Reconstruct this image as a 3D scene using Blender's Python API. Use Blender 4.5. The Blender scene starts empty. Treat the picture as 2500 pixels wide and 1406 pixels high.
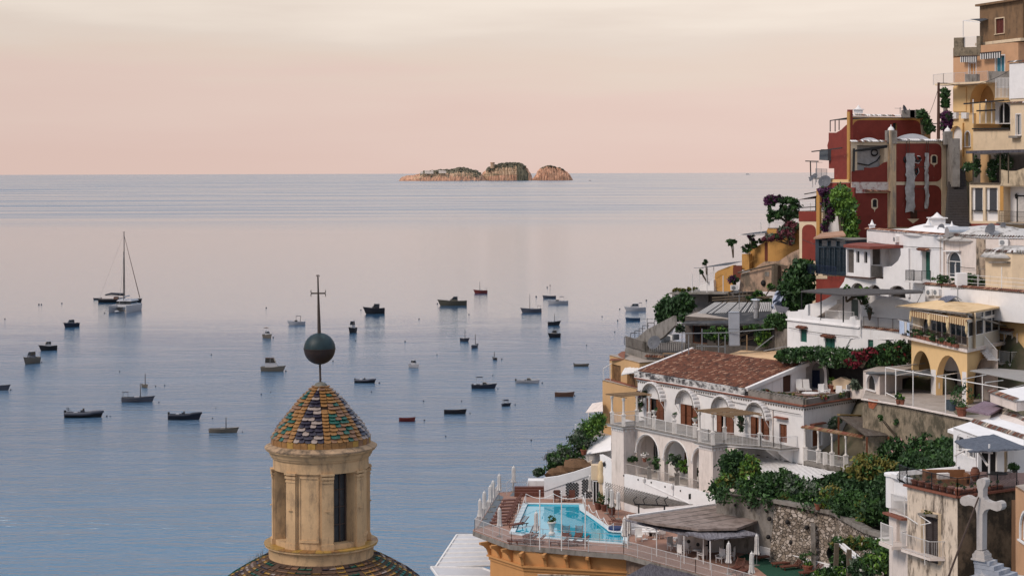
import bpy,math,random
import numpy as np
from mathutils import Vector,Matrix
from mathutils.geometry import tessellate_polygon
random.seed(7);rs=np.random.RandomState(5)
PI=math.pi
C=bpy.context.scene
COL=C.collection
H=60.0;F=1250/math.tan(math.radians(16));ROLL=0.0028;HZ=421.5
cd=bpy.data.cameras.new('camera');cam=bpy.data.objects.new('camera',cd);COL.objects.link(cam)
cam.location=(0,0,H);cam.rotation_euler=(PI/2,ROLL,0)
cd.sensor_width=36;cd.lens=18/math.tan(math.radians(16));cd.shift_y=-(703-HZ)/2500
cd.clip_start=1;cd.clip_end=200000
C.camera=cam
C.render.resolution_x=1024;C.render.resolution_y=575
C.render.engine='CYCLES'
C.view_settings.view_transform='Standard';C.view_settings.look='None'
C.view_settings.exposure=0.16;C.view_settings.gamma=1.0;C.view_settings.use_curve_mapping=False
C.cycles.max_bounces=6
SUN_EL,SUN_AZ=42.0,-60.0
W=bpy.data.worlds.new('World');C.world=W;W.use_nodes=True
nt=W.node_tree;nt.nodes.clear()
def nd(t,k,**kw):
 n=t.nodes.new(k)
 for a,b in kw.items():setattr(n,a,b)
 return n
o_=nd(nt,'ShaderNodeOutputWorld');bg=nd(nt,'ShaderNodeBackground');bg2=nd(nt,'ShaderNodeBackground')
add=nd(nt,'ShaderNodeAddShader')
sky=nd(nt,'ShaderNodeTexSky',sky_type='NISHITA',sun_disc=False)
sky.sun_elevation=math.radians(SUN_EL);sky.sun_rotation=math.radians(180+SUN_AZ-180+0)
bg2.inputs[1].default_value=0.05
tc=nd(nt,'ShaderNodeTexCoord');sx=nd(nt,'ShaderNodeSeparateXYZ');nt.links.new(tc.outputs['Generated'],sx.inputs[0])
rmp=nd(nt,'ShaderNodeValToRGB')
stops=[(0.0,(.64,.475,.42)),(.02,(.65,.49,.435)),(.045,(.665,.515,.455)),(.062,(.665,.545,.47)),(.08,(.67,.575,.505)),(.10,(.75,.66,.58)),(.14,(.82,.73,.65)),(.185,(.80,.76,.77)),(.22,(.62,.66,.76)),(.27,(.26,.39,.58)),(.36,(.14,.27,.46)),(.44,(.2,.34,.53)),(.6,(.68,.76,.92)),(.8,(1.05,1.05,1.12))]
el=rmp.color_ramp.elements
while len(el)<len(stops):el.new(0.5)
for e,(p,c)in zip(el,stops):e.position=p;e.color=(*c,1)
nz=nd(nt,'ShaderNodeTexNoise');mp=nd(nt,'ShaderNodeMapping');mp.inputs['Scale'].default_value=(3,3,26)
nt.links.new(tc.outputs['Generated'],mp.inputs[0]);nt.links.new(mp.outputs[0],nz.inputs['Vector'])
nz.inputs['Scale'].default_value=1.6;nz.inputs['Detail'].default_value=5;nz.inputs['Roughness'].default_value=.5
ma=nd(nt,'ShaderNodeMath',operation='MULTIPLY_ADD');ma.inputs[1].default_value=.085;
mb_=nd(nt,'ShaderNodeMath',operation='SUBTRACT');mb_.inputs[1].default_value=.0425
nt.links.new(nz.outputs[0],ma.inputs[0]);nt.links.new(sx.outputs['Z'],ma.inputs[2]);nt.links.new(ma.outputs[0],mb_.inputs[0])
nt.links.new(mb_.outputs[0],rmp.inputs[0])
mx=nd(nt,'ShaderNodeMix',data_type='RGBA',blend_type='MULTIPLY');mx.inputs['Factor'].default_value=1
rr=nd(nt,'ShaderNodeMapRange');rr.inputs['From Min'].default_value=-.3;rr.inputs['From Max'].default_value=.3
rr.inputs['To Min'].default_value=.98;rr.inputs['To Max'].default_value=1.12
nt.links.new(sx.outputs['X'],rr.inputs[0]);nt.links.new(rmp.outputs[0],mx.inputs['A']);nt.links.new(rr.outputs[0],mx.inputs['B'])
nt.links.new(mx.outputs['Result'],bg.inputs[0]);bg.inputs[1].default_value=1.0
nt.links.new(sky.outputs[0],bg2.inputs[0])
fac=nd(nt,'ShaderNodeMapRange');fac.inputs['From Min'].default_value=.2;fac.inputs['From Max'].default_value=.45
fac.inputs['To Max'].default_value=.25
ms=nd(nt,'ShaderNodeMixShader');nt.links.new(sx.outputs['Z'],fac.inputs[0]);nt.links.new(fac.outputs[0],ms.inputs[0])
nt.links.new(bg.outputs[0],ms.inputs[1]);nt.links.new(bg2.outputs[0],ms.inputs[2]);nt.links.new(ms.outputs[0],o_.inputs[0])
sd=bpy.data.lights.new('sun','SUN');so=bpy.data.objects.new('sun',sd);COL.objects.link(so)
sd.energy=2.1;sd.angle=math.radians(20);sd.color=(1,.87,.76)
_a=math.radians(SUN_AZ);_e=math.radians(SUN_EL)
sdir=Vector((math.cos(_e)*math.sin(_a),-math.cos(_e)*math.cos(_a),math.sin(_e)))
so.rotation_euler=sdir.to_track_quat('Z','Y').to_euler()
sky.sun_rotation=math.atan2(sdir.x,sdir.y)
_c,_s=math.cos(ROLL),math.sin(ROLL)
def P(px,py,Y=None,z=None):
 dx=px-1250;dy=HZ-py
 X=dx*_c+dy*_s;Z=-dx*_s+dy*_c
 if Y is None:Y=(z-H)*F/Z
 return Vector((X/F*Y,Y,H+Z/F*Y))
def RG(x0,y0,s):return lambda x,y:(x0+x/s,y0+y/s)
R1=RG(1850,0,3.515);R2=RG(1850,380,3.515);R3=RG(1450,600,3.905);R4=RG(1900,700,3.7)
R5=RG(1450,840,3.515);R6=RG(1050,1100,3.846);R7=RG(1650,1050,3.846);R8=RG(2050,1000,3.462)
ORG={}
def thing(name,label,cat,loc=(0,0,0),rz=0,group=None):
 o=bpy.data.objects.new(name,None);COL.objects.link(o);o.location=loc;o.rotation_euler=(0,0,rz)
 o.empty_display_size=.3
 o['label']=label;o['category']=cat
 if group:o['group']=group
 ORG[o.name]=Vector(loc)if rz==0 else Vector((0,0,0))
 return o
def local(o):
 ORG[o.name]=Vector((0,0,0));return o
def tag(o,label=None,cat=None,group=None,kind=None):
 if label:o['label']=label
 if cat:o['category']=cat
 if group:o['group']=group
 if kind:o['kind']=kind
 return o
def dup(root,loc=None,rz=None,label=None,group=None,scale=None):
 r=root.copy();COL.objects.link(r)
 if loc is not None:r.location=loc
 if rz is not None:r.rotation_euler=(0,0,rz)
 if label:r['label']=label
 if group:r['group']=group
 if scale:r.scale=scale
 def rec(a,b):
  for ch in list(a.children):
   c=ch.copy();COL.objects.link(c);c.parent=b;rec(ch,c)
 rec(root,r);return r
class MB:
 def __init__(s):s.v=[];s.f=[];s.m=[];s.cur=0
 def add(s,vs,fs,m=None):
  b=len(s.v);s.v+=[tuple(p)for p in vs]
  for f in fs:s.f.append(tuple(b+i for i in f));s.m.append(s.cur if m is None else m)
 def box(s,c,d,rz=0,m=None,M=None):
  hx,hy,hz=d[0]/2,d[1]/2,d[2]/2;cs,sn=math.cos(rz),math.sin(rz);vs=[]
  for x,y,z in((-1,-1,-1),(1,-1,-1),(1,1,-1),(-1,1,-1),(-1,-1,1),(1,-1,1),(1,1,1),(-1,1,1)):
   p=Vector((x*hx*cs-y*hy*sn,x*hx*sn+y*hy*cs,z*hz))
   if M:p=M@Vector((x*hx,y*hy,z*hz))
   vs.append((p.x+c[0],p.y+c[1],p.z+c[2]))
  s.add(vs,[(0,3,2,1),(4,5,6,7),(0,1,5,4),(1,2,6,5),(2,3,7,6),(3,0,4,7)],m)
 def bar(s,a,b,w,h=None,m=None):
  a=Vector(a);b=Vector(b);h=h or w;d=(b-a)
  if d.length<1e-6:return
  d.normalize();up=Vector((0,0,1))if abs(d.z)<.95 else Vector((0,1,0))
  x=d.cross(up).normalized();y=x.cross(d).normalized();vs=[]
  for p in(a,b):
   for i,j in((-1,-1),(1,-1),(1,1),(-1,1)):vs.append(p+x*(w/2*i)+y*(h/2*j))
  s.add(vs,[(0,1,2,3),(7,6,5,4),(0,4,5,1),(1,5,6,2),(2,6,7,3),(3,7,4,0)],m)
 def tube(s,pts,r,n=6,m=None,cap=True):
  pts=[Vector(p)for p in pts];rr=r if isinstance(r,(list,tuple))else[r]*len(pts);vs=[];fs=[]
  for i,p in enumerate(pts):
   d=(pts[min(i+1,len(pts)-1)]-pts[max(i-1,0)])
   d=d.normalized()if d.length>1e-9 else Vector((0,0,1))
   up=Vector((0,0,1))if abs(d.z)<.9 else Vector((0,1,0))
   x=d.cross(up).normalized();y=x.cross(d).normalized()
   for k in range(n):
    a=2*PI*k/n;vs.append(p+x*(math.cos(a)*rr[i])+y*(math.sin(a)*rr[i]))
  for i in range(len(pts)-1):
   for k in range(n):fs.append((i*n+k,i*n+(k+1)%n,(i+1)*n+(k+1)%n,(i+1)*n+k))
  if cap:fs.append(tuple(range(n-1,-1,-1)));fs.append(tuple((len(pts)-1)*n+k for k in range(n)))
  s.add(vs,fs,m)
 def lathe(s,prof,c=(0,0,0),n=16,m=None,a0=0,a1=2*PI,cap=True):
  full=abs(a1-a0-2*PI)<1e-4;k=n if full else n+1;vs=[];fs=[]
  for r,z in prof:
   for i in range(k):
    a=a0+(a1-a0)*i/n;vs.append((c[0]+r*math.cos(a),c[1]+r*math.sin(a),c[2]+z))
  for j in range(len(prof)-1):
   for i in range(n):
    i2=(i+1)%k;fs.append((j*k+i,j*k+i2,(j+1)*k+i2,(j+1)*k+i))
  if full and cap:
   if prof[0][0]>1e-4:fs.append(tuple(range(k-1,-1,-1)))
   if prof[-1][0]>1e-4:fs.append(tuple((len(prof)-1)*k+i for i in range(k)))
  s.add(vs,fs,m)
 def prism(s,poly,z0,z1,m=None,top=None):
  n=len(poly);a=z0 if isinstance(z0,(list,tuple))else[z0]*n;b=z1 if isinstance(z1,(list,tuple))else[z1]*n
  vs=[(p[0],p[1],a[i])for i,p in enumerate(poly)]+[(p[0],p[1],b[i])for i,p in enumerate(poly)]
  fs=[(i,(i+1)%n,n+(i+1)%n,n+i)for i in range(n)]
  for t in tessellate_polygon([[Vector((p[0],p[1],0))for p in poly]]):
   fs.append(tuple(n+i for i in t));fs.append(tuple(reversed(t)))
  s.add(vs,fs,m)
 def poly(s,pts,m=None):s.add(pts,[tuple(range(len(pts)))],m)
 def ball(s,c,r,n=10,m=None,sz=1):
  s.lathe([(max(r*math.sin(PI*i/n),0 if 0<i<n else 1e-5),-r*sz*math.cos(PI*i/n))for i in range(n+1)],c,n*2,m,cap=False)
 def done(s,name,mat,parent=None,smooth=False,clean=True):
  off=ORG.get(parent.name,Vector((0,0,0)))if parent else Vector((0,0,0))
  me=bpy.data.meshes.new(name)
  vv=[(a-off.x,b-off.y,c-off.z)for a,b,c in s.v]if off.length else s.v
  me.from_pydata(vv,[],s.f)
  mats=mat if isinstance(mat,(list,tuple))else[mat]
  for mm in mats:me.materials.append(mm)
  if len(mats)>1:me.polygons.foreach_set('material_index',s.m)
  if smooth:
   me.polygons.foreach_set('use_smooth',[True]*len(s.f))
   if smooth!='all':
    try:me.set_sharp_from_angle(angle=math.radians(38))
    except Exception:pass
  me.update()
  if clean:me.validate()
  o=bpy.data.objects.new(name,me);COL.objects.link(o)
  if parent:o.parent=parent;ORG[o.name]=off
  else:ORG[o.name]=Vector((0,0,0))
  return o
MATS={}
def srgb(r,g,b):
 f=lambda c:(c/255/12.92)if c/255<=.04045 else((c/255+.055)/1.055)**2.4
 return(f(r),f(g),f(b))
def mat(name,col,rough=.7,var=.12,scale=2.0,bump=.0,bscale=20,stain=None,stain_amt=0,stain_scale=(1,1,.25),metal=0,spec=.3,bdist=.02,sthr=.5,coat=0):
 if name in MATS:return MATS[name]
 m=bpy.data.materials.new(name);m.use_nodes=True;t=m.node_tree;b=t.nodes['Principled BSDF']
 b.inputs['Roughness'].default_value=rough;b.inputs['Metallic'].default_value=metal
 b.inputs['Specular IOR Level'].default_value=spec
 if coat:b.inputs['Coat Weight'].default_value=coat
 g=nd(t,'ShaderNodeNewGeometry');L=t.links.new
 n1=nd(t,'ShaderNodeTexNoise');n1.inputs['Scale'].default_value=scale;n1.inputs['Detail'].default_value=6;n1.inputs['Roughness'].default_value=.65
 L(g.outputs['Position'],n1.inputs['Vector'])
 mr=nd(t,'ShaderNodeMapRange');mr.inputs['From Min'].default_value=.3;mr.inputs['From Max'].default_value=.7
 mr.inputs['To Min'].default_value=1-var;mr.inputs['To Max'].default_value=1+var*.6;L(n1.outputs[0],mr.inputs[0])
 mu=nd(t,'ShaderNodeMix',data_type='RGBA',blend_type='MULTIPLY');mu.inputs['Factor'].default_value=1
 mu.inputs['A'].default_value=(*col,1);L(mr.outputs[0],mu.inputs['B']);out=mu.outputs['Result']
 if stain:
  mp=nd(t,'ShaderNodeMapping');mp.inputs['Scale'].default_value=stain_scale;L(g.outputs['Position'],mp.inputs[0])
  n2=nd(t,'ShaderNodeTexNoise');n2.inputs['Scale'].default_value=1.0;n2.inputs['Detail'].default_value=9;n2.inputs['Roughness'].default_value=.72
  L(mp.outputs[0],n2.inputs['Vector'])
  r2=nd(t,'ShaderNodeMapRange');r2.inputs['From Min'].default_value=sthr;r2.inputs['From Max'].default_value=sthr+.13
  r2.inputs['To Max'].default_value=stain_amt;L(n2.outputs[0],r2.inputs[0])
  m2=nd(t,'ShaderNodeMix',data_type='RGBA');L(r2.outputs[0],m2.inputs['Factor']);L(out,m2.inputs['A']);m2.inputs['B'].default_value=(*stain,1)
  out=m2.outputs['Result']
 L(out,b.inputs['Base Color'])
 if bump:
  n3=nd(t,'ShaderNodeTexNoise');n3.inputs['Scale'].default_value=bscale;n3.inputs['Detail'].default_value=4;L(g.outputs['Position'],n3.inputs['Vector'])
  bp=nd(t,'ShaderNodeBump');bp.inputs['Strength'].default_value=bump;bp.inputs['Distance'].default_value=bdist
  L(n3.outputs[0],bp.inputs['Height']);L(bp.outputs[0],b.inputs['Normal'])
 MATS[name]=m;return m
def glass(name='window_glass',col=(.03,.04,.05),rough=.08):
 if name in MATS:return MATS[name]
 m=mat(name,col,rough,.2,3,spec=.6);return m
DK=(.10,.085,.07)
white=mat('white_plaster',(.69,.665,.65),.85,.09,1.3,.3,9,stain=(.38,.35,.31),stain_amt=.38,stain_scale=(1.6,1.6,.22),sthr=.56)
white_clean=mat('white_limewash',(.73,.715,.71),.85,.07,1.3,.25,9,stain=(.46,.42,.39),stain_amt=.45,stain_scale=(1.2,1.2,.2),sthr=.58)
pinkish=mat('aged_white_plaster',(.66,.58,.53),.88,.1,1.2,.35,9,stain=(.30,.25,.21),stain_amt=.5,stain_scale=(1.8,1.8,.3),sthr=.52)
cream=mat('cream_plaster',(.66,.52,.36),.85,.1,1.0,.3,9,stain=(.24,.19,.14),stain_amt=.5,stain_scale=(1.2,1.2,.35),sthr=.55)
yellow=mat('yellow_plaster',(.72,.49,.24),.85,.07,1.0,.25,9,stain=(.5,.40,.27),stain_amt=.5,stain_scale=(.9,.9,.3),sthr=.56)
peach=mat('peach_plaster',(.50,.29,.165),.85,.1,1.0,.25,9,stain=(.3,.2,.13),stain_amt=.5,stain_scale=(1.2,1.2,.3),sthr=.56)
ochre=mat('ochre_plaster',(.47,.25,.075),.85,.1,1.0,.25,9,stain=(.22,.13,.06),stain_amt=.55,stain_scale=(1.2,1.2,.3),sthr=.57)
tan=mat('tan_plaster',(.50,.31,.15),.85,.08,1.0,.25,9,stain=(.3,.2,.12),stain_amt=.5,stain_scale=(1.2,1.2,.3),sthr=.58)
orange=mat('orange_plaster',(.50,.245,.09),.8,.07,.8,.2,7,stain=(.36,.2,.09),stain_amt=.35,stain_scale=(.9,.9,.25),sthr=.55)
red=mat('pompeian_red_plaster',(.205,.036,.025),.85,.16,1.0,.25,9,stain=(.45,.26,.2),stain_amt=.8,stain_scale=(1.1,1.1,.8),sthr=.64)
brown=mat('brown_render',(.20,.12,.065),.9,.2,1.4,.4,8,stain=(.07,.05,.035),stain_amt=.75,stain_scale=(1.0,1.0,.35),sthr=.5)
grime=mat('blackened_plaster',(.42,.33,.25),.92,.16,1.4,.5,8,stain=(.05,.042,.035),stain_amt=.92,stain_scale=(1.6,1.6,.45),sthr=.46)
mould=mat('mouldy_cream_plaster',(.60,.50,.40),.92,.12,1.4,.5,8,stain=(.09,.07,.055),stain_amt=.92,stain_scale=(2.2,2.2,.55),sthr=.5)
moss=mat('mould_and_shade_wall',(.17,.13,.09),.92,.3,1.6,.5,8,stain=(.035,.03,.022),stain_amt=.9,stain_scale=(.7,.7,.6),sthr=.44)  # mould stains plus the shade of the side turned from the light
conc=mat('weathered_concrete',(.22,.20,.18),.9,.2,1.5,.5,10,stain=(.08,.07,.055),stain_amt=.8,stain_scale=(1.2,1.2,.6),sthr=.5)
terr=mat('terrace_floor',(.36,.31,.27),.8,.15,1.5,.2,12,stain=(.16,.13,.1),stain_amt=.5,stain_scale=(.8,.8,.8))
deckm=mat('terracotta_deck',(.30,.17,.125),.75,.14,1.5,.2,20)
wood=mat('brown_wood',(.16,.055,.025),.6,.3,6,.3,30)
darkwood=mat('dark_wood',(.065,.028,.018),.6,.3,6,.3,30)
cane=mat('bamboo_poles',(.27,.17,.09),.7,.25,8)
green_p=mat('green_shutter_paint',(.012,.085,.06),.5,.15,4)
whitem=mat('white_painted_metal',(.72,.70,.68),.5,.1,3)
rustm=mat('rusty_iron',(.07,.045,.035),.6,.3,4)
blackm=mat('black_iron',(.018,.018,.02),.5,.2,4)
greym=mat('grey_metal',(.25,.26,.27),.5,.15,4,metal=.3)
steel=mat('stainless_steel',(.5,.5,.5),.35,.1,4,metal=.9)
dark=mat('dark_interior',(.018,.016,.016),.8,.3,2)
dim=mat('dim_interior',(.10,.085,.075),.85,.3,2)
gl=glass()
curtain=mat('white_curtain',(.5,.48,.46),.8,.2,5)
fabric_w=mat('white_canvas',(.58,.56,.54),.9,.1,8,.4,30)
fabric_g=mat('grey_canvas',(.23,.23,.26),.85,.15,3,.2,30)
terracotta=mat('terracotta',(.22,.08,.05),.8,.2,5)
T1=mat('roof_tile_brown',(.15,.062,.040),.85,.3,3,.4,30);T2=mat('roof_tile_red',(.19,.075,.045),.85,.3,3,.4,30)
T3=mat('roof_tile_pale',(.36,.21,.14),.85,.25,3,.4,30);T4=mat('roof_tile_dark',(.085,.042,.032),.9,.3,3,.4,30)
TILES=[T1,T2,T3,T4]
leafA=mat('leaf_mid',(.048,.11,.028),.55,.35,2.0,spec=.3);leafB=mat('leaf_dark',(.028,.064,.022),.6,.35,2.0,spec=.3)
leafC=mat('leaf_light',(.11,.21,.03),.55,.3,2.0,spec=.3);leafD=mat('leaf_yellow',(.19,.17,.04),.6,.3,2.0)
leafE=mat('leaf_grey',(.10,.13,.09),.6,.3,2.0)
bract=mat('bougainvillea_purple',(.085,.022,.07),.6,.35,2.5);bractr=mat('bougainvillea_red',(.18,.018,.03),.6,.3,2.5)
petal=mat('white_petals',(.7,.66,.62),.6,.1,3);petalp=mat('pink_petals',(.65,.36,.36),.6,.1,3)
bark=mat('bark',(.11,.085,.06),.9,.3,6,.6,25)
for _m in(leafA,leafB,leafC,leafD,leafE):
 _b=_m.node_tree.nodes['Principled BSDF'];_b.inputs['Subsurface Weight'].default_value=0
class Face:
 """vertical plane from plan point A (left) to B (right), seen from outside; pixel positions are projected on it"""
 def __init__(s,A,B):
  s.A=Vector((A[0],A[1]));s.B=Vector((B[0],B[1]));d=s.B-s.A;s.L=d.length;s.d=d/s.L;s.n=Vector((s.d.y,-s.d.x))
 def uz(s,px,py):
  dx=px-1250;dy=HZ-py;X=(dx*_c+dy*_s)/F;Z=(-dx*_s+dy*_c)/F
  det=s.d.x*(-1)-s.d.y*(-X);rx,ry=-s.A.x,-s.A.y
  u=(rx*(-1)-ry*(-X))/det;t=(s.A.y+u*s.d.y)
  return(u,H+Z*t)
 def w(s,u,z,out=0.0):p=s.A+s.d*u+s.n*out;return Vector((p.x,p.y,z))
 def wp(s,px,py,out=0.0):return s.w(*s.uz(px,py),out)
 def off(s,d):return Face(s.A+s.n*d,s.B+s.n*d)
def FP(p0,Y0,p1,Y1):
 """face between two pixel columns at given distances"""
 return Face((P(p0,HZ,Y0).x,Y0),(P(p1,HZ,Y1).x,Y1))
def arch_pts(u0,u1,z0,z1,n=12,kind='arch'):
 r=(u1-u0)/2;c=(u0+u1)/2
 if kind=='rect':return[(u0,z0),(u1,z0),(u1,z1),(u0,z1)]
 rh=min(r,z1-z0)
 return[(u0,z0),(u1,z0)]+[(c+r*math.cos(PI*i/n),z1-rh+rh*math.sin(PI*i/n))for i in range(n+1)]
def panel(mb,fc,outline,holes=(),depth=.2,thick=0,m=None,out=0.0):
 """wall sheet with openings; reveals go inwards by depth; thick>0 makes a free-standing wall"""
 loops=[outline]+list(holes);flat=[p for l in loops for p in l]
 tris=tessellate_polygon([[Vector((a,b,0))for a,b in l]for l in loops])
 fr=[fc.w(u,z,out)for u,z in flat];D=thick or depth;bk=[fc.w(u,z,out-D)for u,z in flat];n=len(flat)
 fs=[tuple(t)for t in tris]
 i0=0;rim=[]
 for k,l in enumerate(loops):
  if k>0 or thick:
   for i in range(len(l)):a=i0+i;b=i0+(i+1)%len(l);rim.append((a,b,n+b,n+a))
  i0+=len(l)
 if thick:fs+=[tuple(n+i for i in t)for t in tris]
 mb.add(fr+bk,fs+rim,m)
def hole(fc,x0,y0,x1,y1,kind='rect'):
 """opening from pixel corners: left x0, top y0, right x1, bottom y1"""
 u0,_=fc.uz(x0,y0);u1,_=fc.uz(x1,y0);xc=(x0+x1)/2
 zt=fc.uz(xc,y0)[1];zb=fc.uz(xc,y1)[1]
 return(min(u0,u1),max(u0,u1),min(zb,zt),max(zb,zt),kind)
def infill(parent,fc,h,kind,depth=.18,frame=None,pm=None,nm=None,out=0.0,nb=2):
 u0,u1,z0,z1,sh=h;o=out-depth;w=u1-u0;hh=z1-z0
 if kind=='none':return
 pts=arch_pts(u0,u1,z0,z1,kind=sh)
 if kind=='dark':
  b=MB();b.poly([fc.w(u,z,o+.004)for u,z in pts]);return b.done(nm or 'window',pm or dark,parent)
 if kind in('glass','door'):
  b=MB();fm=frame or whitem;t=min(.07,w*.13)
  b.bar(fc.w(u0+t/2,z0,o+.05),fc.w(u0+t/2,z1-(w/2 if sh=='arch' else 0),o+.05),t,.06)
  b.bar(fc.w(u1-t/2,z0,o+.05),fc.w(u1-t/2,z1-(w/2 if sh=='arch' else 0),o+.05),t,.06)
  if sh=='arch':
   r=w/2-t/2;c=(u0+u1)/2;zc=z1-w/2
   ar=[fc.w(c+r*math.cos(PI*i/10),zc+r*math.sin(PI*i/10),o+.05)for i in range(11)]
   for p,q in zip(ar,ar[1:]):b.bar(p,q,.06,t)
   b.bar(fc.w(u0,zc,o+.05),fc.w(u1,zc,o+.05),.05,t)
  else:b.bar(fc.w(u0,z1-t/2,o+.05),fc.w(u1,z1-t/2,o+.05),.055,t)
  b.bar(fc.w(u0,z0+t/2,o+.05),fc.w(u1,z0+t/2,o+.05),.055,t)
  for i in range(1,nb):
   u=u0+w*i/nb;b.bar(fc.w(u,z0,o+.045),fc.w(u,z1-(.02 if sh!='arch' else w*.5),o+.045),t*.9,.05)
  fr=b.done('door' if kind=='door' else 'window',fm,parent)
  b=MB();b.poly([fc.w(u,z,o+.012)for u,z in pts]);b.done('pane',pm or gl,fr);return fr
 if kind in('shutter','shutter1'):
  k=2 if kind=='shutter' else 1;r=None
  for i in range(k):
   b=MB();a=u0+w*i/k+.01;c=u0+w*(i+1)/k-.01;t=.06
   zt=z1-.01
   b.bar(fc.w(a+t/2,z0,o+.05),fc.w(a+t/2,zt,o+.05),t,.05);b.bar(fc.w(c-t/2,z0,o+.05),fc.w(c-t/2,zt,o+.05),t,.05)
   for zz in(z0+.05,(z0+z1)/2,zt-.05):b.bar(fc.w(a,zz,o+.05),fc.w(c,zz,o+.05),.045,.09)
   nS=max(4,int(hh/.11))
   for j in range(nS):
    zz=z0+.08+(hh-.16)*j/nS;p=[fc.w(a+t,zz,o+.055),fc.w(c-t,zz,o+.055),fc.w(c-t,zz+.09,o+.02),fc.w(a+t,zz+.09,o+.02)];b.poly(p)
   b.poly([fc.w(a,z0,o+.01),fc.w(c,z0,o+.01),fc.w(c,zt,o+.01),fc.w(a,zt,o+.01)])
   r=b.done(nm or 'shutter',pm or wood,parent)
  return r
def frame_around(parent,fc,h,m,w=.12,d=.06,sill=True,name='window_frame',out=0.0):
 u0,u1,z0,z1,sh=h;b=MB()
 if sh=='rect':
  b.bar(fc.w(u0-w/2,z0,out+d/2-.02),fc.w(u0-w/2,z1+w,out+d/2-.02),w,d+.04);b.bar(fc.w(u1+w/2,z0,out+d/2-.02),fc.w(u1+w/2,z1+w,out+d/2-.02),w,d+.04)
  b.bar(fc.w(u0,z1+w/2,out+d/2-.022),fc.w(u1,z1+w/2,out+d/2-.022),d+.04,w)
 else:
  r=(u1-u0)/2+w/2;c=(u0+u1)/2;zc=z1-(u1-u0)/2
  pts=[fc.w(u0-w/2,z0,out+.01)]+[fc.w(c-r*math.cos(PI*i/12),zc+r*math.sin(PI*i/12),out+.01)for i in range(13)]+[fc.w(u1+w/2,z0,out+.01)]
  for p,q in zip(pts,pts[1:]):b.bar(p,q,w if abs((q-p).z)>.5 else d+.04,d+.04 if abs((q-p).z)>.5 else w)
 if sill:b.bar(fc.w(u0-w-.05,z0-.04,out+.06),fc.w(u1+w+.05,z0-.04,out+.06),.2,.08)
 return b.done(name,m,parent)
def tile_edge(parent,a,b,name='tile_edge',r=.09,pitch=.22,over=.18,mats=None,n=None,slope=.08):
 """row of curved roof tiles seen along an edge a->b; n = outward plan normal"""
 a=Vector(a);b=Vector(b);d=b-a;L=d.length;d.normalize();n=Vector((n[0],n[1],0));mbd=MB();k=max(2,int(L/pitch))
 for i in range(k):
  c=a+d*(L*(i+.5)/k);ln=.38
  for sgn,rr,off in((1,r,0),):
   vs=[]
   for e in(0,1):
    cc=c+n*(over if e else over-ln)+Vector((0,0,-slope*.4 if e else slope))
    for j in range(6):
     an=PI*j/5;vs.append(cc+d*(rr*math.cos(an))+Vector((0,0,rr*math.sin(an)*1.0)))
   fs=[(j,j+1,7+j,6+j)for j in range(5)]+[(6,7,8,9,10,11)]
   mbd.add(vs,fs,random.choice((0,0,1,1,2,3)))
 return mbd.done(name,mats or TILES,parent)
def railing(a,b,h=1.0,gap=.13,mt=None,post=.05,bal=.018,parent=None,name='railing',label=None,cat='railing',pts=None,mid=False,group=None,belly=0,nrm=None,posts=True):
 P_=[Vector(p)for p in(pts or[a,b])];m=MB();up=Vector((0,0,1))
 for p,q in zip(P_,P_[1:]):
  L=(q-p).length;d=(q-p)/max(L,1e-6)
  m.bar(p+up*h,q+up*h,.045,.035);m.bar(p+up*.08,q+up*.08,.03,.025)
  if mid:m.bar(p+up*h*.55,q+up*h*.55,.03,.02)
  k=max(1,int(L/gap))
  for i in range(1,k):
   c=p+d*(L*i/k)
   if belly:
    n_=Vector((d.y,-d.x,0))*(1 if nrm is None else nrm)
    z=[c+up*(.08+(h-.08)*t)+n_*(belly*math.sin(PI*min(1,t*1.6))if t<.62 else 0)for t in(0,.2,.4,.62,1)]
    m.tube(z,bal/2,4,cap=False)
   else:m.bar(c+up*.08,c+up*h,bal)
  if posts:
   k=max(1,round(L/1.8))
   for i in range(k+1):c=p+d*(L*i/k);m.bar(c,c+up*(h+.03),post)
 o=m.done(name,mt or whitem,parent)
 if label:tag(o,label,cat,group)
 return o
def leaves_mesh(blobs,n,size=.16,mix=(0,0,1,2),flowers=0,fm=5,seed=1,shell=.45,droop=0):
 """leaf-sized faces in clumps spread over a set of ellipsoids (x,y,z,rx,ry,rz)"""
 r=np.random.RandomState(seed);V=[];tot=sum(b[3]*b[4]+b[4]*b[5]+b[3]*b[5]for b in blobs);mi=[]
 for b in blobs:
  k=int(n*(b[3]*b[4]+b[4]*b[5]+b[3]*b[5])/tot);nc=max(3,k//22)
  d=r.normal(size=(nc,3));d/=np.linalg.norm(d,axis=1)[:,None]
  rad=(shell+(1-shell)*r.rand(nc)**.6)*(1+.16*r.normal(size=nc)*.7)
  cc=d*rad[:,None]*np.array(b[3:6])+np.array(b[:3]);cm=r.choice(mix,nc)
  idx=r.randint(0,nc,k);sp=min(b[3:6])*.26
  p=cc[idx]+r.normal(size=(k,3))*np.array([sp,sp,sp*.7])
  a=r.normal(size=(k,3));a[:,2]*=.6;a/=np.linalg.norm(a,axis=1)[:,None]
  t=r.normal(size=(k,3));t-=(t*a).sum(1)[:,None]*a;t/=np.linalg.norm(t,axis=1)[:,None]
  c=np.cross(a,t);s=size*(.6+.8*r.rand(k))[:,None]
  q=np.stack([p-t*s*.9,p+c*s*.42,p+t*s*.9,p-c*s*.42],1);V.append(q.reshape(-1,3));m_=cm[idx].copy()
  if flowers:fl=r.rand(k)<flowers;m_[fl]=fm
  mi.append(m_)
 return np.concatenate(V),np.concatenate(mi)
LM=None
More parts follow.
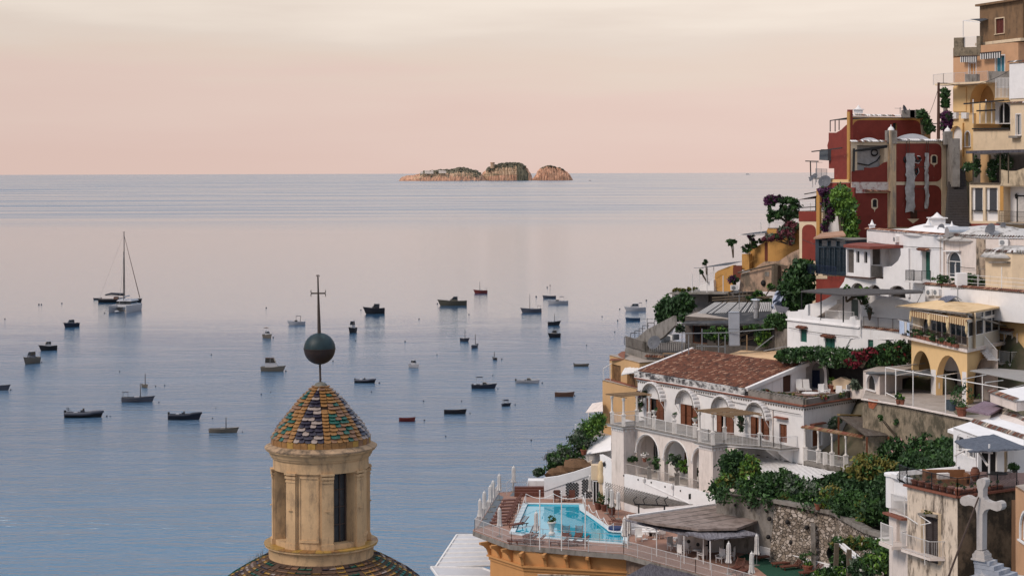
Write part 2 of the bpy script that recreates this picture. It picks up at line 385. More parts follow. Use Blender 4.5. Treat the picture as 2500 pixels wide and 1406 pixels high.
def foliage(name,parent,blobs,n,size=.16,mix=(0,0,1,2),mats=None,seed=1,flowers=0,shell=.45):
 mats=mats or[leafA,leafB,leafC,leafD,leafE,petal]
 V,mi=leaves_mesh(blobs,n,size,mix,flowers,len(mats)-1,seed,shell)
 if parent:V=V-np.array(ORG[parent.name])
 me=bpy.data.meshes.new(name);k=len(V)//4
 me.vertices.add(len(V));me.vertices.foreach_set('co',V.astype(np.float32).ravel())
 me.loops.add(k*4);me.loops.foreach_set('vertex_index',np.arange(k*4,dtype=np.int32))
 me.polygons.add(k);me.polygons.foreach_set('loop_start',np.arange(0,k*4,4,dtype=np.int32))
 for m_ in mats:me.materials.append(m_)
 me.polygons.foreach_set('material_index',mi.astype(np.int32));me.update(calc_edges=True);me.validate()
 o=bpy.data.objects.new(name,me);COL.objects.link(o)
 if parent:o.parent=parent;ORG[o.name]=ORG[parent.name]
 return o
def plant(name,label,cat,blobs,n,size=.16,mix=(0,0,1,2),seed=1,trunk=None,flowers=0,mats=None,group=None,shell=.45,limbs=3):
 b0=blobs[0];base=trunk or(b0[0],b0[1],min(b[2]-b[5]for b in blobs))
 t=thing(name,label,cat,base,group=group)
 m=MB();r=random.Random(seed)
 for b in blobs:
  for k in range(limbs):
   e=Vector((b[0]+r.uniform(-.5,.5)*b[3],b[1]+r.uniform(-.5,.5)*b[4],b[2]+r.uniform(0,.6)*b[5]))
   s0=Vector(base);md=(s0*.45+e*.55)+Vector((r.uniform(-.1,.1),r.uniform(-.1,.1),0))
   m.tube([s0,md,e],[.09,.05,.015],5)
 m.done('trunk',bark,t)
 foliage('crown',t,blobs,n,size,mix,mats,seed,flowers,shell)
 return t
def pb(px,py,Y,rx,rz,ry=None):
 """blob from pixel centre and pixel radii at distance Y"""
 p=P(px,py,Y);k=Y/F;return(p.x,p.y,p.z,rx*k,(ry if ry else min(rx,rz)*.8)*k,rz*k)
def sea_material():
 m=bpy.data.materials.new('sea_water');m.use_nodes=True;t=m.node_tree;b=t.nodes['Principled BSDF'];L=t.links.new
 b.inputs['IOR'].default_value=2.2;b.inputs['Specular IOR Level'].default_value=.5
 g=nd(t,'ShaderNodeNewGeometry');xyz=nd(t,'ShaderNodeSeparateXYZ');L(g.outputs['Position'],xyz.inputs[0])
 def noise(sc,scale=1.0,det=3,rough=.5,rot=0.0,dist=0):
  mp=nd(t,'ShaderNodeMapping');mp.inputs['Scale'].default_value=(*sc,1);mp.inputs['Rotation'].default_value=(0,0,rot)
  mp.vector_type='TEXTURE' if False else 'POINT';L(g.outputs['Position'],mp.inputs[0])
  n=nd(t,'ShaderNodeTexNoise');n.noise_dimensions='2D';n.inputs['Scale'].default_value=scale;n.inputs['Detail'].default_value=det;n.inputs['Roughness'].default_value=rough
  n.inputs['Distortion'].default_value=dist
  L(mp.outputs[0],n.inputs['Vector']);return n.outputs[0]
 def math_(op,a,b_=None,c=None):
  n=nd(t,'ShaderNodeMath',operation=op)
  for i,v in enumerate((a,b_,c)):
   if v is None:continue
   if isinstance(v,(int,float)):n.inputs[i].default_value=v
   else:L(v,n.inputs[i])
  return n.outputs[0]
 def mrange(v,a,b_,c,d):
  n=nd(t,'ShaderNodeMapRange');n.interpolation_type='SMOOTHSTEP'
  for i,x in zip((1,2,3,4),(a,b_,c,d)):n.inputs[i].default_value=x
  L(v,n.inputs[0]);return n.outputs[0]
 Y=xyz.outputs['Y']
 big=noise((.00022,.0013),1,5,.6,.16,3.0);mid=noise((.004,.014),1,3,.5,.1,.8)
 calm=math_('ADD',math_('MULTIPLY',big,.75),math_('MULTIPLY',mid,.25))
 calm_s=mrange(calm,.34,.62,0,1)
 far=math_('MULTIPLY',mrange(Y,1500,3200,0,1),mrange(math_('DIVIDE',xyz.outputs['X'],Y),.0,.2,1,.3))
 near=mrange(Y,760,460,0,1)
 ruff=math_('MAXIMUM',math_('MULTIPLY',far,math_('SUBTRACT',1,math_('MULTIPLY',calm_s,.75))),math_('MULTIPLY',near,.5))
 rough=math_('ADD',math_('ADD',.085,math_('MULTIPLY',near,.035)),math_('MULTIPLY',ruff,.21))
 L(rough,b.inputs['Roughness'])
 h1=noise((.17,.46),1,3,.6,.10,.4);h2=noise((.6,1.6),1,4,.65,-.08,.2);h0=noise((.03,.10),1,2,.5,.14,.4)
 h=math_('ADD',math_('ADD',math_('MULTIPLY',h1,1.25),math_('MULTIPLY',h2,.32)),math_('MULTIPLY',h0,.6))
 m2=mrange(noise((.013,.060),1,4,.65,.08,.9),.36,.64,.35,1.15)
 amp=math_('ADD',math_('ADD',.14,math_('MULTIPLY',ruff,.22)),math_('MULTIPLY',mrange(Y,800,340,0,1),math_('MULTIPLY',m2,1.2)))
 bp=nd(t,'ShaderNodeBump');bp.inputs['Strength'].default_value=1;bp.inputs['Distance'].default_value=.65
 L(math_('MULTIPLY',h,amp),bp.inputs['Height']);L(bp.outputs[0],b.inputs['Normal'])
 mx=nd(t,'ShaderNodeMix',data_type='RGBA');mx.inputs['A'].default_value=(.028,.078,.145,1);mx.inputs['B'].default_value=(.018,.115,.215,1)
 L(mrange(Y,420,270,0,1),mx.inputs['Factor']);L(mx.outputs['Result'],b.inputs['Base Color'])
 return m
m=MB();m.poly([(-70000,-300,0),(70000,-300,0),(70000,110000,0),(-70000,110000,0)])
sea=m.done('sea',sea_material());sea['kind']='structure'
RI=RG(950,380,5.0)
rock_i=mat('island_rock_sun_tint',(.60,.34,.22),.9,.45,.03,stain=(.15,.10,.07),stain_amt=.8,stain_scale=(.03,.03,.008),sthr=.5)  # warm low sunlight is mixed into the rock colour
rock_w=mat('island_grass_terraces',(.50,.34,.22),.9,.3,.03,stain=(.08,.08,.045),stain_amt=.9,stain_scale=(.006,.006,.05),sthr=.5)
scrub=mat('island_scrub_haze_tint',(.14,.125,.085),.9,.35,.02);scrub2=mat('island_pines_haze_tint',(.12,.11,.08),.9,.35,.03)  # greens paled in the base colour to stand for distance haze
def island(prof,Y,seed,depth=.5,veg=(),split=.45):
 r=random.Random(seed);n=150;xs=[RI(p[0],p[1])for p in prof];nv=26
 x0,x1=xs[0][0],xs[-1][0];m=MB();vs=[]
 def top(px):
  for(a,b)in zip(xs,xs[1:]):
   if a[0]<=px<=b[0]:return a[1]+(b[1]-a[1])*(px-a[0])/max(1e-6,b[0]-a[0])
  return xs[-1][1]
 W_=(x1-x0)/F*Y*depth
 ph=[r.uniform(0,9)for _ in range(12)]
 for i in range(n+1):
  px=x0+(x1-x0)*i/n;q=P(px,top(px),Y);e=math.sin(PI*min(1,max(0,i/n)))**.5
  for j in range(nv+1):
   v=-1+2*j/nv;s=1-abs(v)**2.2
   nz_=(math.sin(i*.9+ph[0]+v*3)*.5+math.sin(i*2.3+ph[1]-v*7)*.3+math.sin(i*.37+v*11+ph[2])*.6)*.05
   nz_+=r.uniform(-.05,.05)
   hz=q.z*max(0,min(1.0,s**.62*(1+(nz_ if 0<s<.97 else 0))))if q.z>0 else 0
   vs.append((q.x+math.sin(i*.7+v*5+ph[3])*3,Y+v*W_*(.35+.65*e)+r.uniform(-4,4),hz-(1.5 if s<.01 else 0)))
 fs=[(i*(nv+1)+j,(i+1)*(nv+1)+j,(i+1)*(nv+1)+j+1,i*(nv+1)+j+1)for i in range(n)for j in range(nv)]
 m.add(vs,fs)
 ms=[]
 for f in m.f:
  c=[sum(m.v[k][a]for k in f)/4 for a in range(3)];k=0
  px=1250+c[0]/c[1]*F;t_=P(px,top(px),Y).z
  for(a,b,lo,hi,mi)in veg:
   X0,X1=RI(a,0)[0],RI(b,0)[0];w=r.uniform(-.12,.12)
   if X0<=px<=X1 and lo+w<=c[2]/max(t_,1)<=hi+abs(w)*2:k=mi
  ms.append(k)
 m.m=ms
 o=m.done('island',[rock_i,scrub,rock_w]);o['kind']='structure'
 return top,W_
YI=13300
pr1=[(125,308),(135,285),(160,262),(220,243),(300,238),(360,225),(420,190),(480,185),(560,178),(640,172),(740,170),(790,158),(850,148),(910,145),(960,155),(1020,175),(1080,188),(1110,210),(1140,245),(1170,290),(1180,308)]
pr2=[(1090,308),(1110,270),(1130,230),(1150,205),(1180,180),(1200,150),(1250,138),(1300,118),(1350,100),(1420,90),(1480,84),(1530,90),(1580,88),(1640,110),(1690,160),(1720,210),(1740,255),(1745,295),(1750,305)]
pr3=[(1725,302),(1760,275),(1790,240),(1820,180),(1860,145),(1900,130),(1940,118),(1990,128),(2040,142),(2090,150),(2130,175),(2180,205),(2215,250),(2235,290),(2240,302)]
t1,w1=island(pr1,YI-80,1,.2,veg=((380,1120,.48,1.2,1),(300,1120,.40,.5,2)))
t2,w2=island(pr2,YI+20,2,.25,veg=((1180,1660,.62,1.2,1),(1120,1560,.22,.62,2),(1560,1700,.0,.7,1)))
t3,w3=island(pr3,YI+200,3,.25,veg=((1850,1990,.9,1.2,1),))
def island_trees(top,x0,x1,drop0,drop1,n,Y,W_,seed,label,s0=5,s1=12):
 r=random.Random(seed);m=MB()
 for i in range(n):
  zx=r.uniform(x0,x1);px,_=RI(zx,0);py=top(px)+r.uniform(drop0,drop1)/5;q=P(px,py,Y-abs(r.gauss(0,.3))*W_)
  s=r.uniform(s0,s1);m.lathe([(.01,-s*.5),(s*.9,-s*.25),(s,.1*s),(s*.6,s*.45),(.01,s*.6)],(q.x,q.y,q.z),6,r.choice((0,0,1)),cap=False)
 o=m.done('island_woodland',[scrub2,scrub]);o['kind']='stuff';o['label']=label
island_trees(t1,420,1110,0,75,320,YI-80,w1,4,'dark pine woodland covering the long low island')
island_trees(t2,1200,1680,0,70,260,YI+20,w2,5,'dark pine wood on the dome shaped middle island')
island_trees(t3,1870,2130,0,12,26,YI+200,w3,6,'sparse trees along the top of the rocky right island')
iw=mat('island_house_white',(.78,.66,.56),.8,.05,.1)
def island_house(x0,y0,x1,y1,lab,steps=1):
 a=P(*RI(x0,y1),YI-80-w1*.9);b=P(*RI(x1,y0),YI-80-w1*.9);t=thing('island_house',lab,'house',((a.x+b.x)/2,a.y,a.z),group='white houses on the island')
 k=steps;w=(b.x-a.x)/k
 m=MB()
 for i in range(k):hh=(b.z-a.z)*(1-.25*((i*7)%3)/2);m.box((a.x+w*(i+.5),a.y,a.z-6+(hh+6)/2),(w*.97,18,hh+6))
 m.done('wall',iw,t);m=MB()
 for i in range(k*2):m.box((a.x+w*(i+.5)/2,a.y-9.1,a.z+(b.z-a.z)*.35),(w*.12,.3,(b.z-a.z)*.3))
 m.done('window',dim,t)
island_house(435,182,540,212,'white house at the left end of the long island',4)
island_house(605,180,695,206,'long white house in the middle of the long island',3)
island_house(385,195,415,212,'tiny white house at the far left on the long island',1)
a=P(*RI(1262,128),YI-w2*.3)
t=thing('watch_tower','small stone watch tower on the middle island','tower',(a.x,a.y,a.z-12));m=MB();m.lathe([(17,-10),(14,20),(15.5,22),(15.5,28)],(a.x,a.y,a.z-8),12);m.done('wall',rock_w,t)
m=MB();m.lathe([(15.5,0),(17,2),(17,7)],(a.x,a.y,a.z+20),12);m.done('parapet',rock_i,t)
LC=P(783,900,60);LX,LY=LC.x,60.0
stone=mat('lantern_plaster',(.53,.35,.19),.85,.18,1.2,.4,16,stain=(.24,.165,.10),stain_amt=.8,stain_scale=(2.5,2.5,.9),sthr=.50)
stone_d=mat('lantern_cornice_dirty',(.35,.24,.15),.92,.3,3,.7,14,stain=(.09,.07,.05),stain_amt=.9,stain_scale=(2.2,2.2,2.2),sthr=.47)
tg=mat('tile_green',(.01,.085,.062),.38,.45,9,.3,40,spec=.5);to=mat('tile_ochre',(.27,.135,.045),.5,.35,9,.3,40,stain=(.12,.08,.05),stain_amt=.8,stain_scale=(7,7,7),sthr=.56)
tp=mat('tile_pinkish',(.22,.12,.07),.55,.35,9,.3,40,stain=(.14,.09,.07),stain_amt=.8,stain_scale=(8,8,8),sthr=.54);tn=mat('tile_navy',(.022,.018,.034),.4,.4,9,.3,40,spec=.5)
tw=mat('tile_white',(.30,.24,.21),.45,.2,9,.3,40,stain=(.12,.07,.06),stain_amt=.9,stain_scale=(9,9,9),sthr=.55)
ty=mat('tile_yellow',(.36,.21,.05),.45,.3,8,.3,40,stain=(.15,.1,.05),stain_amt=.7,stain_scale=(5,5,5),sthr=.56)
tb=mat('tile_bed',(.075,.045,.03),.95,.4,6,.6,20)
TM=[tg,to,tp,tn,tw,ty,tb]
def pol(r,phi,z):return Vector((LX+r*math.sin(phi),LY-r*math.cos(phi),z))
lan=thing('dome_lantern','round ochre church lantern with cone of coloured scale tiles, ball and iron cross','church tower',(LX,LY,44))
def ring(prof,name,mt,n=72,smooth=True,par=None):
 m=MB();m.lathe([(r,z)for r,z in prof],(LX,LY,0),n,cap=False);return m.done(name,mt,par or lan,smooth=smooth)
def sector(m,r0,r1,a0,a1,z0,z1,mi=0,k=4):
 vs=[]
 for i in range(k+1):
  a=a0+(a1-a0)*i/k
  for r,z in((r0,z0),(r1,z0),(r1,z1),(r0,z1)):vs.append(pol(r,a,z))
 fs=[]
 for i in range(k):
  for j in range(4):fs.append((i*4+j,i*4+(j+1)%4,(i+1)*4+(j+1)%4,(i+1)*4+j))
 fs+=[(0,3,2,1),(k*4,k*4+1,k*4+2,k*4+3)]
 m.add(vs,fs,mi)
D2=math.radians
m=MB();pil=[];b0=-9
for k in range(8):
 a=D2(b0+22.5+45*k);sector(m,1.15,1.585,a-D2(8),a+D2(8),47.6,50.16)
 bc=D2(b0+45*k)
 if k%2==0:sector(m,1.15,1.53,bc-D2(14.6),bc+D2(14.6),47.6,50.16,k=5)
 else:sector(m,1.15,1.56,bc-D2(14.6),bc+D2(14.6),47.6,47.83,k=5)
m.done('drum_wall',stone,lan,smooth=True)
for k in range(8):
 a=D2(b0+22.5+45*k);m=MB()
 sector(m,1.57,1.645,a-D2(6.6),a+D2(6.6),47.66,49.98);sector(m,1.57,1.685,a-D2(7.4),a+D2(7.4),49.98,50.06);sector(m,1.57,1.665,a-D2(7),a+D2(7),49.86,49.92)
 sector(m,1.57,1.70,a-D2(7.8),a+D2(7.8),50.10,50.16);sector(m,1.57,1.68,a-D2(7.3),a+D2(7.3),47.64,47.86)
 m.bar(pol(1.64,a-D2(2.5),48.95),pol(1.70,a-D2(2.5),48.95),.02);m.bar(pol(1.69,a-D2(2.8),48.95),pol(1.69,a+D2(2.8),48.95),.025)
 m.done('pilaster',stone,lan)
 bc=D2(b0+45*k);m=MB()
 if k%2==0:
  for s_ in(-1,1):sector(m,1.52,1.555,bc+s_*D2(11.5)-D2(.7),bc+s_*D2(11.5)+D2(.7),47.98,50.06,k=1)
  sector(m,1.52,1.555,bc-D2(10.8),bc+D2(10.8),49.99,50.06);sector(m,1.52,1.57,bc-D2(12.5),bc+D2(12.5),47.90,47.98)
  m.done('blind_panel',stone,lan)
 else:
  f=MB()
  for s_ in(-1,0,1):sector(f,1.20,1.235,bc+s_*D2(11)-D2(.7),bc+s_*D2(11)+D2(.7),47.84,50.14,k=1)
  for zz in(48.4,48.98,49.55):sector(f,1.20,1.23,bc-D2(11),bc+D2(11),zz,zz+.025)
  fo=f.done('window',rustm,lan);sector(m,1.17,1.19,bc-D2(14.5),bc+D2(14.5),47.7,50.16);m.done('pane',mat('lantern_glass',(.035,.037,.04),.25,.5,2),fo)
ring([(1.12,50.14),(1.60,50.14),(1.60,50.52),(1.64,50.53)],'frieze',stone)
ring([(1.60,50.51),(1.66,50.52),(1.68,50.58),(1.71,50.60),(1.73,50.68),(1.80,50.74),(1.83,50.76),(1.84,50.83)],'cornice',stone)
m=MB();n=96;r=random.Random(3);vs=[]
for i in range(n):
 a=2*PI*i/n;e=r.uniform(-.02,.025)
 for q in((1.80,50.83),(1.87+e,50.82+r.uniform(-.01,.01)),(1.87+e,50.86),(1.62,50.99)):vs.append(pol(q[0],a,q[1]))
m.add(vs,[(i*4+j,i*4+j+1,((i+1)%n)*4+j+1,((i+1)%n)*4+j)for i in range(n)for j in range(3)]);m.done('cornice_lip',stone_d,lan)
ring([(1.60,47.66),(1.84,47.64),(1.88,47.62)],'ledge_top',stone_d)
m=MB()
for i in range(44):sector(m,1.5,1.905,D2(i*360/44)+.004,D2((i+1)*360/44)-.004,47.63,47.665,random.choice((5,5,5,1)),k=2)
m.done('ledge_tiles',TM,lan)
ring([(1.88,47.63),(1.88,47.57),(1.80,47.53),(1.76,47.46),(1.75,47.2),(1.74,46.9)],'base_ring',stone)
cone=[(1.66,50.93),(1.63,51.15),(1.40,51.54),(1.05,51.97),(.80,52.30),(.55,52.55),(.30,52.78),(.17,52.88)]
def prof_at(prof,t):
 ds=[0]
 for a,b in zip(prof,prof[1:]):ds.append(ds[-1]+math.hypot(b[0]-a[0],b[1]-a[1]))
 s=t*ds[-1]
 for i in range(len(ds)-1):
  if s<=ds[i+1]:k=(s-ds[i])/(ds[i+1]-ds[i]);return tuple(prof[i][j]+(prof[i+1][j]-prof[i][j])*k for j in(0,1))
 return prof[-1]
def scales(m,prof,rows,ribs,off,ribw,colors,tw_=.235,drop=.3,t0=0,t1=1,ribm=1,square=False,seed=1):
 """rows of overlapping scale tiles: ribs are single columns, fields between them are filled by colour rule"""
 r=random.Random(seed);L=sum(math.hypot(b[0]-a[0],b[1]-a[1])for a,b in zip(prof,prof[1:]))
 for j in range(rows):
  ta=t0+(t1-t0)*j/rows;tb_=t0+(t1-t0)*(j+1.35)/rows
  if tb_>1:tb_=1
  ra,za=prof_at(prof,ta);rb,zb=prof_at(prof,tb_)
  def tile(a0,a1,mi):
   jr=r.uniform(-.008,.008);jl=r.uniform(-.006,.012);o0=.066+r.uniform(0,.02);o1=.004
   if r.random()<.012:return
   c=(a0+a1)/2;w=(a1-a0)/2*.93;sc=rb/ra if rb>.05 else .3;vs=[]
   nr=Vector((1,0));dz=zb-za;dr=rb-ra;ln=math.hypot(dz,dr);nn=(dz/ln,-dr/ln)
   shp=[(-1,.55),(-.86,.22),(-.5,0),(.5,0),(.86,.22),(1,.55)]if not square else[(-1,0),(1,0)]
   lo=[(x,y*.62)for x,y in shp]
   for lay in(0,1):
    for x,y in lo:
     t_=y*.8;rr_=ra+(rb-ra)*t_;zz=za+(zb-za)*t_;o=(o0*(1-y)+o1*y)-(0 if lay==0 else .03)
     vs.append(pol(rr_+nn[0]*o,c+x*w+jr,zz+nn[1]*o-jl))
    for x in(1,-1):
     o=o1-(0 if lay==0 else .02);vs.append(pol(rb+nn[0]*o,c+x*w*min(1,1.0)+jr,zb+nn[1]*o))
   q=len(lo)+2;m.add(vs,[tuple(range(q))]+[(i,(i+1)%q,q+(i+1)%q,q+i)for i in range(q)],mi)
  for s_ in range(ribs):
   c=off+2*PI*s_/ribs;hw=min(ribw/2/ra,PI/ribs*.9);tile(c-hw,c+hw,ribm if r.random()<.9 else 2)
   f0=c+hw;f1=c+2*PI/ribs-hw;wd=(f1-f0)*ra;n_=int(round(wd/tw_))
   if n_<1:
    if wd>.05:tile(f0,f1,colors(s_,j,0,1,r))
    continue
   n_=max(1,n_-(j%2 if n_>1 else 0))
   for k in range(n_):tile(f0+(f1-f0)*k/n_,f0+(f1-f0)*(k+1)/n_,colors(s_,j,k,n_,r))
ring([(1.62,50.9)]+[(a-.02,b-.01)for a,b in cone[1:]],'cone_bed',tb)
m=MB()
def ccol(s,j,k,n,r):
 if s%2==0:
  return(3 if(j+k)%3 else 4)if r.random()<.85 else r.choice((3,4,3))
 v=(j//2+k)%3
 return(0 if v==0 and r.random()<.9 else 0 if r.random()<.15 else(1 if r.random()<.55 else 2))
scales(m,cone[1:],17,8,D2(-31.5),.235,ccol,.225,seed=4)
m.done('cone_tiles',TM,lan)
m=MB()
for i in range(40):sector(m,1.55,1.665+random.uniform(-.006,.006),D2(i*9)+.004,D2((i+1)*9)-.004,50.97,51.17,random.choice((5,1,1,2)),k=2)
m.done('cone_skirt',TM,lan)
ring([(.25,52.76),(.235,52.85),(.19,52.93),(.13,52.97),(.02,53.0)],'cap',mat('lead_cap',(.16,.155,.13),.7,.4,6,.4,20),24)
dome=[(1.76,47.22),(2.1,47.07),(2.5,46.86),(3.1,46.5),(3.7,46.0),(4.2,45.3),(4.5,44.4),(4.6,43.4)]
ring([(1.7,47.2)]+[(a-.02,b-.02)for a,b in dome[1:]]+[(4.6,40)],'dome_bed',tb)
m=MB()
def dcol(s,j,k,n,r):
 t_=s%4
 if t_ in(1,3):return 0 if r.random()<.93 else 3
 return r.choice((4,4,3,2,3))if t_==0 else r.choice((2,2,4,6,1))
scales(m,dome,26,16,D2(2),.27,dcol,.2,ribm=5,square=False,seed=9);m.done('dome_tiles',TM,lan)
m=MB();r=random.Random(5)
for i in range(60):
 a=D2(r.uniform(-125,-50));rr_=r.uniform(1.85,2.8);z=prof_at(dome,(rr_-1.76)/3.2)[1];p=pol(rr_,a,z+.02)
 m.tube([p,p+Vector((r.uniform(-.05,.05),0,r.uniform(.08,.2))),p+Vector((r.uniform(-.12,.12),0,r.uniform(.2,.42)))],[.006,.005,.002],3)
m.done('weeds',mat('dry_weeds',(.09,.07,.05),.9),lan)
iron=mat('wrought_iron',(.055,.040,.032),.7,.3,10)
m=MB();top=P(776,672,60);ba=P(782.3,940,60);ax=(top-ba)
def onax(py):t_=(940-py)/268;return ba+ax*t_
m.tube([onax(944),onax(888)],.035,8);m.tube([onax(815),onax(770),onax(716)],[.062,.05,.032],8);m.tube([onax(716),onax(673)],[.03,.024],8)
for s_ in(-1,1):
 c=onax(716);e=c+Vector((s_*.21,0,0));m.tube([c,e],.028,6)
 for v in(-1,1):m.tube([e+Vector((-.01*s_,0,0)),e+Vector((s_*.035,0,v*.03)),e+Vector((s_*.04,0,v*.08)),e+Vector((s_*.02,0,v*.115))],[.02,.018,.014,.008],5)
 c=onax(673);m.tube([c,c+Vector((s_*.03,0,.02)),c+Vector((s_*.055,0,-.01)),c+Vector((s_*.06,0,-.035))],[.02,.016,.012,.006],5)
for k,y in enumerate((748,768,790,806,900,925)):p=onax(y);m.bar(p,p+Vector((.05*(-1 if k<4 else 1),0,0)),.02)
m.done('iron_cross',iron,lan,smooth=True)
cb=onax(851)
patina=mat('copper_patina',(.012,.028,.033),.5,.35,3,.15,9,stain=(.03,.08,.08),stain_amt=.7,stain_scale=(6,6,.8),sthr=.6);oldcu=mat('dark_copper',(.03,.018,.015),.5,.3,4,.15,9)
R_=.53
m=MB();m.lathe([(R_*math.cos(a),R_*math.sin(a))for a in[PI/2*i/12 for i in range(13)]],tuple(cb),36,cap=False);ball=m.done('ball',patina,lan,smooth='all')
m=MB();m.lathe([(max(1e-4,R_*math.cos(a)),R_*math.sin(a))for a in[-PI/2+PI/2*i/12 for i in range(13)]],tuple(cb),36,cap=False);m.done('lower_half',oldcu,ball,smooth='all')
m=MB();m.lathe([(R_-.002,-.012),(R_+.014,-.012),(R_+.014,.012),(R_-.002,.012)],tuple(cb),36);m.done('seam',oldcu,ball)
m=MB();m.lathe([(4.55,36),(4.6,42.5),(4.8,42.7),(4.8,43.1),(4.6,43.2)],(LX,LY,0),48,cap=False);m.done('dome_drum',stone,lan)
fc=FP(2343,50.8,2450,49.85)
crs=thing('stone_cross','white stone cross with rounded arms on a stepped plinth in the foreground','cross',tuple(fc.wp(2395,1400)))
ol=[(1155,620),(1158,600),(1170,586),(1190,579),(1213,581),(1230,595),(1234,615),(1228,640),(1212,668),(1210,735),(1225,762),(1262,780),(1290,786),(1325,772),(1352,776),(1368,795),(1372,825),(1358,848),(1330,857),(1300,848),(1270,836),(1240,842),(1218,858),(1207,885),(1205,1186),(1157,1186),(1157,880),(1148,838),(1122,812),(1090,806),(1060,812),(1035,804),(1018,785),(1015,758),(1028,735),(1052,727),(1080,730),(1110,748),(1145,748),(1166,728),(1170,690),(1160,655)]
marble=mat('weathered_marble',(.42,.385,.36),.75,.12,2.5,.5,14,stain=(.28,.25,.23),stain_amt=.7,stain_scale=(4,4,2),sthr=.54)
m=MB();panel(m,fc,[fc.uz(*R8(*p))for p in ol],thick=.26);m.done('cross',marble,crs)
m=MB();c=fc.wp(*R8(1182,1190));c-=Vector((fc.n.x,fc.n.y,0))*.13;ang=math.atan2(fc.d.y,fc.d.x)
z=c.z
for w,h_ in((.27,.03),(.31,.04),(.35,.03),(.40,.12),(.46,.05)):z-=h_;m.box((c.x,c.y,z+h_/2),(w*.95,w,h_),ang)
m.done('pedestal',marble,crs);m=MB()
for i,(w,h_)in enumerate(((.50,.11),(.62,.12),(.75,.12),(.9,.13),(1.3,.9))):z-=h_;m.box((c.x+.10+i*.10,c.y,z+h_/2),(w*1.0,w*.9,h_),ang)
m.done('step',mat('bluish_weathered_stone',(.30,.32,.36),.85,.25,3,.5,12,stain=(.6,.55,.5),stain_amt=.7,stain_scale=(2,2,2),sthr=.5),crs)
m=MB();m.tube([fc.wp(*R8(1183,735),.05),fc.wp(*R8(1100,1090),.45),fc.wp(*R8(1020,1430),.8)],[.022,.03,.03],6)
m.done('brace_rod',rustm,crs)
def pm(name,col,rough=.45,var=.1):return mat(name,col,rough,var,1.5,spec=.4)
h_white=pm('boat_white',(.33,.33,.35));h_navy=pm('boat_navy',(.012,.016,.03));h_black=pm('boat_black',(.008,.008,.012));h_cream=pm('boat_cream',(.12,.105,.085))
h_olive=pm('boat_olive',(.06,.055,.04));h_red=pm('boat_red',(.12,.018,.015));h_wood=pm('boat_wood',(.09,.045,.03));h_grey=pm('boat_grey',(.055,.06,.08));h_blue=pm('boat_blue',(.02,.05,.10))
deckw=pm('boat_deck',(.25,.24,.23));bglass=pm('boat_window',(.01,.012,.015),.1);rubber=pm('boat_rubber',(.10,.10,.115),.6);canv=pm('boat_canvas',(.03,.035,.05),.8);brownc=pm('boat_brown_canvas',(.09,.06,.045),.8)
mastm=pm('mast_metal',(.045,.04,.038),.5);chrome=pm('boat_rail',(.4,.4,.4),.3)
BID=[0]
def hull(L,B,Hh,bow=.35,tr=.75,sheer=.25,flare=.6,keel=.25,n=14):
 """stations along +x (bow); returns list of rings from keel to gunwale"""
 st=[]
 for i in range(n+1):
  t=i/n;x=-L/2+L*t
  b=B/2*(tr+(1-tr)*math.sin(min(1,t/.45)*PI/2))if t<.45 else B/2*max(0.0,1-((t-.45)/.55)**2.4)
  z=Hh*(1+sheer*(max(0,t-.4)/.6)**2+sheer*.25*(max(0,.3-t)/.3)**2)
  rake=bow*Hh*max(0,(t-.8)/.2)
  st.append([(x-rake*.0+(rake if k else 0)*w,b*f,zz)for k,(f,w,zz)in enumerate(((0.0,0,-keel*(1 if t<.9 else .4)),(flare*.75,.1,-keel*.3),(flare,.35,Hh*.25),(.92,.75,z*.75),(1.0,1.0,z)))])
 return st
def hull_mesh(st,m,mi=0,top=None):
 n=len(st);vs=[]
 for s in st:
  for(x,b,z)in s:vs.append((x,-b,z))
  for(x,b,z)in s:vs.append((x,b,z))
 k=len(st[0]);fs=[]
 for i in range(n-1):
  for j in range(k-1):
   a=i*2*k+j;c=(i+1)*2*k+j;fs.append((a,c,c+1,a+1));fs.append((a+k,a+k+1,c+k+1,c+k))
 fs.append(tuple(j for j in range(k))+tuple(k+j for j in range(k-1,-1,-1)))
 m.add(vs,fs,mi)
def deck(st,m,dz=-.12,sh=.96,i0=0,i1=None,mi=0):
 i1=len(st)if i1 is None else i1;vs=[]
 for s in st[i0:i1]:x,b,z=s[-1];vs+=[(x-(.05 if b<.1 else 0),-b*sh,z+dz),(x-(.05 if b<.1 else 0),b*sh,z+dz)]
 m.add(vs,[(2*i,2*i+2,2*i+3,2*i+1)for i in range(i1-i0-1)],mi)
def gun(st,m,r=.05,mi=0):
 for s_ in(-1,1):m.tube([(s[-1][0],s_*s[-1][1],s[-1][2])for s in st],r,5,mi)
def cabin(m,x0,x1,w0,w1,z0,z1,rf=.5,rb=.15,tap=.82,mi=0):
 v=[(x0,-w0,z0),(x1,-w1,z0),(x1,w1,z0),(x0,w0,z0),(x0+rb,-w0*tap,z1),(x1-rf,-w1*tap,z1),(x1-rf,w1*tap,z1),(x0+rb,w0*tap,z1)]
 m.add(v,[(0,1,5,4),(1,2,6,5),(2,3,7,6),(3,0,4,7),(4,5,6,7)],mi)
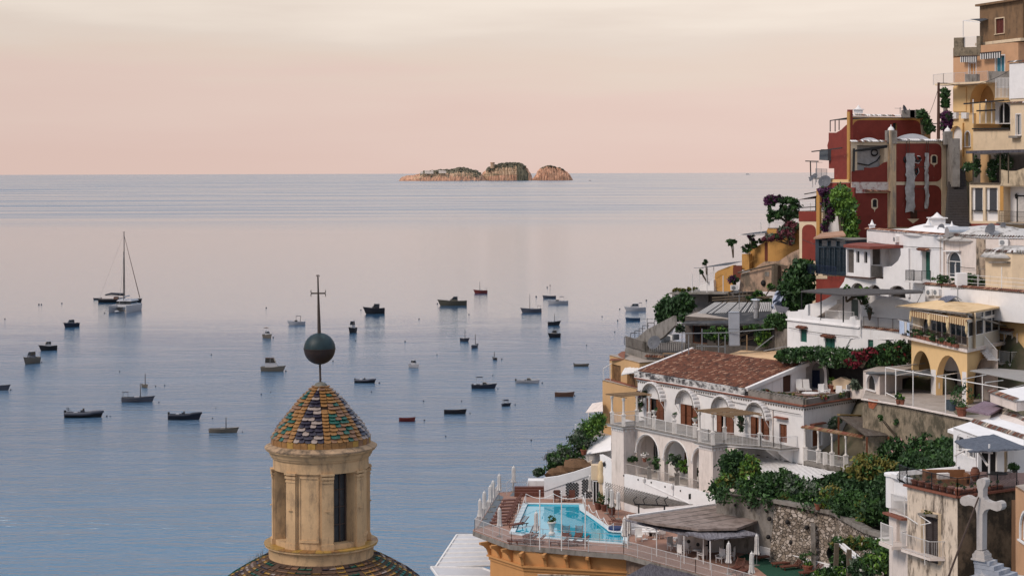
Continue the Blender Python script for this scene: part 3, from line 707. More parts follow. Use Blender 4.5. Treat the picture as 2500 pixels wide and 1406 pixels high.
def boat(px,py,Lpx,head,kind,hm,label,cat='boat',k=1.0,mast=None,**kw):
 """head: bow direction in degrees, 0 = to the right, 90 = away from the camera"""
 p=P(px,py,z=0);sc=p.y/F;hd=D2(head);B0=kw.get('B',.3)
 ext=abs(math.cos(hd))+B0*abs(math.sin(hd));L=Lpx*sc/ext*k;B=L*B0;Hh=kw.get('H',.11)*L
 t=local(thing({'gozzo':'fishing_boat','rowboat':'rowing_boat','rib':'inflatable_boat','cruiser':'motor_boat','runabout':'motor_boat','pontoon':'small_boat'}[kind],label,cat,(p.x,p.y,0),hd,group='boats moored in the bay'))
 st=hull(L,B,Hh,kw.get('bow',.9 if kind!='rowboat' else .5),kw.get('tr',.75 if kind!='gozzo' else .35),kw.get('sheer',.35),.7)
 t.scale=(1,1,{'gozzo':1.25,'rowboat':1.15,'rib':1.3,'pontoon':1.3}.get(kind,1.12+.5*abs(math.sin(hd))))
 m=MB();hull_mesh(st,m);gun(st,m,L*.008);m.done('hull',hm,t,smooth=True)
 r=random.Random(int(px*7+py));ind=Hh*.35
 if kind=='rowboat':
  m=MB();deck(st,m,-Hh*.45,.9);m.done('floor',kw.get('in_',deckw),t)
  for q in(-.25,.05,.3):m=MB();m.box((q*L,0,Hh*.75),(L*.06,B*.86,.04));m.done('seat',h_wood,t)
  if kw.get('motor'):m=MB();m.box((-L*.5-.08,0,Hh*1.25),(.28,.26,.45));m.box((-L*.5-.1,0,Hh*.3),(.12,.1,.7));m.done('outboard_motor',blackm,t)
 if kind=='gozzo':
  m=MB();deck(st,m,-Hh*.2,.94,8);deck(st,m,-Hh*.2,.94,0,3);deck(st,m,-Hh*.5,.92,2,9);m.done('deck',deckw,t)
  m=MB();m.box((L*.0,0,Hh*.95),(L*.16,B*.42,Hh*.7));m.done('engine_box',kw.get('box',h_white),t)
  mh=(mast or 1.0)*L*.62;m=MB();m.tube([(L*.12,0,Hh*.5),(L*.12,0,Hh+mh)],[.13,.08],6);m.done('mast',mastm,t)
  if kw.get('boom',1):m=MB();zb=Hh+mh*kw.get('bz',.6);m.tube([(L*.12,0,zb),(-L*.18*kw.get('bl',1),0,zb+.05)],.035,5);m.done('boom',mastm,t)
  if kw.get('frame'):
   m=MB()
   for s_ in(-1,1):
    for q in(-.46,-.30):m.bar((q*L,s_*B*.25,Hh*.8),(q*L,s_*B*.25,Hh+L*.14),.04)
   m.box((-L*.38,0,Hh+L*.145),(L*.2,B*.6,.05));m.done('awning_frame',canv,t)
  m=MB();m.tube([(-L*.5,0,-.1),(-L*.53,0,Hh*.9)],.05,5);m.tube([(-L*.53,0,Hh*.9),(-L*.40,0,Hh*1.15)],.03,5);m.done('rudder',h_wood,t)
 if kind=='rib':
  m=MB()
  for s_ in(-1,1):
   pts=[(s[-1][0],s_*s[-1][1]*1.0,s[-1][2]*.92+(.15*Hh if i>10 else 0))for i,s in enumerate(st)];m.tube(pts,[L*.033 if i<len(pts)-1 else L*.026 for i in range(len(pts))],9)
  m.done('tube',kw.get('tube',rubber),t,smooth='all')
  m=MB();deck(st,m,-Hh*.3,.85);m.done('deck',deckw,t)
  m=MB();cabin(m,-.06*L,.06*L,B*.16,B*.14,Hh*.7,Hh*.8+L*.085,.12*1,.02);m.done('console',kw.get('con',canv),t)
  m=MB();cabin(m,.0*L,.045*L,B*.13,B*.12,Hh*.8+L*.085,Hh*.8+L*.125,.1,.02);m.done('windscreen',bglass,t)
  m=MB();m.box((-L*.2,0,Hh*1.05),(L*.1,B*.5,Hh*.5));m.done('seat',h_white,t)
  m=MB();m.box((-L*.49,0,Hh*1.35),(L*.06,L*.055,L*.075));m.box((-L*.51,0,Hh*.5),(.14,.12,Hh*1.4));m.done('outboard_motor',blackm,t)
  if kw.get('arch'):
   m=MB();m.tube([(-L*.38,-B*.4,Hh),(-L*.43,-B*.36,Hh+L*.12),(-L*.43,B*.36,Hh+L*.12),(-L*.38,B*.4,Hh)],.05,5);m.tube([(-L*.30,-B*.4,Hh),(-L*.43,-B*.36,Hh+L*.12)],.04,5);m.tube([(-L*.30,B*.4,Hh),(-L*.43,B*.36,Hh+L*.12)],.04,5);m.done('roll_bar',blackm,t)
 if kind in('cruiser','runabout'):
  kw['ch']=kw.get('ch',.14)*1.25
  dm=kw.get('dk',deckw);m=MB();deck(st,m,-.02,.97,6);deck(st,m,-Hh*.35,.94,0,7);m.done('deck',dm,t)
  ch=kw.get('ch',.14)*L;cx0,cx1=kw.get('cx',(-.12,.26));cm=kw.get('cab',h_white)
  if kind=='cruiser':
   m=MB();cabin(m,cx0*L,cx1*L+.08*L,B*.36,B*.26,Hh*.85,Hh+ch*.45,L*.06,.02);m.done('cabin',cm,t)
   m=MB();cabin(m,cx0*L+.02,cx1*L,B*.33,B*.27,Hh+ch*.45,Hh+ch*.9,L*.09,L*.02);m.done('windscreen',bglass,t)
   m=MB();a0,a1=cx0*L,cx1*L-L*.08;m.box(((a0+a1)/2,0,Hh+ch*.93),(a1-a0+.1,B*.58,.07));m.done('cabin_roof',kw.get('roof',cm),t)
   m=MB()
   for q in(cx0*L+.05,(cx0+cx1)/2*L):
    for s_ in(-1,1):m.bar((q,s_*B*.335,Hh+ch*.44),(q+.05,s_*B*.28,Hh+ch*.92),.06)
   m.done('window_post',cm,t)
   m=MB();m.tube([(a0+.1,0,Hh+ch*.93),(a0+.1,0,Hh+ch*1.35)],.03,4);m.tube([(a0+.3,.2,Hh+ch*.93),(a0+.3,.2,Hh+ch*1.2)],.02,4);m.done('antenna',chrome,t)
  else:
   m=MB();cabin(m,.0*L,.22*L,B*.34,B*.25,Hh*.9,Hh+ch*.4,L*.08,.02);m.done('windscreen',bglass,t)
   m=MB();m.box((-L*.08,-B*.18,Hh*.95),(L*.07,B*.22,Hh*.6));m.box((-L*.08,B*.18,Hh*.95),(L*.07,B*.22,Hh*.6));m.box((-L*.36,0,Hh*.85),(L*.1,B*.7,Hh*.5));m.done('seat',kw.get('seat',h_white),t)
  if kw.get('bimini'):
   zb=Hh+kw['bimini']*L;m=MB();x0,x1=kw.get('bx',(-.30,.05))
   m.box(((x0+x1)/2*L,0,zb),((x1-x0)*L,B*.78,.07));m.box(((x0+x1)/2*L,0,zb+.06),((x1-x0)*L*.8,B*.6,.06));b=m.done('canopy',kw.get('bm',canv),t)
   m=MB()
   for s_ in(-1,1):
    for x in(x0,x1):m.bar((x*L,s_*B*.36,Hh*.9),(x*L,s_*B*.36,zb),.045)
   m.done('canopy_frame',chrome,t)
  if kw.get('archf'):
   m=MB();za=Hh+kw['archf']*L;m.tube([(-L*.18,-B*.40,Hh),(-L*.22,-B*.34,za),(-L*.22,B*.34,za),(-L*.18,B*.40,Hh)],.06,5);m.tube([(L*.08,-B*.36,Hh),(L*.08,-B*.33,za),(L*.08,B*.33,za),(L*.08,B*.36,Hh)],.045,5)
   for s_ in(-1,1):m.tube([(-L*.22,s_*B*.335,za),(L*.08,s_*B*.33,za)],.045,5)
   m.done('radar_arch',kw.get('am',h_white),t)
  m=MB();pts=[]
  for s in st[8:]:pts.append((s[-1][0]-.1,s[-1][1]*.9,s[-1][2]))
  for s_ in(-1,1):
   m.tube([(x,s_*y,z+L*.045)for x,y,z in pts],.022,4)
   for x,y,z in pts[::2]:m.bar((x,s_*y,z),(x,s_*y,z+L*.045),.025)
  m.done('bow_rail',chrome,t)
  if kw.get('outb'):m=MB();m.box((-L*.53,0,Hh*1.2),(L*.07,L*.06,L*.08));m.box((-L*.53,0,Hh*.4),(.12,.1,Hh*1.4));m.done('outboard_motor',blackm,t)
 if kind=='pontoon':
  m=MB();deck(st,m,-Hh*.3,.92);m.done('deck',deckw,t);m=MB()
  for x in(-.3,.25):
   for s_ in(-1,1):m=MB();m.bar((x*L,s_*B*.4,Hh*.7),(x*L,s_*B*.4,Hh+L*.36),.06);m.done('canopy_post',mastm,t)
  m=MB();m.box((-.03*L,0,Hh+L*.38),(L*.62,B*.95,.1));m.box((-.03*L,-B*.45,Hh+L*.33),(L*.6,.05,L*.1));m.done('canopy',h_grey,t)
  m=MB();m.box((-.05*L,0,Hh),(L*.25,B*.5,Hh*.8));m.done('seat',blackm,t)
 return t
boat(176,798,36,222,'cruiser',h_navy,'small blue hulled speedboat with dark hard top, left of the catamaran','motor boat',B=.36,H=.16,cab=h_grey,roof=canv,dk=h_grey)
boat(120,855,40,205,'cruiser',h_black,'dark hulled cabin cruiser with pale cabin, further of the pair at the left','motor boat',B=.36,H=.20,ch=.2)
boat(79,887,38,240,'cruiser',h_cream,'cream hulled cabin cruiser, nearer of the pair at the left','motor boat',B=.4,H=.19,ch=.2,cab=h_grey,roof=h_white)
boat(353,945,28,305,'gozzo',h_cream,'small pale fishing boat with short mast seen bow on','fishing boat',B=.36,H=.16,mast=1.1,boom=1,bz=.35)
boat(334,981,73,0,'gozzo',h_grey,'long grey fishing boat with mast and stern awning frame','fishing boat',B=.27,H=.12,mast=.62,frame=1,boom=0)
boat(202,1018,88,3,'rib',h_black,'large pale inflatable boat with roll bar and outboard at lower left','inflatable boat',B=.26,H=.085,tube=h_grey,arch=1)
boat(448,1024,74,3,'rib',h_navy,'dark navy inflatable boat with small console','inflatable boat',B=.26,H=.12,tube=h_navy,con=canv)
boat(544,1056,66,2,'gozzo',h_cream,'white open fishing boat with short mast nearest the dome','fishing boat',B=.27,H=.12,mast=.55,boom=0,box=deckw)
boat(-14,952,66,0,'gozzo',h_grey,'boat bow poking in at the left edge of the bay','boat',B=.27,H=.12,mast=.4,boom=0)
boat(652,825,28,318,'cruiser',h_cream,'small pale motorboat with flat dark canopy left of the copper ball','motor boat',B=.42,H=.2,bimini=.42,ch=.18,bm=brownc)
boat(726,793,40,190,'runabout',h_white,'white motorboat with tall open arch frame','motor boat',B=.32,H=.16,archf=.3,am=mastm,ch=.2)
boat(664,906,56,352,'cruiser',h_cream,'cream cuddy cruiser with striped canvas cover and dark gunwale','motor boat',B=.33,H=.16,cx=(-.30,.18),ch=.3,roof=h_wood)
boat(861,812,25,245,'cruiser',h_black,'small dark hulled boat with white cabin seen bow on','motor boat',B=.5,H=.24,ch=.34,roof=h_white)
boat(917,766,46,190,'cruiser',h_black,'black hulled cruiser with white rails and dark cabin','motor boat',B=.34,H=.24,ch=.18,cab=h_black,cx=(-.2,.15),archf=.2,am=h_black)
boat(890,934,50,352,'rib',h_black,'white and black inflatable boat with dark console right of the ball','inflatable boat',B=.3,H=.10,tube=h_grey)
boat(1010,897,30,320,'cruiser',h_white,'white speedboat with curved windscreen bow towards the shore','motor boat',B=.42,H=.17,ch=.22,cx=(-.2,.2))
boat(1108,746,64,182,'cruiser',h_olive,'long olive wooden cruiser with low cabin','motor boat',B=.27,H=.15,ch=.13,cab=h_olive,cx=(-.15,.1),roof=h_olive)
boat(1175,716,30,183,'gozzo',h_red,'small dark red fishing boat with thin mast, farthest of all','fishing boat',B=.3,H=.18,mast=1.0,frame=1,boom=0)
boat(1299,763,46,182,'gozzo',h_grey,'grey fishing boat with tall dark mast and stern awning','fishing boat',B=.28,H=.15,mast=1.0,frame=1,boom=0)
boat(1342,728,31,183,'rowboat',h_grey,'low grey rowing boat beside the far motorboat','rowing boat',B=.28,H=.15)
boat(1364,742,47,184,'runabout',h_white,'pale motorboat with dark arched canopy, next to low rowing boat','motor boat',B=.3,H=.13,bimini=.2,bx=(-.28,-.05))
boat(1351,794,28,10,'gozzo',h_black,'black fishing boat with thin mast directly above another boat','fishing boat',B=.36,H=.24,mast=1.0,boom=0)
boat(1355,824,30,205,'cruiser',h_black,'black motorboat with rounded dark arch directly below masted boat','motor boat',B=.4,H=.24,archf=.42,am=h_black,ch=.2,cab=h_cream)
boat(1133,833,24,330,'gozzo',h_navy,'small navy fishing boat with white bottom stripe and flag staff','fishing boat',B=.4,H=.24,mast=1.2,boom=0)
boat(1159,849,23,60,'gozzo',h_grey,'small grey fishing boat stern on with crossed mast and boom','fishing boat',B=.4,H=.2,mast=1.25,bz=.5,bl=1.3)
boat(1208,878,17,120,'gozzo',h_black,'tiny dark boat with a mast in mid bay','fishing boat',B=.45,H=.2,mast=1.0,boom=0)
boat(1179,948,57,354,'runabout',h_navy,'navy and white bowrider with raised bimini canopy','motor boat',B=.32,H=.14,bimini=.28,bx=(-.3,-.02),ch=.2,bm=canv)
boat(1287,935,54,352,'runabout',h_white,'slim white open motorboat with dark outboard and seat','motor boat',B=.27,H=.10,outb=1,ch=.2,seat=blackm)
boat(1419,894,35,356,'rowboat',h_cream,'small white rowing boat with outboard close to the town','rowing boat',B=.32,H=.13,motor=1,in_=h_black)
boat(1377,968,46,352,'rowboat',h_wood,'dark brown wooden rowing boat off the town','rowing boat',B=.3,H=.18,in_=h_wood)
boat(1235,991,23,20,'pontoon',h_navy,'small dark boat under a tall square canopy','boat',B=.5,H=.2)
boat(1110,1010,52,358,'rowboat',h_black,'black rowing boat with white gunwale line','rowing boat',B=.28,H=.15,in_=h_grey)
boat(993,1028,38,356,'rowboat',h_red,'red wooden rowing boat right of the lantern cone','rowing boat',B=.32,H=.18,in_=h_black)
boat(1553,759,48,184,'cruiser',h_white,'white cruiser with swept dark windscreen next to the hillside','motor boat',B=.3,H=.14,ch=.16,bimini=.22,bx=(-.3,-.15))
boat(1546,783,34,182,'rowboat',h_blue,'blue rowing boat moored below the white cruiser','rowing boat',B=.3,H=.16,in_=h_black)
boat(808+120,884,1,0,'rowboat',h_grey,'x')if False else None
p=P(293,738,z=0);sc=p.y/F;L=104*sc
t=local(thing('sailing_yacht','big black sailing yacht with very tall mast and furled sails','sailing yacht',(p.x,p.y,0),D2(-2)))
st=hull(L,L*.24,L*.075,.3,.8,.12,.7);m=MB();hull_mesh(st,m);gun(st,m,.08);m.done('hull',h_black,t,smooth=True)
m=MB();deck(st,m,-.05);m.done('deck',h_wood,t)
m=MB();cabin(m,-L*.1,L*.14,L*.06,L*.045,L*.07,L*.11,L*.04,.1);m.done('cabin',h_grey,t);m=MB();cabin(m,-L*.14,-L*.02,L*.065,L*.06,L*.07,L*.135,.5,.1);m.done('sprayhood',h_wood,t)
mx_=L*.10;mh=172*sc;m=MB();m.tube([(mx_,0,L*.06),(mx_,0,mh)],[.32,.18],8);m.tube([(mx_-.7,0,mh-.3),(mx_+.4,0,mh)],.08,4)
for k in(.3,.5,.7):m.bar((mx_,-2.1*(1.1-k),mh*k),(mx_,2.1*(1.1-k),mh*k),.1)
ms_=m.done('mast',mastm,t)
m=MB();m.tube([(mx_,0,L*.16),(-L*.36,0,L*.165)],.16,6);m.tube([(mx_-.3,0,L*.19),(-L*.2,0,L*.205),(-L*.345,0,L*.18)],[.55,.5,.2],7);m.done('boom',canv,t)
m=MB();m.tube([(L*.47,0,L*.1),(mx_+.2,0,mh*.93)],[.20,.09],6);m.done('furled_sail',brownc,t)
m=MB()
for q in((L*.10,-L*.12,.98),(L*.10,L*.12,.98),(L*.03,-L*.12,.72),(L*.03,L*.12,.72)):m.tube([(q[0],q[1],L*.08),(mx_,0,mh*q[2])],.028,3)
m.tube([(-L*.49,0,L*.08),(mx_,0,mh*.98)],.028,3);m.done('rigging',mastm,t)
m=MB();m.tube([(-L*.48,-L*.08,L*.08),(-L*.48,-L*.08,L*.12),(-L*.48,L*.08,L*.12),(-L*.48,L*.08,L*.08)],.04,4);m.tube([(L*.40,-L*.04,L*.08),(L*.55,0,L*.12)],.09,4)
for i in range(12):
 x=-L*.45+L*.85*i/11;b=L*.115*(1 if i<7 else 1-((i-7)/5)**2*.7)
 for s_ in(-1,1):m.bar((x,s_*b,L*.07),(x,s_*b,L*.115),.04)
m.done('guard_rail',chrome,t)
q=P(238,731,z=0);t=local(thing('dinghy','little black dinghy tied behind the black yacht','dinghy',(q.x,q.y,0),D2(180),group='boats moored in the bay'))
st=hull(3.6,1.6,.4,.6,.8,.3);m=MB();hull_mesh(st,m);gun(st,m,.2);m.done('hull',h_black,t);m=MB();deck(st,m,-.2);m.done('floor',h_grey,t);m=MB();m.box((-1.8,0,.6),(.4,.4,.6));m.done('outboard_motor',blackm,t)
p=P(304,760,z=0);sc=p.y/F;Wc=58*sc
t=local(thing('catamaran','white sailing catamaran facing the camera below the black yacht','catamaran',(p.x,p.y,0),D2(-97)))
L=Wc*1.7;t.scale=(1,1,1.35)
for s_ in(-1,1):
 st=hull(L,Wc*.24,L*.12,.2,.85,.12,.8);m=MB();hull_mesh(st,m);deck(st,m,-.01);m.v=[(x,y+s_*Wc*.38,z)for x,y,z in m.v];m.done('hull',h_white,t,smooth=True)
m=MB();cabin(m,-L*.42,L*.12,Wc*.42,Wc*.40,L*.085,L*.14,.6,.1);m.done('bridge_deck',h_white,t)
m=MB();cabin(m,-L*.35,L*.10,Wc*.36,Wc*.33,L*.14,L*.185,1.6,.1);m.done('windscreen',bglass,t);m=MB();cabin(m,-L*.40,L*.05,Wc*.40,Wc*.33,L*.185,L*.215,.9,.1);m.done('cabin_roof',h_white,t)
m=MB();m.tube([(L*.06,0,L*.2),(L*.06,0,108*sc)],[.14,.09],7);m.done('mast',mastm,t);m=MB();m.tube([(L*.06,0,L*.27),(-L*.36,0,L*.27)],.25,6);m.done('boom',h_white,t)
m=MB();m.bar((L*.40,-Wc*.36,L*.11),(L*.40,Wc*.36,L*.11),.18);m.tube([(L*.4,0,L*.12),(L*.06,0,102*sc)],.05,3);m.done('cross_beam',chrome,t)
m=MB();m.lathe([(.02,-.3),(.9,-.2),(1.1,.1),(.7,.3),(.02,.4)],(L*.47,-Wc*.05,.4),10);m.done('fender',h_white,t)
p=P(1826,420.8,38000);t=local(thing('distant_ship','tiny white ship on the horizon right of the islands','ship',(p.x,p.y,0)));m=MB();m.add([(-55,-9,0),(55,-9,0),(62,0,9),(-58,0,9),(-55,9,0),(55,9,0)],[(0,1,2,3),(4,3,2,5)]);m.done('hull',h_white,t);m=MB();m.box((-10,0,14),(60,14,12));m.done('superstructure',h_white,t)
for(x,y,w)in((1127,441.5,6),(1152,441.5,9),(1440,438.6,6)):
 p=P(x,y,YI-300-(400 if x>1400 else 0));l_=w*3;t=local(thing('distant_yacht',{1127:'tiny white boat lying under the long island',1152:'small white yacht lying under the gap between the islands',1440:'tiny white boat right of the rocky island'}[x],'yacht',(p.x,p.y,0)))
 st=hull(l_,5,2.4);m=MB();hull_mesh(st,m);m.done('hull',h_white,t);m=MB();m.box((0,0,3.5),(l_*.45,3.4,2.6));m.done('cabin',h_white,t)
bu=[(12,779),(26,952),(95,744),(101,744),(151,741),(255,765),(292,907),(402,941),(388,982),(269,1016),(261,1016),(516,866),(527,996),(519,1021),(592,1054),(650,752),(667,824),(698,906),(690,905),(661,958),(881,757),(868,832),(989,834),(926,935),(813,882),(1023,779),(1067,866),(1145,768),(1309,725),(1336,702),(1203,917),(1216,949),(1324,935),(1315,933),(1127,979),(1034,979),(1258,988),(1148,1009),(1036,1026),(1013,1027),(1088,1065),(1297,1075),(1403,966),(1432,843),(1225,877),(1470,773),(1508,783),(1513,755),(1578,734),(1501,810),(1281,758),(1068,742),(102,885),(380,943),(907,957),(638,963)]
m=MB();m.ball((0,0,.22),.42,6);m.tube([(0,0,.5),(0,0,.85)],.06,5);m.done('buoy_proto',pm('buoy_dark',(.03,.028,.035),.6));proto=bpy.data.objects['buoy_proto']
for i,(x,y)in enumerate(bu):
 p=P(x,y,z=0);o=proto if i==0 else proto.copy()
 if i:COL.objects.link(o)
 o.name='mooring_buoy';o.location=(p.x,p.y,0);s_=random.uniform(.75,1.2)*(p.y/F)/.12;o.scale=(s_*.48,s_*.48,s_*.42)
 tag(o,'small dark mooring buoy floating in the bay','buoy','mooring buoys in the bay')
p=P(1343,704,z=0);t=local(thing('marker_pole','thin marker pole standing in the water far out','marker',(p.x,p.y,0)));m=MB();m.tube([(0,0,-1),(0,0,2.3)],.07,5);m.done('pole',blackm,t);m=MB();m.ball((0,0,1.4),.3,5);m.done('float',blackm,t)
def ground(X,Y):
 pts=GP;w=1.0/(((pts[:,0]-X)**2+(pts[:,1]-Y)**2)**1.6+.5);return float((w*pts[:,2]).sum()/w.sum())
SIL=((900,1900),(1055,1480),(1200,1440),(1225,1200),(1330,1185),(1400,1080),(1465,1040),(1480,930),(1560,860),(1640,760),(1700,710),(1800,660),(1900,590),(2000,480),(2250,345),(2330,260),(2420,130),(2500,40),(9999,-900))
def zcap(X,Y):
 px=1250+X/Y*F;a=max([q for q in SIL if q[0]<=px],default=SIL[0]);i=SIL.index(a)
 b=SIL[min(i+1,len(SIL)-1)];t=(px-a[0])/max(1,b[0]-a[0]);py=a[1]+(b[1]-a[1])*min(1,max(0,t))if px>900 else 1900
 wl_=np.interp(px,[1740,1892,2040,2120,2167,2300,2500],[158,152.8,147.6,140,137.6,126,118])
 if Y<wl_+1.2:py=max(py,1500)
 return H-(py+12-HZ)/F*Y
GP=np.array([(-18,150,-8),(-18,180,-8),(-14,120,-8),(-8,165,8),(-6,185,8),(0,165,17),(0,185,18),(-4,210,-5),(8,158,20),(8,175,25),(8,200,18),(10,225,-5),(20,235,5),(16,150,24),(14,178,27),(13,190,30),(16,197,36),(22,165,29),(22,186,38),(25,200,41),(28,215,40),(32,240,20),(55,240,45),
    (24,155,30),(30,150,31.5),(28,165,37),(30,178,39.5),(32,143,34),(33,132,39),(36,145,42),(36,165,43),(38,180,45),(40,170,47),(36,200,46),(41,195,50),(47,200,54),(48,185,54),(52,210,60),(60,215,68),(50,160,53),(46,140,50),(22,100,24),(28,100,30),(32,112,38),(36,120,40),(45,120,48),(20,125,20),(10,110,5),(5,80,0),(20,60,25),(0,50,20),(-15,60,10),(-30,70,-8),(-30,120,-8),(70,140,62),(75,200,78),(90,230,85),(90,120,70)],float)
gx=np.arange(-34,112,2.0);gy=np.arange(40,262,2.0);m=MB();vs=[]
for y in gy:
 for x in gx:vs.append((x,y,max(-6,min(ground(x,y)+1.0*math.sin(x*1.7+y*.9)*.4-1.2,zcap(x,y)))))
nx=len(gx)
m.add(vs,[(j*nx+i,j*nx+i+1,(j+1)*nx+i+1,(j+1)*nx+i)for j in range(len(gy)-1)for i in range(nx-1)])
hill=m.done('hillside',mat('hillside_earth',(.11,.095,.065),.95,.4,.5,.8,2,stain=(.05,.07,.03),stain_amt=.9,stain_scale=(.3,.3,.3)),smooth='all');hill['kind']='structure'
class House:
 def __init__(s,name,label,cat,chain,zt,zb,mt,back=(7,8),roof=None,group=None,root=None):
  s.ch=[Vector((P(p,HZ,Y).x,Y))if not isinstance(p,Vector)else p for p,Y in chain]if not isinstance(chain[0],Vector)else chain
  s.zt,s.zb,s.mt,s.back,s.roofm=zt,zb,mt,Vector(back),roof or terr
  c=s.ch[len(s.ch)//2];s.t=root or thing(name,label,cat,(c.x,c.y,zb),group=group)
  s.f=[Face(a,b)for a,b in zip(s.ch,s.ch[1:])];s.holes=[[]for _ in s.f];s.out=[None]*len(s.f);s.jobs=[];s.dp=[.2]*len(s.f)
 def op(s,i,R,x0,y0,x1,y1,kind='dark',sh='rect',**kw):
  a=R(x0,y0);b=R(x1,y1);h=hole(s.f[i],a[0],a[1],b[0],b[1],sh)
  u0,u1,z0,z1,k=h;u0=max(.03,u0);u1=min(s.f[i].L-.03,u1);z0=max(s.zb+.03,z0);h=(u0,u1,z0,z1,k)
  s.holes[i].append(h);s.jobs.append((i,h,kind,kw));return h
 def outline(s,i,pts):s.out[i]=pts
 def build(s,roof=True,z_roof=None,wname='wall'):
  m=MB();zt,zb=s.zt,s.zb
  for i,f in enumerate(s.f):
   ol=s.out[i]or[(0,zb),(f.L,zb),(f.L,zt),(0,zt)]
   panel(m,f,ol,[arch_pts(*h[:4],kind=h[4])for h in s.holes[i]],depth=s.dp[i])
  a,b=s.ch[0],s.ch[-1];c,d=b+s.back,a+s.back
  for p,q in((b,c),(c,d),(d,a)):m.poly([(p.x,p.y,zb),(q.x,q.y,zb),(q.x,q.y,zt),(p.x,p.y,zt)])
  s.wall=m.done(wname,s.mt,s.t)
  if roof:
   m=MB();z=z_roof or zt;pl=[(p.x,p.y)for p in s.ch]+[(c.x,c.y),(d.x,d.y)]
   m.prism(pl,z-.12,z+.001,top=None);s.roof=m.done('roof',s.roofm,s.t)
  for i,h,kind,kw in s.jobs:
   kw=dict(kw);fr=kw.pop('fr',None);aw=kw.pop('aw',None)
   infill(s.t,s.f[i],h,kind,depth=s.dp[i],**kw)
   if fr:frame_around(s.t,s.f[i],h,fr)
   if aw:
    f=s.f[i];m=MB();m.poly([f.w(h[0]-.2,h[3]+.25,.02),f.w(h[1]+.2,h[3]+.25,.02),f.w(h[1]+.2,h[3]+.12,.5),f.w(h[0]-.2,h[3]+.12,.5)]);m.poly([f.w(h[0]-.2,h[3]+.19,.02),f.w(h[1]+.2,h[3]+.19,.02),f.w(h[1]+.2,h[3]+.06,.5),f.w(h[0]-.2,h[3]+.06,.5)])
    ho=m.done('door_hood',terracotta,s.t);tile_edge(ho,f.w(h[0]-.2,h[3]+.2,.3),f.w(h[1]+.2,h[3]+.2,.3),'hood_tiles',n=f.n,over=.22)
  return s
def cornice(parent,f,z,u0=None,u1=None,w=.12,h=.1,mt=None,name='cornice'):
 m=MB();m.bar(f.w(u0 if u0 is not None else-w*.5,z,w/2-.01),f.w(u1 if u1 is not None else f.L+w*.5,z,w/2-.01),w+.02,h);return m.done(name,mt or white,parent)
def slab(t,poly,z,th,mt,name='slab'):
 m=MB();m.prism([(p[0],p[1])for p in poly],z-th,z);return m.done(name,mt,t)
def pot(px,py,z=None,Y=None,s=.3,label=None,mt=None,plant_=None,seed=1,group='potted plants on the terraces',mix=(0,1,2),fl=0,tall=.7,cat='potted plant'):
 p=P(px,py,Y)if Y else P(px,py,z=z);t=thing('potted_plant',label,cat,tuple(p),group=group)
 m=MB();m.lathe([(.55*s,0),(.62*s,.1*s),(.9*s,1.3*s),(1.0*s,1.35*s),(1.0*s,1.6*s),(.85*s,1.6*s),(.8*s,1.45*s),(.01,1.45*s)],tuple(p),12);m.done('pot',mt or terracotta,t)
 foliage('leaves',t,[(p.x,p.y,p.z+1.5*s+tall*.5,tall*.45,tall*.45,tall*.55)],int(140*max(1,tall*1.5)),.13,mix,seed=seed,flowers=fl);return t
def pipe(name,label,pts,r=.04,mt=None,cat='pipe',n=5):
 m=MB();m.tube(pts,r,n);return tag(m.done(name,mt or whitem,smooth=True),label,cat)
def dish(px,py,Y,d,label,az=-30,el_=30,mt=None,mast=1.0):
 d*=.68;p=P(px,py,Y);t=local(thing('satellite_dish',label,'satellite dish',tuple(p),D2(az),group='satellite dishes'))
 Mx=Matrix.Rotation(D2(90-el_),3,'X');m=MB();m.lathe([(.001,0),(d*.2,d*.02),(d*.35,d*.06),(d*.5,d*.14),(d*.51,d*.14),(d*.36,d*.035),(.002,-.02)],(0,0,0),20,cap=False)
 m.v=[tuple(Mx@Vector(v))for v in m.v];m.done('reflector',mt or mat('dish_grey',(.10,.105,.12),.6,.2,4),t,smooth=True)
 m=MB();q=Mx@Vector((0,-d*.1,d*.5));e=Mx@Vector((0,-d*.48,d*.13));m.tube([e,q],.02,4);m.box(tuple(q),(.1,.1,.14));m.done('feed_arm',greym,t)
 m=MB();m.tube([(0,.08,-mast),(0,.08,.05)],.03,5);m.done('mast',greym,t);return t
def aircon(f,px,py,label,mt=None,out=.0):
 u,z=f.uz(px,py);c=f.w(u,z,out+.17);t=local(thing('air_conditioner',label,'air conditioner',tuple(c),math.atan2(f.d.y,f.d.x),group='air conditioners'))
 m=MB();m.box((0,0,0),(.85,.32,.6));m.done('case',mt or whitem,t);m=MB();m.lathe([(.23,0),(.23,.02),(.20,.03),(.02,.03)],(0,0,0),14);m.v=[(x-.1,-.16-z,y)for x,y,z in m.v];m.done('fan_grille',greym,t);return t
def chimney(px,py,Y,w,h,label,mt=None):
 p=P(px,py,Y);t=thing('chimney',label,'chimney',tuple(p));m=MB();m.box((p.x,p.y,p.z+h/2),(w,w,h));m.done('stack',mt or white_clean,t);m=MB();m.box((p.x,p.y,p.z+h+.05),(w*1.3,w*1.3,.1));m.lathe([(w*.5,0),(w*.3,.15),(.02,.5)],(p.x,p.y,p.z+h+.1),8);m.done('cap',mt or white_clean,t)
VA,VB,VC=[Vector((P(px,HZ,Y).x,Y))for px,Y in((1555.5,182),(1960.7,160),(2088.7,166))]
vf=Face(VA,VB);vr=Face(VB,VC)
vil=House('villa','long white villa with brown tiled roof, scalloped arch hoods and brown shutters','house',[VA,VB,VC],39.0,27.5,white,back=(9,6))
for i,(x0,y0,x1,y1)in enumerate(((458,470,602,652),(750,522,892,700),(1060,575,1202,775),(1352,632,1505,805))):vil.op(0,R5,x0,y0,x1,y1,'none')
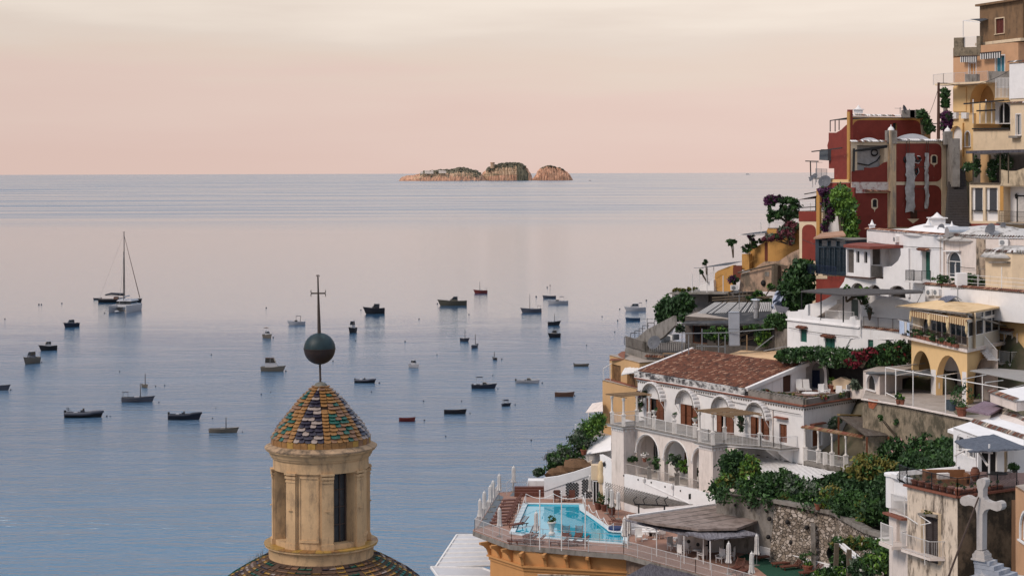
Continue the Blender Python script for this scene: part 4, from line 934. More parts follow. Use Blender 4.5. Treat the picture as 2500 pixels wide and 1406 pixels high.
vil.op(0,R5,1590,685,1655,842,'shutter',pm=wood);vil.op(1,R5,1872,735,1950,868,'dark')
vil.build(z_roof=39.0)
for i,h in enumerate(vil.holes[0][:4]):
 u0,u1,z0,z1,_=h;m=MB();m.poly([vf.w(u0,z0,-.19),vf.w(u1,z0,-.19),vf.w(u1,z1,-.19),vf.w(u0,z1,-.19)])
 k=[.5,.45,.55,.5][i];dd=m.done('doorway',dark,vil.t)
 hh=(u0,u0+(u1-u0)*.28,z0,z1,'rect');infill(vil.t,vf,hh,'shutter1',depth=-.03,pm=wood)
 hh=(u1-(u1-u0)*.28,u1,z0,z1,'rect');infill(vil.t,vf,hh,'shutter1',depth=-.03,pm=wood)
 hh=(u0+(u1-u0)*(.28 if i%2 else .5),u0+(u1-u0)*(.58 if i%2 else .72),z0,z1,'rect');infill(vil.t,vf,hh,'shutter1',depth=.12,pm=wood)
 c=(u0+u1)/2;r_=(u1-u0)/2+.22;zc=z1-.05;m=MB();nT=13
 for j in range(nT):
  a=PI*(j+.5)/nT;a0=PI*j/nT;a1=PI*(j+1)/nT
  for(ra,oa),(rb,ob)in(((r_,.03),(r_,.62)),):
   rt=r_*PI/nT/2;vs=[]
   for o in(0.0,.66):
    for q in range(6):
     an=PI*q/5;du=math.cos(a)*(r_+rt*math.sin(an)*.9)-math.sin(a)*rt*math.cos(an);dz=math.sin(a)*(r_+rt*math.sin(an)*.9)+math.cos(a)*rt*math.cos(an);vs.append(vf.w(c+du,zc+dz,o))
   m.add(vs,[(q,q+1,7+q,6+q)for q in range(5)]+[(6,7,8,9,10,11)])
 hd_=m.done('arch_hood',white,vil.t)
 m=MB();m.tube([vf.w(c+r_*.93*math.cos(PI*j/14),zc+r_*.93*math.sin(PI*j/14),.68)for j in range(15)],.045,5);m.done('hood_edge',conc,hd_)
 m=MB();m.tube([vf.w(c+(r_*.8+.03*math.sin(j*9))*math.cos(PI*j/14),zc+r_*.8*math.sin(PI*j/14),.04)for j in range(15)],.03,4)
 for s_ in(-1,1):m.tube([vf.w(c+s_*r_*.96,zc,.6),vf.w(c+s_*r_*.98,zc-.5,.25),vf.w(c+s_*r_*1.0,zc-.9,.04)],.03,4)
 m.done('hood_bracket',whitem,hd_)
for fc_,h in((vf,vil.holes[0][4]),(vr,vil.holes[1][0])):
 m=MB();m.bar(fc_.w(h[0]-.35,h[3]+.55,.22),fc_.w(h[1]+.25,h[3]+.55,.22),.44,.07);m.bar(fc_.w(h[0]-.35,h[3]+.62,.2),fc_.w(h[1]+.25,h[3]+.62,.2),.4,.05);m.done('window_hood',terracotta,vil.t)
h=vil.holes[1][0];infill(vil.t,vr,(h[0],h[0]+(h[1]-h[0])*.5,h[2],h[3],'rect'),'shutter1',depth=-.03,pm=wood);frame_around(vil.t,vr,h,white)
for f_ in(vf,vr):
 cornice(vil.t,f_,39.06,w=.34,h=.1,mt=terracotta);cornice(vil.t,f_,38.86,w=.12,h=.06,mt=white,name='moulding')
 m=MB();k=int(f_.L/.36)
 for i in range(k):m.bar(f_.w(f_.L*(i+.5)/k,38.62,.035),f_.w(f_.L*(i+.5)/k,38.76,.035),.13,.09)
 m.done('dentils',conc,vil.t)
band=mat('flaking_black_parapet',(.55,.53,.51),.9,.1,2,.4,12,stain=(.045,.042,.045),stain_amt=.97,stain_scale=(1.3,1.3,1.6),sthr=.42)
uR=vf.uz(1819.8,950)[0]
m=MB();m.bar(vf.w(-.25,39.42,.02),vf.w(uR+.2,39.42,.02),.5,.62);m.done('parapet',band,vil.t)
m=MB();m.bar(vf.w(-.2,39.14,.10),vf.w(uR+.2,39.14,.10),.36,.07);m.done('parapet_foot',white,vil.t)
vdir=Vector((.86,.51));S_=6.9;fl0=vf.w(-.15,39.72,-.15);fr0=vf.w(uR,39.72,-.15)
def rp(u,s,dz=0):
 p=fl0.lerp(fr0,u);return Vector((p.x+vdir.x*S_*s,p.y+vdir.y*S_*s,39.72+1.85*s+dz))
m=MB();m.poly([rp(0,0,-.03),rp(1,0,-.03),rp(1,1,-.03),rp(0,1,-.03)]);ncol=84;nrow=21;LU=(fr0-fl0).length;r=random.Random(2);m.m[-1:]=[3]
ud=(fr0-fl0).normalized()
for i in range(ncol):
 for j in range(nrow):
  s0=(j-.12)/nrow;s1=(j+1.1)/nrow;u=(i+.5)/ncol;rr_=LU/ncol*.47;mi=r.choices((0,1,2,3),(5,4,1.3,2.4))[0];vs=[];dx=r.uniform(-.02,.02)
  for s__,k,lift in((max(s0,-.02),1.0,.05),(min(s1,1.0),.8,.0)):
   for q in range(5):
    an=PI*q/4;p=rp(u,s__)+ud*(rr_*k*math.cos(an)+dx)+Vector((0,0,rr_*.95*k*math.sin(an)+lift));vs.append(p)
  m.add(vs,[(q,q+1,6+q,5+q)for q in range(4)]+[(0,1,2,3,4)],mi)
rf=m.done('tiled_roof',TILES,vil.t)
m=MB();m.bar(rp(0,0,.05)+ud*-.15,rp(0,1.02,.05)+ud*-.15,.34,.22);m.done('left_verge',white,vil.t)
m=MB();m.bar(rp(1,-.03,.02)+ud*.22,rp(1,1.05,.02)+ud*.22,.42,.34);m.done('right_verge',white,vil.t)
gf=Face((rp(1,-.0).x+ud.x*.3,rp(1,0).y+ud.y*.3),(rp(1,1.0).x+ud.x*.3,rp(1,1.0).y+ud.y*.3));m=MB()
hd2=hole(gf,*R5(1622,265),*R5(1694,372));hd2=(hd2[0],hd2[1],39.15,hd2[3],'rect')
panel(m,gf,[(0,39.0),(gf.L,39.0),(gf.L,41.5),(0,39.72)],[arch_pts(*hd2[:4],kind='rect')],depth=.15);m.done('gable_wall',white,vil.t);infill(vil.t,gf,hd2,'dark',depth=.15,pm=darkwood,nm='gable_door')
rb0,rb1=rp(0,1),rp(1,1);m=MB();m.poly([(rb0.x,rb0.y,39),(rb1.x,rb1.y,39),(rb1.x,rb1.y,41.5),(rb0.x,rb0.y,41.5)]);m.poly([(rp(0,0).x-.1,rp(0,0).y,39),(rb0.x-.1,rb0.y,39),(rb0.x-.1,rb0.y,41.5),(rp(0,0).x-.1,rp(0,0).y,39.7)]);m.done('rear_wall',white,vil.t)
m=MB();c=rp(.86,.93);m.lathe([(.13,0),(.13,.6),(.17,.62),(.17,.72)],tuple(c),8);m.done('flue',conc,vil.t)
m=MB();a=vf.w(uR+.35,39.35,-.2);b=vf.w(vf.L-.1,39.35,-.2);c=vr.w(vr.L,39.35,-.2);m.bar(a,b,.34,.55);m.bar(b,c,.34,.55)
for i in range(16):m.bar(a.lerp(b,i/15)+Vector((0,0,.32)),a.lerp(b,min(1,i/15+.035))+Vector((0,0,.32)),.42,.12)
m.done('terrace_parapet',conc,vil.t)
tt=mat('terrace_tile_red',(.28,.17,.14),.8,.2,3)
m=MB();pl=[vf.w(uR+.5,0,-.3),vf.w(vf.L-.3,0,-.3),vr.w(vr.L+2.5,0,-.3),vr.w(vr.L+2,0,-7),gf.w(gf.L-.3,0,.1)+Vector((0,0,0)),gf.w(0,0,.1)]
m.prism([(p.x,p.y)for p in pl],39.02,39.14);m.done('roof_terrace',tt,vil.t)
def V(u,w,z=0):return vf.w(u,z,w)
fA=vf.off(4.2);fT=vf.off(5.6);fT2=vf.off(5.5)
def uu(f,px):return f.uz(px,1000)[0]
tl0,tl1=uu(fT,1492.7),uu(fT,1522.3);ta0=tl1;tr0,tr1=uu(fT2,1706),uu(fT2,1740);ZB=35.2;ZL=30.4
low=thing('villa_arcade','white arcaded lower storey of the villa carrying the long balcony','arcade',tuple(V(8,4.2,ZL)))
m=MB()
a1=hole(fA,*R5(368,783),*R5(556,1080),'arch');a2=hole(fA,*R5(603,835),*R5(806,1110),'arch');a3=hole(fA,*R5(850,893),*R5(1010,1160),'arch');a0_=hole(fA,*R5(300,858),*R5(362,1010),'arch')
zz=lambda h,z0=ZL+.03:(h[0],h[1],z0,h[3],'arch')
hs_=[zz(a1),zz(a2),zz(a3)]
panel(m,fA,[(tl1-.1,ZL),(tr1+1.5,ZL),(tr1+1.5,ZB-.3),(tl1-.1,ZB-.3)],[arch_pts(*h[:4],kind='arch')for h in hs_],thick=.45);m.done('arcade_wall',pinkish,low)
for h in hs_:
 m=MB();r_=(h[1]-h[0])/2;c=(h[0]+h[1])/2;zc=h[3]-r_;m.tube([fA.w(c+(r_+.12)*math.cos(PI*j/16),zc+(r_+.12)*math.sin(PI*j/16),.02)for j in range(17)],.09,4)
 for s_ in(-1,1):m.bar(fA.w(c+s_*(r_+.12),zc-.1,.03),fA.w(c+s_*(r_+.12),zc+.08,.03),.28,.12)
 m.done('arch_moulding',white,low)
def tower(u0,u1,w0,w1,z0,z1,nm='tower'):
 m=MB();pl=[V(u0,w0),V(u1,w0),V(u1,w1),V(u0,w1)];m.prism([(p.x,p.y)for p in pl][::-1],z0,z1);o=m.done(nm,pinkish,low)
 m=MB();k=7
 for i in range(k):
  for(p,q)in((V(u0,w1),V(u1,w1)),(V(u1,w1),V(u1,w0))):c=p.lerp(q,(i+.5)/k);m.box((c.x,c.y,z1-.14),(.16,.16,.26),math.atan2(vf.d.y,vf.d.x))
 m.done('corbels',white,o);return o
tower(tl0,tl1,2.0,5.6,26.5,ZB-.3);tower(tr0,tr1,3.0,5.5,26.5,ZB-.3)
m=MB();e=.3;uend=tr1+5.2
pl=[V(tl0-e,1),V(tl0-e,5.6+e),V(tl1+e,5.6+e),V(tl1+e,4.2+e),V(tr0-e,4.2+e),V(tr0-e,5.5+e),V(tr1+e,5.5+e),V(tr1+e,4.2),V(tr1+3.0,2.4),V(uend-1,1.9),V(uend,1.9),V(uend+.2,.02),V(.5,.02)]
pl2=[(p.x,p.y)for p in pl];m.prism(pl2,ZB-.22,ZB);bal=m.done('balcony_slab',white,low)
m=MB();pl3=[V(tl0-e-.12,1),V(tl0-e-.12,5.6+e+.12),V(tl1+e+.12,5.6+e+.12),V(tl1+e+.12,4.2+e+.12),V(tr0-e-.12,4.2+e+.12),V(tr0-e-.12,5.5+e+.12),V(tr1+e+.12,5.5+e+.12),V(tr1+e+.12,4.2),V(tr1+3.0,2.55),V(uend-1,2.05),V(uend+.1,2.05),V(uend+.35,.03),V(.5,.03)]
m.prism([(p.x,p.y)for p in pl3],ZB-.06,ZB+.02);m.done('balcony_edge',conc,low)
m=MB();
for s_ in(-.6,1.2):m.prism([(q.x,q.y)for q in(V(uend-2+s_,.0),V(uend-1.7+s_,.0),V(uend-1.7+s_,1.5),V(uend-2+s_,1.5))],[ZB-1.5,ZB-1.5,ZB-.5,ZB-.5],ZB-.22)
m.done('balcony_bracket',white,low)
inn=thing('loggia_door','brown and white glazed doors inside the left villa arch','door',tuple(V(3,1,ZL)))
fI=vf.off(1.6)
def rectp(f,R,x0,y0,x1,y1,out=0):return[f.wp(*R(x0,y1),out),f.wp(*R(x1,y1),out),f.wp(*R(x1,y0),out),f.wp(*R(x0,y0),out)]
m=MB();m.poly([V(0,1.6,ZL),V(vf.L*.6,1.6,ZL),V(vf.L*.6,1.6,ZB-.2),V(0,1.6,ZB-.2)]);m.done('loggia_wall',white,low)
m=MB();m.poly(rectp(fI,R5,402,870,478,1040,.02));m.done('opening',dark,inn);m=MB();m.poly(rectp(fI,R5,432,880,466,1030,.05));m.done('wooden_leaf',wood,inn)
h=hole(fI,*R5(488,868),*R5(552,1030));infill(inn,fI,h,'door',depth=-.03,nb=3);h=hole(fI,*R5(783,930),*R5(806,1060));infill(inn,fI,h,'shutter1',depth=-.03)
m=MB();m.prism([(p.x,p.y)for p in(V(tl1,1.5),V(tl1,5.2),V(tr0,5.2),V(tr0+3,4),V(tr0+3,1.5))],ZL-.2,ZL);m.done('loggia_floor',terr,low)
rp1=[V(tl0-.1,2.5,ZB),V(tl0-.1,5.7,ZB),V(tl1+.1,5.7,ZB),V(tl1+.1,4.3,ZB),V(tr0-.1,4.3,ZB)]
railing(0,0,1.05,.13,None,pts=rp1,label='white iron railing along the left half of the villa balcony',name='balcony_railing',cat='railing')
rp2=[V(tr0-.1,4.3,ZB),V(tr0-.1,5.6,ZB),V(tr1+.1,5.6,ZB),V(tr1+.1,4.3,ZB),V(tr1+3,2.4,ZB),V(uend-1,1.85,ZB),V(uend,1.85,ZB),V(uend+.1,.1,ZB)]
railing(0,0,1.05,.13,None,pts=rp2,label='white iron railing around the right bay of the villa balcony',name='balcony_railing',cat='railing')
railing(0,0,1.15,.14,mat('weathered_white_iron',(.5,.46,.42),.6,.3,5),pts=[V(tl1+.05,5.25,ZL),V(tr0,5.15,ZL)],label='weathered white railing before the arches of the villa',name='terrace_railing',cat='railing')
gatepost=mat('white_post',(.66,.62,.58),.8,.15,4,stain=(.3,.26,.22),stain_amt=.5,stain_scale=(3,3,1))
def column(x,y,z0,z1,label,r=.11,grp='white columns of the villa pergolas',mt=None):
 t=thing('column',label,'column',(x,y,z0),group=grp);m=MB();m.box((x,y,z0+.55),(.34,.34,1.1));m.box((x,y,z0+1.13),(.42,.42,.08));m.done('plinth',mt or gatepost,t)
 m=MB();m.lathe([(r*1.5,0),(r*1.5,.06),(r*1.1,.1),(r,.2),(r*.9,z1-z0-1.5),(r*1.1,z1-z0-1.42),(r*1.5,z1-z0-1.36),(r*1.5,z1-z0-1.17)],(x,y,z0+1.17),10);m.done('shaft',mt or gatepost,t,smooth=True)
cl=[(tl0+.1,5.6),(tl1,5.6),(tl0+.1,2.6),(tl1+.1,2.6)]
for i,(u,w)in enumerate(cl):p=V(u,w);column(p.x,p.y,ZB,ZB+2.75,'white column of the left balcony pergola, '+['outer front','inner front','outer rear','inner rear'][i]+' corner')
cr=[(tr0+.1,5.5),(tr1,5.5),(tr0+.1,2.6),(tr1+2.8,2.3)]
for i,(u,w)in enumerate(cr):p=V(u,w);column(p.x,p.y,ZB,ZB+2.75,'white column of the right balcony pergola, '+['outer front','inner front','outer rear','inner rear'][i]+' corner')
def cane_roof(label,f,u0,u1,w0,w1,z,n=9,mt=None):
 t=thing('cane_pergola',label,'pergola',tuple(V(u0,w0,z)));r=random.Random(int(u0*10));m=MB()
 for w in(w0,w1):m.tube([f(u0-.4,w,z),f(u1+.4,w,z)],.06,5)
 m.done('beam',mt or cane,t);m=MB()
 for i in range(n):u=u0+(u1-u0)*i/(n-1);m.tube([f(u+r.uniform(-.1,.1),w0-.3,z+.09),f(u+r.uniform(-.15,.15),w1+.5+r.uniform(-.2,.3),z+.1+r.uniform(-.03,.06))],.04,5)
 m.done('cane',mt or cane,t)
cane_roof('rough cane pergola over the left end of the villa balcony',V,tl0,tl1+.1,2.6,5.6,ZB+2.85,8)
cane_roof('rough cane pergola over the right bay of the villa balcony',V,tr0,tr1+2.8,2.4,5.5,ZB+2.85,16)
for i,(x,lab)in enumerate(((520,'first from the left'),(692,'second from the left'),(870,'third from the left'))):
 u=uu(fA,R5(x,0)[0]);p=V(u,4.25);t=thing('stone_urn','white planted urn on the balcony pier, '+lab,'urn',(p.x,p.y,ZB));m=MB();m.box((p.x,p.y,ZB+.62),(.36,.36,1.24));m.box((p.x,p.y,ZB+1.27),(.44,.44,.07));m.done('pier',gatepost,t)
 m=MB();m.lathe([(.16,0),(.1,.06),(.07,.15),(.2,.3),(.27,.48),(.3,.52),(.24,.52),(.01,.4)],(p.x,p.y,ZB+1.3),12);m.done('bowl',gatepost,t,smooth=True);foliage('leaves',t,[(p.x,p.y,ZB+1.95,.22,.22,.2)],60,.1,(0,1),seed=i)
for i,x in enumerate((475,710)):
 u=uu(vf.off(5.25),R5(x,0)[0]);p=V(u,5.25);t=thing('stone_urn','grey planted urn on the lower terrace pier, '+('left one' if i==0 else 'right one'),'urn',(p.x,p.y,ZL));m=MB();m.box((p.x,p.y,ZL+.65),(.42,.42,1.3));m.box((p.x,p.y,ZL+1.33),(.5,.5,.08));m.done('pier',conc,t)
 m=MB();m.lathe([(.16,0),(.1,.06),(.07,.15),(.2,.3),(.27,.48),(.3,.52),(.24,.52),(.01,.4)],(p.x,p.y,ZL+1.37),12);m.done('bowl',conc,t,smooth=True);foliage('leaves',t,[(p.x,p.y,ZL+2.0,.22,.22,.2)],60,.1,(0,1),seed=i+5)
fW=vf.off(5.55);rw=thing('retaining_wall','curving white retaining wall between villa and pool with diamond lattice','wall',tuple(fW.wp(1600,1240)))
ol=[fW.uz(*p)for p in((1476,1236),(1560,1254),(1650,1276),(1746,1300),(1746,1212),(1740,1205),(1707,1197),(1640,1183),(1560,1165),(1521,1156),(1500,1140),(1492,1126),(1480,1117),(1464,1109),(1468,1160))]
m=MB();panel(m,fW,ol,thick=.4);m.done('wall_face',white_clean,rw)
m=MB()
def lat(f,quad,nu,nv,out,w,dirs=(1,-1)):
 A_,B_,C_,D_=[f.uz(*q)for q in quad]
 def q(s,t):return(A_[0]*(1-s)*(1-t)+B_[0]*s*(1-t)+C_[0]*s*t+D_[0]*(1-s)*t,A_[1]*(1-s)*(1-t)+B_[1]*s*(1-t)+C_[1]*s*t+D_[1]*(1-s)*t)
 k=nv/nu
 for i in range(-nv,nu+1):
  for d in dirs:
   s0,s1=i/nu,(i+nv)/nu;t0,t1=0,1
   if s0<0:t0=-s0/(s1-s0);s0=0
   if s1>1:t1=t0+(1-s0)/((i+nv)/nu-i/nu)if i/nu>=0 else(1-i/nu)/((nv)/nu);s1=1
   if t1<=t0:continue
   a,b=(q(s0,t0),q(s1,t1))if d==1 else(q(s0,1-t0),q(s1,1-t1));m.bar(f.w(*a,out),f.w(*b,out),w)
lat(fW,(R6(1640,420),R6(2010,540),R6(2470,500),R6(1650,290)),34,5,.05,.028);m.done('shade_grey_lattice',conc,rw)  # white lattice coloured grey, the tone stands for its shadowed gaps
m=MB()
for x,y in((1820,232),(1955,270),(2078,296),(2208,336),(2352,374)):c=fW.wp(*R6(x,y),.01);m.ball(tuple(c),.09,5)
m.done('weep_hole',dark,rw);m=MB();m.poly([fW.wp(*R6(*q),.012)for q in((2428,455),(2450,452),(2450,400),(2428,405))]);m.done('niche',dark,rw)
m=MB();m.tube([fW.wp(*R6(2015,300),.06),fW.wp(*R6(2450,500),.06)],.035,5);m.tube([fW.wp(*R6(2285,320),.06),fW.wp(*R6(2285,420),.06)],.05,6);m.done('drain_pipe',white_clean,rw)
for i,(x,y)in enumerate(((1645,130),(2018,278),(2284,340))):
 c=fW.wp(*R6(x,y),.15);t=thing('wall_lantern','small wall lantern on the white retaining wall, '+['leftmost','middle','rightmost'][i],'lamp',tuple(c));m=MB();m.lathe([(.03,.3),(.12,.2),(.14,.15),(.09,-.15),(.03,-.2)],tuple(c),6);m.done('lamp',blackm if i==0 else whitem,t);m=MB();m.tube([c+Vector((0,0,.3)),c+Vector((.1,.1,.35)),c+Vector((.12,.15,0))],.02,4);m.done('bracket',blackm,t)
u5=5.6;gt=thing('garden_terrace','small tiled terrace with balustrade beside the right end of the villa','terrace',tuple(V(vf.L,0,34.2)))
pl=[V(vf.L,.05),V(vf.L+u5,.05),V(vf.L+u5,-4.5),V(vf.L,-4.5)];m=MB();m.prism([(p.x,p.y)for p in pl],33.7,34.2);m.done('floor',conc,gt)
m=MB()
for i in range(3):p=V(vf.L+.12+(u5-.25)*i/2,-.05);m.box((p.x,p.y,34.7),(.36,.36,1.1))
m.done('pier',gatepost,gt)
railing(0,0,1.0,.13,whitem,pts=[V(vf.L+.1,-.03,34.2),V(vf.L+u5-.1,-.03,34.2),V(vf.L+u5-.1,-4.0,34.2)],parent=gt,name='railing')
for i,u in enumerate((.1,1.9,3.7,5.5)):p=V(vf.L+u,-.05);column(p.x,p.y,34.2,37.05,'white column of the garden pergola beside the villa, number %s from the left'%['one','two','three','four'][i],.09)
m=MB();r=random.Random(8)
gp=thing('cane_pergola','pergola edged with curved terracotta tiles beside the villa end','pergola',tuple(V(vf.L+2,-.1,37.1)));m.tube([V(vf.L-.3,.05,37.1),V(vf.L+u5+2.2,.05,37.15)],.07,5);m.done('beam',cane,gp)
tile_edge(gp,V(vf.L-.2,-.05,37.18),V(vf.L+u5+2.2,-.05,37.2),'tile_row',n=vf.n,mats=[terracotta,cane,T2,T3])
t=thing('shed_roof','dark sagging board roof beside the right end of the villa','roof',tuple(V(vf.L+1,-5,37.5)))
q=[P(*R4(545,1165),160),P(*R4(750,1170),163),P(*R4(995,1340),150),P(*R4(800,1345),149)]
m=MB();m.add(q+[p-Vector((0,0,.1))for p in q],[(0,1,2,3),(7,6,5,4),(0,4,5,1),(1,5,6,2),(2,6,7,3),(3,7,4,0)]);m.done('boards',mat('dark_boards',(.085,.065,.05),.85,.4,5,.4,12,stain=(.16,.14,.12),stain_amt=.8,stain_scale=(6,.6,1)),t)
m=MB();m.bar(q[0]+Vector((0,0,.1)),q[1]+Vector((0,0,.1)),.3,.12);m.done('ridge',mat('mossy_ridge',(.22,.15,.05),.9),t)
m=MB()
for p in q:m.bar((p.x,p.y,33),(p.x,p.y,p.z-.1),.14)
m.done('post',wood,t)
vr_=thing('veranda_roof','white sheet metal veranda roof over the villa garden','roof',tuple(V(20,1,33.4)))
a,b=V(uu(vf,1846),.05,33.75),V(vf.L+u5-.6,.12,33.75);c,d=V(vf.L+u5-2.0,2.7,33.05),V(uu(vf,1846)-1.6,2.7,33.05);m=MB();n=60;
for i in range(n):
 z=.03 if i%2 else 0;p0,p1=a.lerp(b,i/n),a.lerp(b,(i+1)/n);q0,q1=d.lerp(c,i/n),d.lerp(c,(i+1)/n);up=Vector((0,0,z));m.poly([p0+up,p1+up,q1+up,q0+up])
m.done('sheet',white_clean,vr_);m=MB();m.bar(d,c,.08,.16);m.done('fascia',whitem,vr_)
m=MB();r=random.Random(3)
for i in range(26):p=a.lerp(b,r.random())+Vector((0,0,.04));m.bar(p,p+(b-a).normalized()*r.uniform(.1,.5),.12,.05)
m.done('debris',dim,vr_)
for i,s_ in enumerate((.70,.93)):
 p=d.lerp(c,s_);t=thing('bracket_post','white iron post with curved brackets under the veranda roof, '+('left one' if i==0 else 'right one'),'post',(p.x,p.y,31));m=MB();m.lathe([(.12,0),(.12,.4),(.07,.5),(.06,2.0)],(p.x,p.y,31),8);m.done('post',gatepost,t);m=MB()
 for s2 in(-1,1):m.tube([p+Vector((0,0,-.9)),p+Vector((s2*.2*vf.d.x,s2*.2*vf.d.y,-.6)),p+Vector((s2*.7*vf.d.x,s2*.7*vf.d.y,-.08))],.04,5)
 m.done('bracket',gatepost,t)
ZD=27.0
def D(px,py,z=ZD):return P(px,py,z=z)
def D6(x,y,z=ZD):return P(*R6(x,y),z=z)
def D7(x,y,z=ZD):return P(*R7(x,y),z=z)
dk=thing('pool_deck','terracotta paved pool terrace on an orange corbelled substructure','terrace',tuple(D(1300,1300)))
front=[D6(400,750),D6(750,880),D6(1500,945),D6(1820,970),D6(2500,1150),D(1850,1440)]
backp=[D(2120,1440),D(2060,1398),D(1950,1368),D(1858,1341),D(1800,1322),D(1746,1300),D(1650,1272),D(1560,1250),D(1476,1233),D6(1520,452),D6(1070,452),D6(1070,375),D6(905,375),D6(640,390)]
pool=[D6(905,500),D6(1420,505),D6(1426,560),D6(1560,660),D6(1690,755),D6(1820,765),D6(1820,870),D6(1400,838),D6(1060,812),D6(790,775)]
outl=front+backp
m=MB();loops=[outl,pool];flat=[p for l in loops for p in l]
tr=tessellate_polygon([[Vector((p.x,p.y,0))for p in l]for l in loops])
m.add([(p.x,p.y,ZD)for p in flat],[tuple(t)for t in tr],0)
n_=len(outl);m.add([(p.x,p.y,ZD-.001)for p in outl]+[(p.x,p.y,ZD-.45)for p in outl],[(i,(i+1)%n_,n_+(i+1)%n_,n_+i)for i in range(n_)],1)
n_=len(pool);m.add([(p.x,p.y,ZD)for p in pool]+[(p.x,p.y,ZD-2.0)for p in pool],[(i,(i+1)%n_,n_+(i+1)%n_,n_+i)for i in range(n_)]+[tuple(range(n_,2*n_))],2)
pt=mat('pool_tile_blue',(.22,.62,.72),.4,.06,4)
m.done('deck_floor',[deckm,conc,pt],dk)
m=MB();c0=sum(pool,Vector())/len(pool)
for p,q in zip(pool,pool[1:]+pool[:1]):
 o1=(p-c0).normalized()*.25;o2=(q-c0).normalized()*.25;m.bar(p+o1+Vector((0,0,.03)),q+o2+Vector((0,0,.03)),.5,.06)
m.done('pool_rim',mat('pool_rim_stone',(.55,.62,.64),.6,.1,3),dk)
wm=bpy.data.materials.new('pool_water');wm.use_nodes=True;wb=wm.node_tree.nodes['Principled BSDF'];wb.inputs['Base Color'].default_value=(.0,.29,.41,1);wb.inputs['Roughness'].default_value=.03;wb.inputs['IOR'].default_value=1.6
nn=nd(wm.node_tree,'ShaderNodeTexNoise');nn.inputs['Scale'].default_value=.9;gg=nd(wm.node_tree,'ShaderNodeNewGeometry');wm.node_tree.links.new(gg.outputs['Position'],nn.inputs['Vector']);bb=nd(wm.node_tree,'ShaderNodeBump');bb.inputs['Strength'].default_value=.12;bb.inputs['Distance'].default_value=.05
wm.node_tree.links.new(nn.outputs[0],bb.inputs['Height']);wm.node_tree.links.new(bb.outputs[0],wb.inputs['Normal'])
m=MB();m.prism([(p.x,p.y)for p in pool],ZD-.5,ZD-.08);o=m.done('pool_water',wm);o['kind']='structure'
m=MB();m.poly([D6(*q,ZD+.004)for q in((440,735),(560,690),(690,430),(635,410))]);m.poly([D6(*q,ZD+.004)for q in((745,425),(790,425),(815,388),(775,388))]);m.done('grey_tiles',mat('deck_grey',(.13,.15,.17),.7,.2,3),dk)
c=D6(1750,748);sp=thing('whirlpool_cover','round dark blue whirlpool cover at the right end of the pool','whirlpool',tuple(c));m=MB();m.lathe([(.72,0),(.75,.1),(.75,.28),(.7,.34),(.01,.36)],tuple(c),24);m.done('cover',mat('navy_cover',(.015,.03,.10),.5),sp);m=MB();m.lathe([(.82,0),(.86,.1),(.78,.12)],tuple(c),24);m.done('rim',white_clean,sp)
gm=mat('green_mat',(.012,.06,.035),.9,.3,6,.5,40)
m=MB();pl=[D7(560,1200),D7(690,1150),D7(800,1150),D7(1100,1230),D7(1330,1300),D7(1300,1390),D7(900,1400),D7(760,1290)];m.prism([(p.x,p.y)for p in pl],ZD+.001,ZD+.03);tag(m.done('green_mat',gm),'dark green artificial turf under the loungers below the stone wall','mat')
os_=House('hotel_building','orange plastered building with curved corbels carrying the pool deck','building',[(1194,162.4),(1276,157.9),(1526,155.6)],26.55,12,orange,back=(4,12),roof=conc)
os_.build()
for f in os_.f:
 cornice(os_.t,f,25.25,w=.3,h=.16,mt=orange,name='string_course');cornice(os_.t,f,25.0,w=.12,h=.3,mt=orange,name='string_course_foot')
for i,x in enumerate((565,665,770,872,1087,1292,1497)):
 f=os_.f[0]if x<871 else os_.f[1];u=f.uz(R6(x,0)[0],1360)[0];m=MB();pts=[(0,26.54),(1.15,26.54),(1.1,26.3),(.7,26.15),(.4,25.9),(.25,25.6),(.18,25.34),(0,25.34)]
 vs=[f.w(u-.13,z,o)for o,z in pts]+[f.w(u+.13,z,o)for o,z in pts];k=len(pts);m.add(vs,[tuple(range(k)),tuple(range(2*k-1,k-1,-1))]+[(j,(j+1)%k,k+(j+1)%k,k+j)for j in range(k)]);m.done('corbel',orange,os_.t)
f=os_.f[1];m=MB();m.poly([f.w(*f.uz(*R6(*q)),.02)for q in((1010,1157),(1500,1170),(1500,1177),(1010,1177))]);m.bar(f.wp(*R6(1010,1157),.06),f.wp(*R6(1500,1170),.06),.12,.06);m.done('lower_frieze',mould,os_.t)
fR=FP(1526,155.4,1690,149.0);t=thing('reed_screen','brown woven reed screen under the deck right of the orange wall','screen',tuple(fR.w(0,20)));m=MB();panel(m,fR,[(0,12),(fR.L,12),(fR.L,26.5),(0,26.5)],thick=.1)
m.done('screen',mat('woven_reed',(.24,.16,.12),.9,.35,3,.6,25,stain=(.1,.07,.05),stain_amt=.7,stain_scale=(9,9,.6)),t)
for zz in range(3):m=MB();m.bar(fR.w(0,25.2-zz*1.3,.06),fR.w(fR.L,25.2-zz*1.3,.06),.04,.06);m.done('batten',cane,t)
reed=mat('grey_reed_roof',(.20,.19,.21),.95,.25,5,.8,30,stain=(.07,.065,.075),stain_amt=.85,stain_scale=(14,1.0,1.0),sthr=.46)
reedd=mat('dark_reed_roof',(.10,.095,.11),.95,.3,5,.8,30,stain=(.035,.03,.04),stain_amt=.85,stain_scale=(14,1.0,1.0),sthr=.46)
